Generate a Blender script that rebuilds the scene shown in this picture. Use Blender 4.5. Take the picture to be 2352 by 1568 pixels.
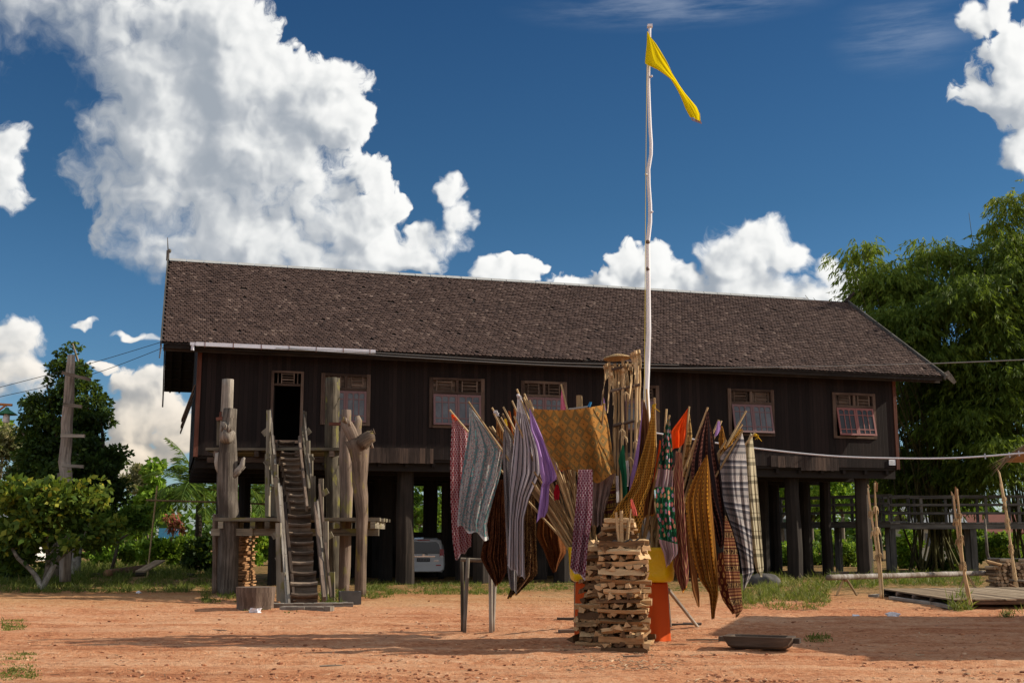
import bpy, bmesh, math, random
import numpy as np
from mathutils import Vector, Matrix, noise as mnoise

for _o in list(bpy.data.objects):
    bpy.data.objects.remove(_o)
SC = bpy.context.scene
COL = SC.collection
R = math.radians
rnd = random.Random(7)

# ------------------------------------------------------------------ camera
FPX, PCX, PCY, HZ, CAMZ = 2700.0, 1176.0, 784.0, 1235.0, 1.65     # picture measured on a 2352 x 1568 sheet
PITCH = math.atan((HZ - PCY) / FPX)
cam_d = bpy.data.cameras.new("camera")
cam_d.lens = 36.0 * FPX / 2352.0
cam_d.sensor_width = 36.0
cam_d.clip_end = 3000.0
cam = bpy.data.objects.new("camera", cam_d)
cam.location = (0, 0, CAMZ)
cam.rotation_euler = (R(90) + PITCH, 0, 0)
COL.objects.link(cam)
SC.camera = cam


def ray(x, y):
    a = (x - PCX) / FPX
    b = (PCY - y) / FPX
    return Vector((a, math.cos(PITCH) - b * math.sin(PITCH), b * math.cos(PITCH) + math.sin(PITCH)))


def P(x, y, Y):                       # point seen at (x, y) that stands Y metres away
    d = ray(x, y)
    return Vector((0, 0, CAMZ)) + d * (Y / d.y)


def G(x, y):                          # ground point seen at (x, y)
    d = ray(x, y)
    return Vector((0, 0, CAMZ)) + d * (-CAMZ / d.z)


# ------------------------------------------------------------------ light
SUN_AZ, SUN_EL = math.atan2(0.99, 0.12), R(29)
sun_d = bpy.data.lights.new("sun", 'SUN')
sun_d.energy = 5.0
sun_d.angle = R(0.5)
sun_d.color = (1.0, 0.87, 0.70)
sun = bpy.data.objects.new("sun", sun_d)
to_sun = Vector((math.sin(SUN_AZ) * math.cos(SUN_EL), math.cos(SUN_AZ) * math.cos(SUN_EL), math.sin(SUN_EL)))
sun.rotation_euler = to_sun.to_track_quat('Z', 'Y').to_euler()
sun.location = (30, 6, 30)
COL.objects.link(sun)
SC.view_settings.view_transform = 'Standard'
SC.view_settings.look = 'None'
SC.view_settings.exposure = 0.30
SC.view_settings.gamma = 1.0
SC.cycles.max_bounces = 8
SC.cycles.diffuse_bounces = 3
SC.cycles.transparent_max_bounces = 8


# ------------------------------------------------------------------ node helper
class NT:
    def __init__(self, tree):
        self.t = tree

    def n(self, kind, **kw):
        nd = self.t.nodes.new(kind)
        for k, v in kw.items():
            setattr(nd, k, v)
        return nd

    def put(self, sock, v):
        if v is None:
            return
        if isinstance(v, bpy.types.NodeSocket):
            self.t.links.new(v, sock)
        elif isinstance(v, (tuple, list)) and len(v) == 3 and sock.type == 'RGBA':
            sock.default_value = (*v, 1)
        else:
            sock.default_value = v

    def m(self, op, a, b=None, c=None, clamp=False):
        nd = self.n('ShaderNodeMath', operation=op, use_clamp=clamp)
        self.put(nd.inputs[0], a)
        self.put(nd.inputs[1], b)
        self.put(nd.inputs[2], c)
        return nd.outputs[0]

    def vm(self, op, a, b=None, c=None, out=0):
        nd = self.n('ShaderNodeVectorMath', operation=op)
        self.put(nd.inputs[0], a)
        if b is not None:
            self.put(nd.inputs['Scale'] if op == 'SCALE' else nd.inputs[1], b)
        if c is not None:
            self.put(nd.inputs[2], c)
        return nd.outputs['Value'] if op in ('DOT_PRODUCT', 'LENGTH', 'DISTANCE') else nd.outputs[0]

    def mix(self, f, a, b, mode='MIX'):
        nd = self.n('ShaderNodeMix', data_type='RGBA', blend_type=mode)
        self.put(nd.inputs[0], f)
        self.put(nd.inputs[6], a)
        self.put(nd.inputs[7], b)
        return nd.outputs[2]

    def noise(self, vec, scale, detail=4, rough=0.55, dist=0.0, dim='3D', out=0):
        nd = self.n('ShaderNodeTexNoise', noise_dimensions=dim)
        self.put(nd.inputs['Vector'], vec)
        nd.inputs['Scale'].default_value = scale
        nd.inputs['Detail'].default_value = detail
        nd.inputs['Roughness'].default_value = rough
        nd.inputs['Distortion'].default_value = dist
        return nd.outputs[out]

    def vor(self, vec, scale, detail=0, rough=0.5, feature='F1', smooth=0.4, dim='3D', out=0, rnd=1.0):
        nd = self.n('ShaderNodeTexVoronoi', voronoi_dimensions=dim, feature=feature, normalize=False)
        self.put(nd.inputs['Vector'], vec)
        nd.inputs['Scale'].default_value = scale
        nd.inputs['Detail'].default_value = detail
        nd.inputs['Roughness'].default_value = rough
        nd.inputs['Randomness'].default_value = rnd
        if feature == 'SMOOTH_F1':
            nd.inputs['Smoothness'].default_value = smooth
        return nd.outputs[out]

    def ramp(self, f, stops, interp='LINEAR'):
        nd = self.n('ShaderNodeValToRGB')
        cr = nd.color_ramp
        cr.interpolation = interp
        while len(cr.elements) < len(stops):
            cr.elements.new(0.5)
        for e, (p, c) in zip(cr.elements, stops):
            e.position = p
            e.color = (*c, 1) if len(c) == 3 else c
        self.put(nd.inputs[0], f)
        return nd.outputs[0]

    def step(self, f, lo, hi, a=0.0, b=1.0, smooth=True):
        nd = self.n('ShaderNodeMapRange', interpolation_type='SMOOTHSTEP' if smooth else 'LINEAR')
        self.put(nd.inputs[0], f)
        self.put(nd.inputs[1], lo)
        self.put(nd.inputs[2], hi)
        self.put(nd.inputs[3], a)
        self.put(nd.inputs[4], b)
        return nd.outputs[0]

    def sep(self, v):
        nd = self.n('ShaderNodeSeparateXYZ')
        self.put(nd.inputs[0], v)
        return nd.outputs

    def comb(self, x, y, z=0.0):
        nd = self.n('ShaderNodeCombineXYZ')
        self.put(nd.inputs[0], x)
        self.put(nd.inputs[1], y)
        self.put(nd.inputs[2], z)
        return nd.outputs[0]


# ------------------------------------------------------------------ sky and its cumulus clouds, by direction (azimuth, elevation)
def azel(x, y):
    d = ray(x, y).normalized()
    return math.atan2(d.x, d.y), math.asin(d.z)


CLOUDS = [  # x, y, rx, ry
    (120, 20, 300, 170), (330, 90, 270, 230), (520, 60, 190, 120), (590, 190, 200, 170), (700, 230, 165, 150), (560, 330, 260, 220),
    (370, 330, 260, 210), (770, 190, 95, 90), (800, 275, 75, 60), (690, 450, 210, 160), (470, 480, 240, 170),
    (340, 480, 140, 140), (845, 400, 65, 65), (620, 570, 270, 120), (430, 570, 200, 100), (860, 520, 90, 90),
    (890, 580, 130, 70), (985, 560, 85, 55), (1045, 500, 50, 60), (1030, 440, 40, 50), (925, 475, 30, 55), (800, 610, 150, 70),
    (5, 385, 88, 112), (1015, 550, 70, 45), (955, 590, 80, 50), (865, 470, 85, 85), (790, 520, 110, 90),
    (1150, 622, 65, 48), (1220, 630, 60, 40), (1300, 655, 60, 30), (1440, 600, 60, 62), (1510, 605, 65, 62),
    (1395, 652, 65, 38), (1570, 655, 65, 45), (1730, 565, 112, 88), (1675, 605, 80, 80), (1805, 590, 62, 62),
    (1895, 630, 48, 66), (1950, 650, 66, 66), (1725, 660, 170, 70), (1480, 680, 160, 50), (1250, 690, 150, 50), (1620, 690, 120, 50), (1890, 690, 140, 55),
    (2310, 130, 100, 90), (2235, 50, 52, 58), (2340, 220, 130, 100), (2250, 215, 82, 62), (2350, 330, 72, 90), (2300, 30, 55, 66),
    (30, 790, 100, 62), (10, 850, 120, 80), (205, 742, 44, 16), (310, 760, 58, 18), (240, 850, 60, 26),
    (330, 890, 90, 62), (390, 870, 66, 60), (360, 950, 110, 90), (290, 970, 70, 70), (425, 1000, 90, 90), (320, 1060, 150, 52),
]


def build_world():
    w = bpy.data.worlds.new("World")
    SC.world = w
    w.use_nodes = True
    t = w.node_tree
    t.nodes.clear()
    # group: height of the cloud surface towards the viewer at (azimuth, elevation)
    g = bpy.data.node_groups.new("cloud_height", 'ShaderNodeTree')
    g.interface.new_socket("p", in_out='INPUT', socket_type='NodeSocketVector')
    g.interface.new_socket("h", in_out='OUTPUT', socket_type='NodeSocketFloat')
    g.interface.new_socket("coarse", in_out='OUTPUT', socket_type='NodeSocketFloat')
    g.interface.new_socket("middle", in_out='OUTPUT', socket_type='NodeSocketFloat')
    k = NT(g)
    gi = k.n('NodeGroupInput').outputs[0]
    w1 = k.noise(gi, 26.0, 3, 0.55, dim='2D', out=1)
    w1 = k.vm('SUBTRACT', w1, (0.5, 0.5, 0.5))
    p = k.vm('MULTIPLY_ADD', w1, (0.034, 0.034, 0.0), gi)
    h = None
    for (x, y, rx, ry) in CLOUDS:
        az, el = azel(x, y)
        a1, _ = azel(x + rx, y)
        _, e1 = azel(x, y - ry)
        sx, sy = 1.0 / abs(a1 - az), 1.0 / abs(e1 - el)
        q = k.vm('MULTIPLY_ADD', p, (sx, sy, 0), (-az * sx, -el * sy, 0))
        d2 = k.vm('DOT_PRODUCT', q, q)
        hi = k.m('SUBTRACT', 1.0, d2)
        h = hi if h is None else k.m('SMOOTH_MAX', h, hi, 0.35)
    v0 = k.vor(p, 15.0, 1.0, 0.5, 'SMOOTH_F1', 0.6, '2D')
    low = k.noise(gi, 9.0, 1, 0.5, dim='2D')
    hc = k.m('MULTIPLY_ADD', v0, -0.70, h)
    hc = k.m('MULTIPLY_ADD', low, 0.6, hc)
    v1 = k.vor(p, 42.0, 1.0, 0.5, 'SMOOTH_F1', 0.4, '2D')
    f1 = k.noise(p, 85.0, 7, 0.70, dim='2D')
    o = k.m('MULTIPLY_ADD', v1, -0.52, hc)
    mid = k.m('MULTIPLY_ADD', k.noise(p, 42.0, 3, 0.5, dim='2D'), 0.55, o)
    o = k.m('MULTIPLY_ADD', f1, 0.72, o)
    o = k.m('SUBTRACT', o, 0.03)
    go = k.n('NodeGroupOutput')
    k.t.links.new(o, go.inputs[0])
    k.t.links.new(hc, go.inputs[1])
    k.t.links.new(mid, go.inputs[2])

    k = NT(t)
    gen = k.n('ShaderNodeTexCoord').outputs['Generated']
    s = k.sep(gen)
    az = k.m('ARCTAN2', s[0], s[1])
    el = k.m('ARCSINE', s[2])
    p0 = k.comb(az, el, 0.0)

    def H(v):
        nd = k.n('ShaderNodeGroup', node_tree=g)
        k.put(nd.inputs[0], v)
        return nd.outputs
    e = 0.007
    h0 = H(p0)
    h1 = H(k.vm('ADD', p0, (e * 0.88, e * 0.60, 0)))      # towards the sun: right and up
    h2 = H(k.vm('ADD', p0, (0.026 * 0.86, 0.026 * 0.66, 0)))
    soft = k.step(k.noise(p0, 7.0, 1, 0.5, dim='2D'), 0.35, 0.65, 0.30, 0.85)
    soft = k.m('MULTIPLY', soft, k.step(az, -0.45, -0.1, 1.5, 0.8))
    alpha = k.step(h0[0], 0.0, soft)
    g1 = k.m('SUBTRACT', h0[2], h1[2])
    g2 = k.m('SUBTRACT', h0[1], h2[1])
    g2 = k.m('MAXIMUM', k.m('MINIMUM', g2, 0.42), -0.5)
    lit = k.m('MULTIPLY_ADD', g1, 0.52, 0.47)
    lit = k.m('MULTIPLY_ADD', g2, 0.74, lit)
    lit = k.m('ADD', lit, k.step(h0[0], 0.0, 0.9, 0.12, 0.0))
    lit = k.m('ADD', lit, k.step(az, -0.42, 0.0, -0.14, 0.03))
    lit = k.step(lit, 0.0, 1.1)
    ccol = k.ramp(lit, [(0.0, (0.29, 0.325, 0.37)), (0.3, (0.42, 0.445, 0.475)), (0.6, (0.60, 0.615, 0.62)), (1.0, (0.80, 0.80, 0.785))])
    warm = k.step(el, 0.03, 0.21, 1.0, 0.0)
    ccol = k.mix(warm, ccol, k.mix(1.0, ccol, (0.98, 0.83, 0.66), 'MULTIPLY'))

    sky = k.n('ShaderNodeTexSky', sky_type='NISHITA')
    sky.sun_disc = False
    sky.sun_elevation = SUN_EL
    sky.sun_rotation = SUN_AZ
    sky.air_density = 1.0
    sky.dust_density = 0.6
    sky.ozone_density = 3.0
    SKY_STRENGTH = 0.085
    tint = k.ramp(k.step(el, 0.0, 0.55, 0.0, 1.0, False),
                  [(0.0, (0.9, 1.0, 1.2)), (0.10, (0.72, 0.90, 1.08)), (0.25, (0.42, 0.66, 0.84)), (0.5, (0.28, 0.52, 0.67)), (0.85, (0.20, 0.42, 0.60)), (1.0, (0.17, 0.38, 0.57))])
    blue = k.mix(1.0, sky.outputs[0], tint, 'MULTIPLY')
    # high thin cirrus
    ci = k.noise(k.vm('MULTIPLY', p0, (4.0, 30.0, 1.0)), 1.6, 6, 0.6, 0.0, dim='2D')
    ca, ce = azel(1560, 14)
    q = k.vm('MULTIPLY', k.vm('SUBTRACT', p0, (ca, ce, 0)), (1 / 0.17, 1 / 0.022, 0))
    c1 = k.step(k.vm('LENGTH', q), 0.1, 1.0, 0.34, 0.0)
    ca, ce = azel(2080, 75)
    q = k.vm('MULTIPLY', k.vm('SUBTRACT', p0, (ca, ce, 0)), (1 / 0.075, 1 / 0.04, 0))
    c2 = k.step(k.vm('LENGTH', q), 0.1, 1.0, 0.24, 0.0)
    cir = k.m('MULTIPLY', k.m('MAXIMUM', c1, c2), k.step(ci, 0.30, 0.75))
    inv = 1.0 / SKY_STRENGTH
    blue = k.mix(cir, blue, (0.55 * inv, 0.60 * inv, 0.68 * inv))
    ccol = k.mix(1.0, ccol, (inv, inv, inv), 'MULTIPLY')
    colr = k.mix(alpha, blue, ccol)
    # unseen broken cloud added overhead and behind the camera to lift the fill light
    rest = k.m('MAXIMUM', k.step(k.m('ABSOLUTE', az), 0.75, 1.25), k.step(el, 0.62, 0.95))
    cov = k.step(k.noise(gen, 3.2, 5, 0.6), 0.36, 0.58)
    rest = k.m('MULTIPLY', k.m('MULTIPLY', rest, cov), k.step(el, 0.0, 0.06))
    front = k.step(k.m('ABSOLUTE', az), 1.5, 2.0)  # added cloud is brighter behind the camera, to light camera-facing sides
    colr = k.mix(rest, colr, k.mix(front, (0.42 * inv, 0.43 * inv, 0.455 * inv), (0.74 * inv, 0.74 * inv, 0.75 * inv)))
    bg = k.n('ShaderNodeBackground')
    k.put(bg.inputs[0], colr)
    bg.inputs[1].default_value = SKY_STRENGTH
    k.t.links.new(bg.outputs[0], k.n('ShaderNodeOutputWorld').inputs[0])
    try:
        w.cycles.sampling_method = 'MANUAL'
        w.cycles.sample_map_resolution = 512
    except Exception:
        pass


build_world()


# ------------------------------------------------------------------ mesh helpers
def V(*a):
    return Vector(a)


class MB:
    """collects shapes in world coordinates; build() links them as one mesh object"""

    def __init__(self):
        self.v, self.f, self.uv, self.rv = [], [], [], []

    def face(self, idx, uv=None, rv=0.5):
        self.f.append(tuple(idx))
        self.uv.append(uv or [(0.0, 0.0)] * len(idx))
        self.rv.append(rv)

    def poly(self, pts, uv=None, rv=0.5):
        n = len(self.v)
        self.v += [Vector(p) for p in pts]
        self.face(range(n, n + len(pts)), uv, rv)

    def hexa(self, c, rv=None):
        """eight corners: 0-3 one end, 4-7 the other (same order); v of the UV runs along the length"""
        rv = rnd.random() if rv is None else rv
        n = len(self.v)
        self.v += [Vector(p) for p in c]
        ou, ov = rnd.random() * 9, rnd.random() * 9
        L = (Vector(c[4]) - Vector(c[0])).length
        e = [(Vector(c[(i + 1) % 4]) - Vector(c[i])).length for i in range(4)]
        u = ou
        for i in range(4):
            j = (i + 1) % 4
            self.face((n + i, n + j, n + 4 + j, n + 4 + i), [(u, ov), (u + e[i], ov), (u + e[i], ov + L), (u, ov + L)], rv)
            u += e[i]
        self.face((n + 3, n + 2, n + 1, n), [(ou, ov), (ou + .1, ov), (ou + .1, ov + .1), (ou, ov + .1)], rv)
        self.face((n + 4, n + 5, n + 6, n + 7), [(ou, ov), (ou + .1, ov), (ou + .1, ov + .1), (ou, ov + .1)], rv)

    def box(self, lo, hi, M=None, rv=None, axis=2):
        x0, y0, z0 = lo
        x1, y1, z1 = hi
        if axis == 2:
            c = [(x0, y0, z0), (x1, y0, z0), (x1, y1, z0), (x0, y1, z0), (x0, y0, z1), (x1, y0, z1), (x1, y1, z1), (x0, y1, z1)]
        elif axis == 0:
            c = [(x0, y0, z0), (x0, y1, z0), (x0, y1, z1), (x0, y0, z1), (x1, y0, z0), (x1, y1, z0), (x1, y1, z1), (x1, y0, z1)]
        else:
            c = [(x0, y0, z0), (x0, y0, z1), (x1, y0, z1), (x1, y0, z0), (x0, y1, z0), (x0, y1, z1), (x1, y1, z1), (x1, y1, z0)]
        c = [M(*p) if M else Vector(p) for p in c]
        self.hexa(c, rv)

    def beam(self, p0, p1, w, h, up=(0, 0, 1), rv=None, taper=1.0):
        p0, p1 = Vector(p0), Vector(p1)
        d = (p1 - p0).normalized()
        s = d.cross(Vector(up))
        if s.length < 1e-4:
            s = d.cross(Vector((0, 1, 0)))
        s.normalize()
        t = s.cross(d)
        c = []
        for p, k in ((p0, 1.0), (p1, taper)):
            for a, b in ((-1, -1), (1, -1), (1, 1), (-1, 1)):
                c.append(p + s * (a * w / 2 * k) + t * (b * h / 2 * k))
        self.hexa(c, rv)

    def tube(self, pts, rad, n=8, rough=0.0, seed=0, rv=None, cap=True, groove=0.0):
        pts = [Vector(p) for p in pts]
        if not isinstance(rad, (list, tuple)):
            rad = [rad] * len(pts)
        rv = rnd.random() if rv is None else rv
        base = len(self.v)
        ou, vv = rnd.random() * 7, rnd.random() * 7
        ref = None
        vs = []
        for i, p in enumerate(pts):
            d = (pts[min(i + 1, len(pts) - 1)] - pts[max(i - 1, 0)]).normalized()
            if ref is None:
                ref = d.cross(Vector((0.3, 1, 0.1))).normalized()
            s = (ref - d * ref.dot(d)).normalized()
            ref = s
            t = d.cross(s)
            if i:
                vv += (p - pts[i - 1]).length
            vs.append(vv)
            for j in range(n):
                a = 2 * math.pi * j / n
                r = rad[i]
                if rough:
                    r *= 1 + rough * mnoise.noise(Vector((math.cos(a) * 1.3 + seed, math.sin(a) * 1.3, vv * 0.9)))
                if groove:
                    r *= 1 + groove * mnoise.noise(Vector((a * 2.2 + seed * 3, seed, vv * 0.25)))
                self.v.append(p + s * (math.cos(a) * r) + t * (math.sin(a) * r))
        for i in range(len(pts) - 1):
            for j in range(n):
                k = (j + 1) % n
                u0 = ou + rad[i] * 6.28 * j / n
                u1 = ou + rad[i] * 6.28 * (j + 1) / n
                self.face((base + i * n + j, base + i * n + k, base + (i + 1) * n + k, base + (i + 1) * n + j),
                          [(u0, vs[i]), (u1, vs[i]), (u1, vs[i + 1]), (u0, vs[i + 1])], rv)
        if cap:
            self.face([base + j for j in reversed(range(n))], None, rv)
            self.face([base + (len(pts) - 1) * n + j for j in range(n)], None, rv)

    def lathe(self, prof, c, n=24, wave=None, rv=0.5, cap=True):
        base = len(self.v)
        c = Vector(c)
        for (r, z) in prof:
            for j in range(n):
                a = 2 * math.pi * j / n
                rr = r * (1 + (wave(a, z) if wave else 0))
                self.v.append(c + Vector((math.cos(a) * rr, math.sin(a) * rr, z)))
        for i in range(len(prof) - 1):
            for j in range(n):
                k = (j + 1) % n
                self.face((base + i * n + j, base + i * n + k, base + (i + 1) * n + k, base + (i + 1) * n + j),
                          [(j / n, prof[i][1]), ((j + 1) / n, prof[i][1]), ((j + 1) / n, prof[i + 1][1]), (j / n, prof[i + 1][1])], rv)
        if cap:
            self.face([base + j for j in reversed(range(n))], None, rv)
            self.face([base + (len(prof) - 1) * n + j for j in range(n)], None, rv)

    def blob(self, c, r, seed=0, rough=0.25, n=8, sq=(1, 1, 1), rv=None):
        rv = rnd.random() if rv is None else rv
        prof = []
        base = len(self.v)
        c = Vector(c)
        for i in range(1, n):
            th = math.pi * i / n
            for j in range(2 * n):
                a = math.pi * j / n
                d = Vector((math.sin(th) * math.cos(a), math.sin(th) * math.sin(a), -math.cos(th)))
                k = r * (1 + rough * mnoise.noise(d * 1.6 + Vector((seed, seed * 2, 0))))
                self.v.append(c + Vector((d.x * sq[0], d.y * sq[1], d.z * sq[2])) * k)
        b = len(self.v)
        self.v.append(c + Vector((0, 0, -r * sq[2])))
        self.v.append(c + Vector((0, 0, r * sq[2])))
        m = 2 * n
        for i in range(n - 2):
            for j in range(m):
                k = (j + 1) % m
                self.face((base + i * m + j, base + i * m + k, base + (i + 1) * m + k, base + (i + 1) * m + j),
                          [(j * .1, i * .1), (j * .1 + .1, i * .1), (j * .1 + .1, i * .1 + .1), (j * .1, i * .1 + .1)], rv)
        for j in range(m):
            k = (j + 1) % m
            self.face((b, base + k, base + j), None, rv)
            self.face((b + 1, base + (n - 2) * m + j, base + (n - 2) * m + k), None, rv)

    def build(self, name, mat, parent=None, base=None, smooth=False, kind=None):
        off = Vector(base) if base is not None else Vector((0, 0, 0))
        inv = None
        if parent is not None:
            inv = world_of(parent).inverted()
        me = bpy.data.meshes.new(name)
        vs = [(inv @ p) if inv else (p - off) for p in self.v]
        me.from_pydata([tuple(p) for p in vs], [], self.f)
        ul = me.uv_layers.new(name="UVMap")
        ul.data.foreach_set('uv', [c for uv in self.uv for q in uv for c in q])
        at = me.attributes.new("rv", 'FLOAT', 'FACE')
        at.data.foreach_set('value', self.rv)
        me.materials.append(mat)
        if smooth:
            me.polygons.foreach_set('use_smooth', [True] * len(me.polygons))
        o = bpy.data.objects.new(name, me)
        COL.objects.link(o)
        if parent is not None:
            o.parent = parent
        else:
            o.location = off
        if kind:
            o['kind'] = kind
        return o


def world_of(o):
    m = Matrix.Translation(o.location) @ o.rotation_euler.to_matrix().to_4x4()
    return world_of(o.parent) @ m if o.parent else m


def tag(o, label, cat, group=None):
    o['label'] = label
    o['category'] = cat
    if group:
        o['group'] = group
    return o


def thing(name, label, cat, loc, group=None):
    o = bpy.data.objects.new(name, None)
    o.empty_display_size = 0.2
    o.location = loc
    COL.objects.link(o)
    return tag(o, label, cat, group)


def copy_tree(o, parent=None):
    c = o.copy()
    COL.objects.link(c)
    if parent:
        c.parent = parent
    for ch in list(o.children):
        copy_tree(ch, c)
    return c


def np_mesh(name, verts, faces, mat, rv=None, parent=None, uv=None):
    """many small quads at once; verts (N,3) world coordinates, faces (M,4)"""
    me = bpy.data.meshes.new(name)
    verts = np.asarray(verts, dtype=np.float32)
    faces = np.asarray(faces, dtype=np.int32)
    if parent is not None:
        m = np.array(world_of(parent).inverted())
        verts = (verts @ m[:3, :3].T + m[:3, 3]).astype(np.float32)
    k = faces.shape[1]
    me.vertices.add(len(verts))
    me.vertices.foreach_set('co', verts.ravel())
    me.loops.add(faces.size)
    me.loops.foreach_set('vertex_index', faces.ravel())
    me.polygons.add(len(faces))
    me.polygons.foreach_set('loop_start', np.arange(0, faces.size, k, dtype=np.int32))
    me.polygons.foreach_set('loop_total', np.full(len(faces), k, dtype=np.int32))
    if uv is not None:
        ul = me.uv_layers.new(name="UVMap")
        ul.data.foreach_set('uv', np.asarray(uv, dtype=np.float32).ravel())
    if rv is not None:
        at = me.attributes.new("rv", 'FLOAT', 'FACE')
        at.data.foreach_set('value', np.asarray(rv, dtype=np.float32))
    me.update(calc_edges=True)
    me.materials.append(mat)
    o = bpy.data.objects.new(name, me)
    COL.objects.link(o)
    if parent is not None:
        o.parent = parent
    return o


# ------------------------------------------------------------------ materials
MATS = {}


def new_mat(name):
    m = bpy.data.materials.new(name)
    m.use_nodes = True
    t = m.node_tree
    t.nodes.clear()
    k = NT(t)
    out = k.n('ShaderNodeOutputMaterial')
    bs = k.n('ShaderNodeBsdfPrincipled')
    t.links.new(bs.outputs[0], out.inputs[0])
    MATS[name] = m
    return m, k, bs, out


def bump(k, bs, h, strength=0.4, dist=0.02):
    nd = k.n('ShaderNodeBump')
    nd.inputs['Strength'].default_value = strength
    nd.inputs['Distance'].default_value = dist
    k.put(nd.inputs['Height'], h)
    k.t.links.new(nd.outputs[0], bs.inputs['Normal'])


def attr(k, name='rv'):
    nd = k.n('ShaderNodeAttribute', attribute_name=name)
    return nd.outputs['Fac']


def wood(name, dark, mid, light, grain=9.0, along=0.7, rough=0.85, moss=None, spread=0.5, bstr=0.5, obj_random=False, crack=0.35):
    """weathered timber: grain along the v of the UV, shade differing from piece to piece"""
    m, k, bs, out = new_mat(name)
    uv = k.n('ShaderNodeTexCoord').outputs['UV']
    rv = k.n('ShaderNodeObjectInfo').outputs['Random'] if obj_random else attr(k)
    sh = k.comb(k.m('MULTIPLY', rv, 37.0), k.m('MULTIPLY', rv, 11.0), k.m('MULTIPLY', rv, 5.0))
    q = k.vm('ADD', k.vm('MULTIPLY', uv, (grain, along, 1)), sh)
    n1 = k.noise(q, 1.6, 6, 0.65, 0.4)
    n2 = k.noise(k.vm('ADD', k.vm('MULTIPLY', uv, (1.2, 0.8, 1)), sh), 1.5, 3, 0.5)
    f = k.m('MULTIPLY_ADD', k.m('SUBTRACT', rv, 0.5), spread, n1)
    f = k.m('MULTIPLY_ADD', k.m('SUBTRACT', n2, 0.5), 0.6, f)
    col = k.ramp(f, [(0.2, dark), (0.5, mid), (0.8, light)])
    cr = k.step(k.noise(k.vm('MULTIPLY', uv, (grain * 3, along * 0.7, 1)), 1.5, 3, 0.6), 0.30, 0.42, crack, 0.0)
    col = k.mix(cr, col, tuple(c * 0.25 for c in dark))
    if moss:
        mm = k.step(k.noise(k.vm('ADD', k.vm('MULTIPLY', uv, (2.0, 0.9, 1)), sh), 1.7, 4, 0.6), 0.55, 0.68, 0.0, 0.75)
        col = k.mix(mm, col, moss)
    k.put(bs.inputs['Base Color'], col)
    bs.inputs['Roughness'].default_value = rough
    bs.inputs['Specular IOR Level'].default_value = 0.25
    bump(k, bs, n1, bstr, 0.03)
    return m


def leafmat(name, stops, trans=0.35, gloss=0.6):
    m, k, bs, out = new_mat(name)
    col = k.ramp(attr(k), stops)
    k.put(bs.inputs['Base Color'], col)
    bs.inputs['Roughness'].default_value = gloss
    bs.inputs['Specular IOR Level'].default_value = 0.18
    tr = k.n('ShaderNodeBsdfTranslucent')
    k.put(tr.inputs[0], k.mix(0.5, col, (0.22, 0.30, 0.02)))
    mx = k.n('ShaderNodeMixShader')
    mx.inputs[0].default_value = trans
    k.t.links.new(bs.outputs[0], mx.inputs[1])
    k.t.links.new(tr.outputs[0], mx.inputs[2])
    k.t.links.new(mx.outputs[0], out.inputs[0])
    return m


def plain(name, col, rough=0.7, var=0.15, metal=0.0, scale=6.0, spec=0.4):
    m, k, bs, out = new_mat(name)
    oc = k.n('ShaderNodeTexCoord').outputs['Object']
    n = k.noise(oc, scale, 5, 0.6)
    c = k.mix(k.m('MULTIPLY', n, 1.0), tuple(x * (1 - var * 2) for x in col), tuple(min(1, x * (1 + var)) for x in col))
    k.put(bs.inputs['Base Color'], c)
    bs.inputs['Roughness'].default_value = rough
    bs.inputs['Metallic'].default_value = metal
    bs.inputs['Specular IOR Level'].default_value = spec
    return m


W_GREY = wood('weathered_grey_timber', (0.055, 0.045, 0.036), (0.195, 0.17, 0.142), (0.37, 0.34, 0.295), 12, 0.35, bstr=1.0, crack=0.85)
W_MOSS = wood('mossy_grey_timber', (0.05, 0.042, 0.03), (0.14, 0.122, 0.09), (0.27, 0.245, 0.19), 10, 0.6, moss=(0.17, 0.16, 0.03))
W_BROWN = wood('dark_brown_plank', (0.035, 0.024, 0.018), (0.10, 0.07, 0.052), (0.22, 0.165, 0.13), 10, 0.7)
W_STEP = wood('worn_step_timber', (0.045, 0.032, 0.024), (0.13, 0.095, 0.07), (0.26, 0.20, 0.15), 8, 1.2)
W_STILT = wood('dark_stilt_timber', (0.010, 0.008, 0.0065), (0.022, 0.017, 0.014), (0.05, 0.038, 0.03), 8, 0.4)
W_RED = wood('red_brown_trim_timber', (0.06, 0.022, 0.014), (0.12, 0.045, 0.03), (0.20, 0.085, 0.06), 8, 0.5)
W_BAMB = wood('dry_bamboo_stick', (0.16, 0.10, 0.045), (0.34, 0.23, 0.11), (0.52, 0.38, 0.20), 14, 0.8, 0.6, obj_random=True, crack=0.15)
W_PALE = wood('pale_split_wood', (0.10, 0.054, 0.026), (0.31, 0.182, 0.085), (0.52, 0.355, 0.19), 12, 1.0, obj_random=True, spread=0.95, crack=0.5)
W_LOG = wood('round_log_wood', (0.10, 0.065, 0.04), (0.26, 0.18, 0.11), (0.48, 0.36, 0.23), 10, 1.0, obj_random=True, spread=0.7)
W_DECK = wood('sun_bleached_deck', (0.12, 0.085, 0.055), (0.25, 0.19, 0.125), (0.38, 0.30, 0.21), 8, 0.5)
W_BARK = wood('tree_bark', (0.035, 0.028, 0.02), (0.10, 0.08, 0.06), (0.22, 0.19, 0.15), 6, 1.0)
W_PBARK = wood('pale_lichen_bark', (0.06, 0.05, 0.038), (0.18, 0.16, 0.13), (0.42, 0.40, 0.35), 4, 2.2, crack=0.5)
W_WHITE = wood('white_painted_pole', (0.50, 0.51, 0.55), (0.70, 0.72, 0.77), (0.80, 0.82, 0.86), 6, 0.4, spread=0.1, crack=0.12)
W_RAIL = wood('grey_walkway_timber', (0.05, 0.047, 0.042), (0.12, 0.115, 0.105), (0.20, 0.19, 0.175), 8, 0.5)
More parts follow.
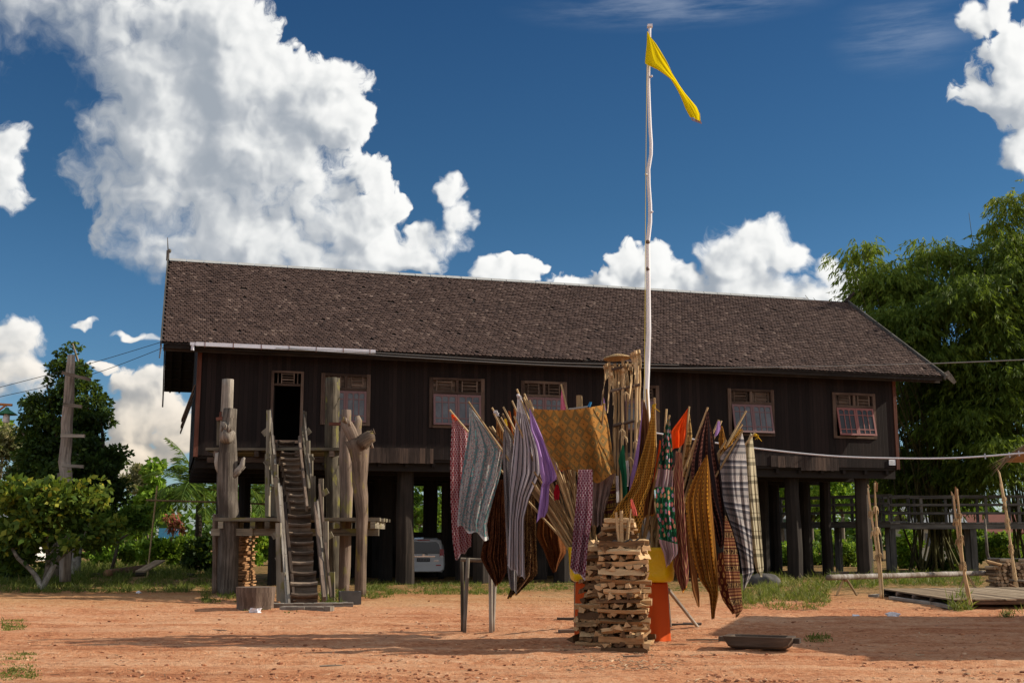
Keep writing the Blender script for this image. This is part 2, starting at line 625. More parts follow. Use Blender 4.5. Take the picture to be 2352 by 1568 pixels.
W_BRICK = wood('stacked_board_timber', (0.13, 0.065, 0.03), (0.30, 0.16, 0.075), (0.44, 0.27, 0.14), 8, 0.7, obj_random=True)
STRAW = wood('dry_shaving', (0.22, 0.145, 0.07), (0.42, 0.29, 0.15), (0.60, 0.44, 0.25), 16, 1.0, 0.8, obj_random=True, crack=0.2)
CORD = plain('white_cord', (0.66, 0.66, 0.68), 0.6, 0.05)
WIRE = plain('grey_wire', (0.20, 0.20, 0.19), 0.5, 0.05)
DARKWIRE = plain('dark_wire', (0.03, 0.03, 0.03), 0.5, 0.05)
STONE = plain('dark_stone', (0.085, 0.08, 0.075), 0.85, 0.4, scale=3)
PIPE = plain('pale_pvc_gutter', (0.60, 0.62, 0.70), 0.45, 0.08)


# ------------------------------------------------------------------ ground
def ground_mat():
    m, k, bs, out = new_mat('red_laterite_soil')
    oc = k.n('ShaderNodeTexCoord').outputs['Object']
    s = k.sep(oc)
    big = k.noise(k.vm('MULTIPLY', oc, (0.8, 0.9, 1)), 0.25, 4, 0.6)
    mid = k.noise(k.vm('MULTIPLY', oc, (0.85, 1.1, 1)), 1.0, 7, 0.68, 0.3)
    fine = k.noise(oc, 9.0, 6, 0.7)
    grit = k.noise(oc, 45.0, 3, 0.7)
    f = k.m('MULTIPLY_ADD', mid, 0.55, k.m('MULTIPLY', big, 0.55))
    f = k.m('MULTIPLY_ADD', k.m('SUBTRACT', fine, 0.5), 0.75, f)
    f = k.m('MULTIPLY_ADD', k.m('SUBTRACT', k.noise(oc, 22.0, 4, 0.7), 0.5), 0.4, f)
    col = k.ramp(f, [(0.26, (0.26, 0.090, 0.042)), (0.42, (0.47, 0.190, 0.092)), (0.56, (0.62, 0.300, 0.155)), (0.74, (0.72, 0.45, 0.28))])
    col = k.mix(k.step(grit, 0.56, 0.68, 0, 0.65), col, (0.17, 0.07, 0.035))
    col = k.mix(k.step(k.noise(k.vm('MULTIPLY', oc, (0.6, 1.2, 1)), 5.0, 5, 0.7), 0.56, 0.66, 0, 0.55), col, (0.22, 0.085, 0.042))
    col = k.mix(k.step(k.noise(oc, 70.0, 2, 0.5), 0.70, 0.76, 0, 0.5), col, (0.62, 0.45, 0.32))
    trk = k.noise(k.vm('ADD', k.vm('MULTIPLY', oc, (0.10, 1.5, 1)), k.comb(0.0, k.m('MULTIPLY', k.m('SINE', k.m('MULTIPLY', s[0], 0.22)), 0.9), 0.0)), 0.9, 3, 0.55)
    col = k.mix(k.step(trk, 0.52, 0.66, 0, 0.55), col, k.mix(fine, (0.62, 0.34, 0.19), (0.74, 0.48, 0.31)))
    col = k.mix(k.step(trk, 0.30, 0.42, 0.5, 0), col, k.mix(fine, (0.22, 0.075, 0.035), (0.38, 0.145, 0.068)))
    # sandy verge, then green and brown soil behind it
    yy = k.m('MULTIPLY_ADD', k.m('SUBTRACT', mid, 0.5), 6.0, s[1])
    yy = k.m('MULTIPLY_ADD', k.m('SUBTRACT', big, 0.5), 9.0, yy)
    sand = k.step(yy, 27.0, 34.0, 0, 0.75)
    col = k.mix(sand, col, k.ramp(f, [(0.3, (0.25, 0.12, 0.05)), (0.55, (0.46, 0.25, 0.11)), (0.8, (0.55, 0.36, 0.19))]))
    gs = k.step(k.noise(oc, 3.0, 6, 0.7), 0.42, 0.60)
    gm = k.m('MULTIPLY', k.step(yy, 34.0, 40.5), k.m('MULTIPLY_ADD', gs, 0.7, 0.3))
    col = k.mix(gm, col, k.ramp(fine, [(0.3, (0.035, 0.045, 0.012)), (0.6, (0.10, 0.105, 0.03)), (0.8, (0.17, 0.14, 0.055))]))
    k.put(bs.inputs['Base Color'], col)
    bs.inputs['Roughness'].default_value = 0.95
    bs.inputs['Specular IOR Level'].default_value = 0.1
    hh = k.m('ADD', k.m('MULTIPLY', fine, 0.6), k.m('MULTIPLY', grit, 0.35))
    hh = k.m('ADD', hh, mid)
    bump(k, bs, hh, 1.0, 0.10)
    return m


def build_ground():
    xs = np.concatenate([-np.geomspace(900, 17, 26), np.arange(-16, 18, 0.11), np.geomspace(18.2, 900, 26)])
    ys = np.concatenate([[-60, -20, 0, 8], np.arange(11, 34, 0.11), np.arange(34.2, 46, 0.3), np.geomspace(46.5, 1500, 34)])
    X, Y = np.meshgrid(xs, ys)
    Z = np.zeros_like(X)
    near = (Y > 10) & (Y < 46) & (abs(X) < 17.5)
    for (i, j) in zip(*np.where(near)):
        p = Vector((X[i, j] * 0.45, Y[i, j] * 0.9, 0))
        Z[i, j] = 0.035 * mnoise.noise(p) + 0.022 * mnoise.noise(p * 3.1) + 0.024 * mnoise.noise(p * 8.0) + 0.012 * max(0, mnoise.noise(p * 19.0) - .1)
    fade = np.clip((Y - 12) / 3, 0, 1) * np.clip((38 - Y) / 6, 0, 1) * np.clip((17 - abs(X)) / 4, 0, 1)
    for (y0, am, fr, ph, wd, dp) in ((16.2, .5, .16, .3, .13, .035), (17.7, .55, .15, .4, .13, .032), (21.6, .9, .11, 1.2, .16, .04), (23.3, .9, .11, 1.1, .16, .04), (26.5, 1.2, .09, 2.0, .2, .04), (28.4, 1.2, .09, 1.95, .2, .04)):
        c = Y - (y0 + am * np.sin(X * fr + ph) + .06 * np.sin(X * 1.7 + ph * 3))
        Z += fade * (-dp * np.exp(-(c / wd) ** 2) + dp * .6 * np.exp(-((abs(c) - wd * 2) / wd) ** 2)) * (.7 + .3 * np.sin(X * 2.3 + y0))
    verts = np.stack([X, Y, Z], -1).reshape(-1, 3)
    nx, ny = len(xs), len(ys)
    idx = np.arange(nx * ny).reshape(ny, nx)
    faces = np.stack([idx[:-1, :-1], idx[:-1, 1:], idx[1:, 1:], idx[1:, :-1]], -1).reshape(-1, 4)
    o = np_mesh('ground', verts, faces, ground_mat())
    o.data.polygons.foreach_set('use_smooth', [True] * len(o.data.polygons))
    o['kind'] = 'structure'


build_ground()

# ------------------------------------------------------------------ longhouse frame of reference
HA = P(445, 1045, 40.5)
ZB = HA.z                                            # underside of the wall, 4.45 m
_d = ray(2065, 1075)
HB = P(2065, 1075, (ZB - CAMZ) / (_d.z / _d.y))
HU = (HB - HA).normalized()
HV = Vector((-HU.y, HU.x, 0))
HL = (HB - HA).length
H0 = Vector((HA.x, HA.y, 0))


def Hs(s, t, z):                                     # s along the front, t into the house, z up
    return H0 + HU * s + HV * t + Vector((0, 0, z))


def Wp(x, y, t=0.0):                                 # (s, z) of the point of plane t seen at (x, y)
    d = ray(x, y)
    C = Vector((0, 0, CAMZ))
    q = H0 + HV * t
    w = C + d * ((q - C).dot(HV) / d.dot(HV)) - H0
    return w.dot(HU), w.z


def wall_mat():
    m, k, bs, out = new_mat('dark_stained_wall_planks')
    uv = k.n('ShaderNodeTexCoord').outputs['UV']
    s = k.sep(uv)
    pu = k.m('DIVIDE', s[0], 0.16)
    cell = k.m('FLOOR', pu)
    fr = k.m('FRACT', pu)
    wn = k.n('ShaderNodeTexWhiteNoise', noise_dimensions='1D')
    k.put(wn.inputs['W'], cell)
    n = k.noise(k.comb(k.m('MULTIPLY', s[0], 14.0), k.m('MULTIPLY', s[1], 0.7), 0), 1.5, 5, 0.65)
    f = k.m('ADD', k.m('MULTIPLY', wn.outputs['Value'], 0.5), k.m('MULTIPLY', n, 0.6))
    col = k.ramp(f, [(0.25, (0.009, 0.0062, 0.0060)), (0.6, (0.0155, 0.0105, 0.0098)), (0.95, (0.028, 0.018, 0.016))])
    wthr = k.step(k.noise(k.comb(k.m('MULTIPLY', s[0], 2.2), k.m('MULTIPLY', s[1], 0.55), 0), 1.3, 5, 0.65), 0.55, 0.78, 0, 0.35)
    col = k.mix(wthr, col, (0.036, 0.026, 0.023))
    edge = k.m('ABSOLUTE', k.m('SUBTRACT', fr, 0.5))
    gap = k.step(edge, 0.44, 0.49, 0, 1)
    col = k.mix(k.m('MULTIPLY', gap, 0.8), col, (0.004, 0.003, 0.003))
    k.put(bs.inputs['Base Color'], col)
    bs.inputs['Roughness'].default_value = 0.75
    bs.inputs['Specular IOR Level'].default_value = 0.15
    bump(k, bs, k.m('SUBTRACT', k.m('MULTIPLY', n, 0.25), gap), 0.5, 0.02)
    return m


def shingle_mat():
    m, k, bs, out = new_mat('ironwood_shingle')
    rv = attr(k)
    oc = k.n('ShaderNodeTexCoord').outputs['Object']
    n = k.noise(oc, 0.9, 3, 0.6)
    n2 = k.noise(oc, 14.0, 3, 0.6)
    f = k.m('MULTIPLY_ADD', k.m('SUBTRACT', n, 0.5), 0.55, rv)
    f = k.m('MULTIPLY_ADD', k.m('SUBTRACT', n2, 0.5), 0.15, f)
    col = k.ramp(f, [(0.05, (0.036, 0.021, 0.017)), (0.45, (0.074, 0.045, 0.036)), (0.75, (0.110, 0.072, 0.058)), (1.0, (0.20, 0.145, 0.118))])
    k.put(bs.inputs['Base Color'], col)
    bs.inputs['Roughness'].default_value = 0.7
    bs.inputs['Specular IOR Level'].default_value = 0.3
    return m


M_WALL = wall_mat()
M_SHING = shingle_mat()
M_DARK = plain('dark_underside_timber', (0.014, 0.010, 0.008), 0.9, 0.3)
M_FRAME = wood('old_window_frame_timber', (0.035, 0.022, 0.016), (0.085, 0.055, 0.042), (0.15, 0.105, 0.08), 10, 0.6)
M_SASH = plain('dusty_mauve_paint', (0.175, 0.095, 0.098), 0.6, 0.12)
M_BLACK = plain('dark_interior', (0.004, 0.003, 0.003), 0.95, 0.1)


def glass_mat():
    m, k, bs, out = new_mat('grey_window_glass')
    oc = k.n('ShaderNodeTexCoord').outputs['Object']
    n = k.noise(oc, 2.5, 3, 0.6)
    k.put(bs.inputs['Base Color'], k.ramp(n, [(0.3, (0.065, 0.073, 0.084)), (0.7, (0.13, 0.142, 0.158))]))
    bs.inputs['Roughness'].default_value = 0.25
    bs.inputs['Specular IOR Level'].default_value = 0.35
    return m


M_GLASS = glass_mat()
M_GLASSD = plain('dark_window_glass', (0.02, 0.022, 0.026), 0.25, 0.4, scale=2.5)
M_SASHR = plain('reddish_sash_paint', (0.24, 0.085, 0.075), 0.6, 0.12)


def build_longhouse():
    house = thing('longhouse', 'long dark timber house on tall stilts under a brown shingle roof', 'house', (HA.x, HA.y, 0))
    ZR, ZE, TR, TE = 12.60, 8.20, 6.0, -0.9            # ridge, eave heights; ridge and eave depth
    S0, S1 = -1.22, 29.55
    TB = 2 * TR - TE                                   # rear eave
    # --- openings in the front wall: (s0, s1, z0, z1)
    wins = []
    for (x0, y0, x1, y1) in ((740, 858, 847, 975), (988, 865, 1110, 977), (1198, 873, 1300, 980), (1428, 885, 1513, 985), (1672, 893, 1778, 1000), (1912, 905, 2012, 1007)):
        a, z1 = Wp(x0, y0)
        b, z0 = Wp(x1, y1)
        wins.append((a, b, 5.68, 7.44))
    ds0 = Wp(627, 852)[0]
    ds1 = Wp(695, 852)[0]
    door = (ds0, ds1, 5.04, 7.46)
    ops = wins + [door]
    mb = MB()
    cs = sorted({0.0, HL} | {o[0] for o in ops} | {o[1] for o in ops})
    cz = sorted({ZB, 8.42} | {o[2] for o in ops} | {o[3] for o in ops})
    for a, b in zip(cs, cs[1:]):
        for c, d in zip(cz, cz[1:]):
            ms, mz = (a + b) / 2, (c + d) / 2
            if any(o[0] < ms < o[1] and o[2] < mz < o[3] for o in ops):
                continue
            mb.poly([Hs(a, 0, c), Hs(b, 0, c), Hs(b, 0, d), Hs(a, 0, d)], [(a, c), (b, c), (b, d), (a, d)])
    for (a, b, c, d) in ops:                            # reveals
        for q in (((a, c), (b, c)), ((b, c), (b, d)), ((b, d), (a, d)), ((a, d), (a, c))):
            (s0, z0), (s1, z1) = q
            mb.poly([Hs(s0, 0, z0), Hs(s1, 0, z1), Hs(s1, .12, z1), Hs(s0, .12, z0)])
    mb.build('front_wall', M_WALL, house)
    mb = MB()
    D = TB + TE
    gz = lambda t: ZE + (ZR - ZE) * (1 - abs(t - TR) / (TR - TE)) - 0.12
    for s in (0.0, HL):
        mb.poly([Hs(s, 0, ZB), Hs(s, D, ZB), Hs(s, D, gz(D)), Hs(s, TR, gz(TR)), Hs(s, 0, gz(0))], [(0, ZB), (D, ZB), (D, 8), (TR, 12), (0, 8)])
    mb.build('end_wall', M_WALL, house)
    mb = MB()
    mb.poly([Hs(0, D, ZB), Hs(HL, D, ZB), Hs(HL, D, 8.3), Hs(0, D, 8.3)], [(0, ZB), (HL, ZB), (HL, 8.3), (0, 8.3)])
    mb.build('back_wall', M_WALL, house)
    mb = MB()
    mb.box((0.06, 0.06, ZB - 0.10), (HL - 0.06, D - 0.06, ZB + 0.05), Hs, axis=0)
    for t in (0.35, 3.2, 6.2, 9.2, 12.0):
        mb.box((0.04, t - .13, ZB - 0.42), (HL - .04, t + .13, ZB - 0.102), Hs, axis=0)
    for i in range(28):
        s = 0.5 + i * (HL - 1.0) / 27
        mb.box((s - .06, 0.08, ZB - 0.26), (s + .06, D - .08, ZB - .104), Hs, axis=1)
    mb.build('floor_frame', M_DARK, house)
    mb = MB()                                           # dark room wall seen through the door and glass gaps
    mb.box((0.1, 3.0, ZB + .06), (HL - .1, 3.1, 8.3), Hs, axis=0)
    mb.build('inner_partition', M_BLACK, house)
    # lower skirt boards, lighter than the wall planks, that hang below the wall here and there
    sk = wood('lighter_skirt_board', (0.020, 0.013, 0.011), (0.045, 0.031, 0.026), (0.10, 0.066, 0.05), 9, .6)
    for (x0, x1, dz) in ((842, 995, 0.16), (1290, 1480, 0.12), (1770, 1838, 0.05), (1838, 1925, 0.16)):
        a, b = Wp(x0, 1050)[0], Wp(x1, 1050)[0]
        a0 = a
        mb = MB()
        while a0 < b:
            wd = 0.13 + rnd.random() * 0.08
            mb.box((a0, -0.028, ZB - dz + rnd.uniform(0, .02)), (min(a0 + wd - .006, b), -0.004, ZB + 0.40 + rnd.uniform(-.01, .01)), Hs)
            a0 += wd
        mb.build('skirt_board', sk, house)
    # corner boards
    for (s, nm) in ((-0.02, 0), (HL - .13, 1)):
        mb = MB()
        mb.box((s, -0.05, ZB - .05), (s + .15, 0.10, 8.28), Hs)
        mb.build('corner_board', W_RED, house)
    # --- stilts
    xs = {0.9: (506, 640, 930, 1105, 1290, 1470, 1650, 1822, 1984), 4.4: (528, 655, 888, 1060, 1240, 1420, 1600, 1752, 1850, 1898),
          8.2: (560, 680, 870, 990, 1180, 1380, 1580, 1740, 1780, 1848), 12.0: (690, 850, 985, 1150, 1330, 1530, 1690, 1772)}
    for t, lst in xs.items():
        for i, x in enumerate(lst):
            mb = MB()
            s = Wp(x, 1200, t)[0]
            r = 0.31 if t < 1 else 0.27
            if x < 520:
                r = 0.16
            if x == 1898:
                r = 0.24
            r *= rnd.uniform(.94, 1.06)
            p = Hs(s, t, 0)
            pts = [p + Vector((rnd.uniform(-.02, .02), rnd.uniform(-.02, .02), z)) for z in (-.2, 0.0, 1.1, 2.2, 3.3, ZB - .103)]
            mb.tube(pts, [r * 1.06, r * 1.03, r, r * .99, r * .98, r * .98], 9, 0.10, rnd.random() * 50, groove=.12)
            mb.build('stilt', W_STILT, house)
    # plank screens between the inner stilts
    mb = MB()
    tS = 8.9
    spans = ((700, 868), (884, 950), (972, 1000), (1014, 1180), (1196, 1340), (1352, 1500), (1520, 1640), (1655, 1728))
    for (x0, x1) in spans:
        a, b = Wp(x0, 1200, tS)[0], Wp(x1, 1200, tS)[0]
        while a < b - .05:
            wd = min(0.22 + rnd.random() * .1, b - a)
            mb.box((a, tS, 0.0), (a + wd - .004, tS + .03, ZB - .43 - rnd.random() * .05), Hs)
            a += wd
    a, b = Wp(700, 1250, tS)[0], Wp(1728, 1250, tS)[0]
    mb.box((a, tS + .05, 0.0), (b, tS + .10, 1.9), Hs, axis=0)
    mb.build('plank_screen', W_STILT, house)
    # --- roof
    front = MB()
    slope = math.hypot(TR - TE, ZR - ZE)
    ROW, WD = 0.185, 0.140
    rows = int(slope / ROW)
    nrm = Vector((0, 0, 1)).cross(HU)
    up2 = (HV * (TR - TE) + Vector((0, 0, ZR - ZE))).normalized()
    nn = HU.cross(up2).normalized()
    if nn.z < 0:
        nn = -nn

    def rp(s, q, h=0.0):                                # point on the front slope, q metres up from the eave
        return Hs(s, TE, ZE) + up2 * q + nn * h
    cols = int((S1 - S0) / WD)
    for i in range(rows):
        q0 = i * ROW - 0.03
        for j in range(cols + 1):
            s = S0 + (j + (0.5 if i % 2 else 0.0)) * WD
            if s + WD > S1 + .02:
                continue
            w = WD * rnd.uniform(.90, .99)
            s += rnd.uniform(-.006, .006)
            q = q0 + rnd.uniform(-.012, .012)
            tip = 0.040 + rnd.uniform(-.010, .016)
            L = ROW * 1.55
            p = [rp(s, q + .075, tip), rp(s + w * .28, q, tip + .004), rp(s + w * .72, q, tip + .004), rp(s + w, q + .075, tip),
                 rp(s + w, min(q + L, slope), .004), rp(s, min(q + L, slope), .004)]
            r = min(1.0, max(0.0, rnd.gauss(0.42, 0.15)))
            if rnd.random() < 0.03:
                r = rnd.uniform(.75, 1.0)
            if rnd.random() < 0.006:
                continue
            n0 = len(front.v)
            front.v += p
            lo = [rp(s, q + .075, tip - .022), rp(s + w * .28, q, tip - .02), rp(s + w * .72, q, tip - .02), rp(s + w, q + .075, tip - .022)]
            front.v += lo
            front.face((n0, n0 + 1, n0 + 2, n0 + 3, n0 + 4, n0 + 5), None, r)
            for a in range(3):
                front.face((n0 + 6 + a, n0 + 7 + a, n0 + 1 + a, n0 + a), None, r * .6)
    front.build('front_roof_slope', M_SHING, house)
    mb = MB()                                            # boarding under the shingles, and the rear slope
    mb.hexa([Hs(S0, TE, ZE - .06), Hs(S0, TE, ZE - .01), Hs(S0, TR, ZR - .01), Hs(S0, TR, ZR - .06),
             Hs(S1, TE, ZE - .06), Hs(S1, TE, ZE - .01), Hs(S1, TR, ZR - .01), Hs(S1, TR, ZR - .06)])
    mb.hexa([Hs(S0, TB, ZE - .06), Hs(S0, TB, ZE + .02), Hs(S0, TR + .004, ZR + .03), Hs(S0, TR + .004, ZR - .06),
             Hs(S1, TB, ZE - .06), Hs(S1, TB, ZE + .02), Hs(S1, TR + .004, ZR + .03), Hs(S1, TR + .004, ZR - .06)])
    for side in (0, 1):                                  # battens and rafters under the overhangs
        for i in range(13):
            f = (i + .5) / 13
            t = TE + (TR - TE) * f if side == 0 else TB - (TB - TR) * f
            z = ZE + (ZR - ZE) * f - .062
            mb.box((S0 + .06, t - .03, z - .05), (-.06, t + .03, z), Hs, axis=0)
            mb.box((HL + .06, t - .03, z - .05), (S1 - .06, t + .03, z), Hs, axis=0)
        for s in (-0.95, -0.55, HL + .45, HL + 1.0, HL + 1.45):
            e = TE + .1 if side == 0 else TB - .1
            mb.beam(Hs(s, e, ZE - .14 + .06), Hs(s, TR, ZR - .16), .07, .09)
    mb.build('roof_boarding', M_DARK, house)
    mb = MB()                                            # fascia under the eave
    mb.box((S0 + .05, TE + .03, ZE - .20), (S1 - .05, TE + .07, ZE - .065), Hs, axis=0)
    mb.box((S0 + .05, TE + .20, ZE - .27), (S1 - .05, TE + .24, ZE - .062), Hs, axis=0)
    mb.build('eave_board', W_STILT, house)
    mb = MB()
    n = 46
    for i in range(n):
        a = S0 + .05 + (S1 - S0 - .1) * i / n
        b = S0 + .05 + (S1 - S0 - .1) * (i + .96) / n
        if i > 42:
            continue
        mb.hexa([Hs(a, TR - .15, ZR - .02), Hs(a, TR + .15, ZR - .02), Hs(a, TR + .03, ZR + .10), Hs(a, TR - .03, ZR + .10),
                 Hs(b, TR - .15, ZR - .02), Hs(b, TR + .15, ZR - .02), Hs(b, TR + .03, ZR + .10 + rnd.uniform(-.012, .012)), Hs(b, TR - .03, ZR + .10)])
    mb.build('ridge_cap', plain('pale_ridge_flashing', (0.42, 0.44, 0.44), 0.45, 0.2), house)
    for (s, d0, pale) in ((S0 - .03, -1, 0), (S1 + .03, 1, 1)):      # bargeboards on both gables
        mb = MB()
        mb.beam(Hs(s, TE - .12, ZE - .08), Hs(s, TR, ZR + .02), .05, .22)
        mb.beam(Hs(s, TB + .1, ZE - .08), Hs(s, TR, ZR + .02), .05, .22)
        mb.build('bargeboard', W_RAIL, house)
    mb = MB()                                            # spike over the gable and a carved tail at its foot
    mb.beam(Hs(S0 - .03, TR, ZR + .0), Hs(S0 - .03, TR, ZR + .42), .10, .10)
    mb.beam(Hs(S0 - .03, TR, ZR + .40), Hs(S0 - .08, TR, ZR + .95), .05, .05, taper=.5)
    mb.blob(Hs(S0 + .03, TR, ZR + .40), .08)
    mb.build('gable_finial', W_RAIL, house)
    mb = MB()
    for i in range(6):
        mb.beam(Hs(S0 - .02 - i * .006, TE - .12, ZE - .14 - i * .075), Hs(S0 - .02 - i * .006, TE - .12, ZE - .20 - i * .075), .06 - i * .004, .03)
    mb.build('eave_pendant', W_RAIL, house)
    mb = MB()
    mb.beam(Hs(S0 - .02, TB + .1, ZE - .05), Hs(S0 - .02, TB + .1, ZE - .75), .06, .03)
    mb.build('eave_pendant', W_RAIL, house)
    mb = MB()
    mb.beam(Hs(S1 + .05, TE - .10, ZE + .16), Hs(S1 + .22, TE - .14, ZE - .12), .05, .22)
    mb.beam(Hs(S1 + .16, TE - .13, ZE - .02), Hs(S1 + .40, TE - .16, ZE - .30), .05, .26, taper=.6)
    mb.build('carved_roof_end', W_PBARK, house)
    mb = MB()
    for i in range(5):
        mb.tube([Hs(S1 - .1 + i * .04, TR, ZR + i * .03), Hs(S1 + i * .1, TR, ZR + .10 + .1 * i)], [.09 - i * .01, .07], 6, .3, i)
    mb.build('carved_ridge_end', W_STILT, house)
    # gutter pipe along the first third of the eave
    mb = MB()
    a, za = Wp(450, 790, TE - .1)
    b, zb = Wp(862, 806, TE - .1)
    mb.box((a, TE - .17, za - .065), (b, TE - .03, za + .065), Hs, axis=0)
    mb.box((a - .19, TE - .16, za - .05), (a + .02, TE - .04, za + .05), Hs, axis=0)
    g = mb.build('gutter', PIPE, house)
    for i in range(7):
        s = a + .3 + i * (b - a - .5) / 6
        mb = MB()
        mb.box((s - .012, TE - .176, za - .10), (s + .012, TE - .024, za + .07), Hs)
        mb.build('bracket', W_RED, g)
    mb = MB()
    mb.tube([Hs(a - .1, TE - .1, za - .05), Hs(a - .1, TE - .1, za - .22)], .06, 8)
    mb.build('outlet', PIPE, g)
    # --- windows
    for i, (a, b, c, d) in enumerate(wins):
        fr = MB()
        w = .105
        zt = d - .48
        fr.box((a - .03, -.055, c - .06), (a + w, .05, d + .03), Hs)
        fr.box((b - w, -.055, c - .06), (b + .03, .05, d + .03), Hs)
        fr.box((a + w, -.052, d - .07), (b - w, .05, d + .03), Hs, axis=0)
        fr.box((a + w, -.052, zt - .10), (b - w, .05, zt), Hs, axis=0)
        fr.box((a + w, -.052, c - .06), (b - w, .05, c + .03), Hs, axis=0)
        mid = (a + b) / 2
        fr.box((mid - .05, -.048, zt), (mid + .05, .05, d - .07), Hs)
        window = fr.build('window', M_FRAME, house)
        lv = MB()
        for (l, r) in ((a + w, mid - .05), (mid + .05, b - w)):
            lv.box((l + .13, -.02, zt), (l + .16, .03, d - .07), Hs)
            lv.box((r - .16, -.02, zt), (r - .13, .03, d - .07), Hs)
            for q in range(3):
                z = zt + .09 + q * .12
                lv.box((l + .16, -.015, z), (r - .16, .02, z + .035), Hs, axis=0)
            lv.box((l, .10, zt), (r, .11, d - .07), Hs, axis=0)
        lv.build('louvre', W_BROWN, window)
        tilt = {4: .40, 5: .42, 1: .18}.get(i, 0.05)
        for (l, r) in ((a + w + .01, mid - .004), (mid + .004, b - w - .01)):
            sash, gl = MB(), MB()
            z0, z1 = c + .04, zt - .11
            ht = z1 - z0

            def S(s, t, z):                              # hinged at the top, foot pushed outwards
                k = (z1 - z) / ht
                return Hs(s, -.06 - tilt * k * .5 + t, z1 - (z1 - z) * math.cos(tilt * .33))
            fw = .075
            sash.box((l, -.02, z0), (l + fw, .02, z1), S)
            sash.box((r - fw, -.02, z0), (r, .02, z1), S)
            sash.box((l + fw, -.018, z0), (r - fw, .018, z0 + fw), S, axis=0)
            sash.box((l + fw, -.018, z1 - fw), (r - fw, .018, z1), S, axis=0)
            L, Rr = l + fw, r - fw
            for q in (1, 2):
                x = L + (Rr - L) * q / 3
                sash.box((x - .018, -.018, z0 + fw), (x + .018, .015, z1 - fw), S)
            for zz in (z0 + fw + .17, z1 - fw - .22):
                sash.box((L, -.016, zz - .017), (Rr, .013, zz + .017), S, axis=0)
            for q in range(3):                           # arched heads
                x0 = L + (Rr - L) * q / 3
                x1 = L + (Rr - L) * (q + 1) / 3
                mm = (x0 + x1) / 2
                zt2 = z1 - fw
                if q == 1:
                    cur = [(x0, -.075), (x0 + .04, -.02), (mm, -.0), (x1 - .04, -.02), (x1, -.075)]
                elif q == 0:
                    cur = [(x0, -.02), (mm, -.0), (x1 - .05, -.03), (x1, -.075)]
                else:
                    cur = [(x0, -.075), (x0 + .05, -.03), (mm, -.0), (x1, -.02)]
                for (xa, da), (xb, db) in zip(cur, cur[1:]):
                    sash.hexa([S(xa, -.012, zt2 + da), S(xa, .012, zt2 + da), S(xa, .012, zt2 + .002), S(xa, -.012, zt2 + .002),
                               S(xb, -.012, zt2 + db), S(xb, .012, zt2 + db), S(xb, .012, zt2 + .002), S(xb, -.012, zt2 + .002)])
            gl.poly([S(L, .004, z0 + fw), S(Rr, .004, z0 + fw), S(Rr, .004, z1 - fw), S(L, .004, z1 - fw)])
            so = sash.build('sash', M_SASHR if i == 5 else M_SASH, window)
            gl.build('pane', M_GLASSD if i == 5 else M_GLASS, window)
    # --- doorway
    a, b, c, d = door
    fr = MB()
    fr.box((a - .05, -.05, c), (a + .045, .06, d + .03), Hs)
    fr.box((b - .045, -.05, c), (b + .05, .06, d + .03), Hs)
    fr.box((a + .045, -.047, d - .04), (b - .045, .06, d + .03), Hs, axis=0)
    fr.box((a + .045, -.047, d - .50), (b - .045, .06, d - .42), Hs, axis=0)
    fr.box((a - .05, -.10, c - .10), (b + .05, .06, c - .003), Hs, axis=0)
    dw = fr.build('door_frame', M_FRAME, house)
    lv = MB()
    for q in (.18, .30, .72, .84):
        x = a + (b - a) * q
        lv.box((x - .015, -.02, d - .42), (x + .015, .02, d - .04), Hs)
    for q in range(4):
        z = d - .39 + q * .095
        lv.box((a + (b - a) * .31, -.015, z), (a + (b - a) * .71, .02, z + .035), Hs, axis=0)
    lv.build('transom_louvre', W_BROWN, dw)
    lf = MB()                                            # door leaf swung inwards
    lf.box((a + .05, .08, c), (a + .10, 1.0, d - .51), Hs)
    lf.build('door', W_STILT, house)
    # open shutters on the end wall
    for i in range(3):
        mb = MB()
        t = 1.6 + i * 2.6
        mb.hexa([Hs(-.02, t, 7.1), Hs(-.06, t, 7.1), Hs(-.06, t + 1.2, 7.1), Hs(-.02, t + 1.2, 7.1),
                 Hs(-.42, t, 5.85), Hs(-.46, t, 5.85), Hs(-.46, t + 1.2, 5.85), Hs(-.42, t + 1.2, 5.85)])
        mb.build('shutter', W_BROWN, house)
    # white notice plate by the far corner
    mb = MB()
    s0, z1 = Wp(2041, 1055)
    s1, z0 = Wp(2056, 1068)
    mb.box((s0, -.035, z0), (s1, -.006, z1), Hs)
    pl = mb.build('notice_plate', plain('white_notice', (0.72, 0.75, 0.80), .5, .04), house)
    mb = MB()
    for i in range(5):
        z = z1 - .05 - i * (z1 - z0 - .06) / 5
        mb.box((s0 + .03, -.039, z - .012), (s1 - .03 - rnd.random() * .06, -.036, z), Hs, axis=0)
    mb.build('print_line', plain('grey_print', (0.35, 0.36, 0.38), .6, .05), pl)
    return house


build_longhouse()


# ------------------------------------------------------------------ entrance porch and notched stairs
def pxpath(pts, Y):
    """(x, y, width) rows -> points and radii at distance Y"""
    return [P(x, y, Y) for x, y, w in pts], [w * Y / FPX / 2 for x, y, w in pts]


def resample(pts, rad, step=0.22):
    op, orr = [], []
    for i in range(len(pts) - 1):
        n = max(1, int((pts[i + 1] - pts[i]).length / step))
        for j in range(n):
            f = j / n
            op.append(pts[i].lerp(pts[i + 1], f))
            orr.append(rad[i] * (1 - f) + rad[i + 1] * f)
    op.append(pts[-1])
    orr.append(rad[-1])
    return op, orr


def log_path(mb, rows, Y, seed, rough=.12, groove=.34, n=26):
    p, r = pxpath(rows, Y)
    p, r = resample(p, r)
    mb.tube(p, r, n, rough, seed, groove=groove)


def ground_y(Y):
    return HZ + CAMZ * FPX / Y / 1.0


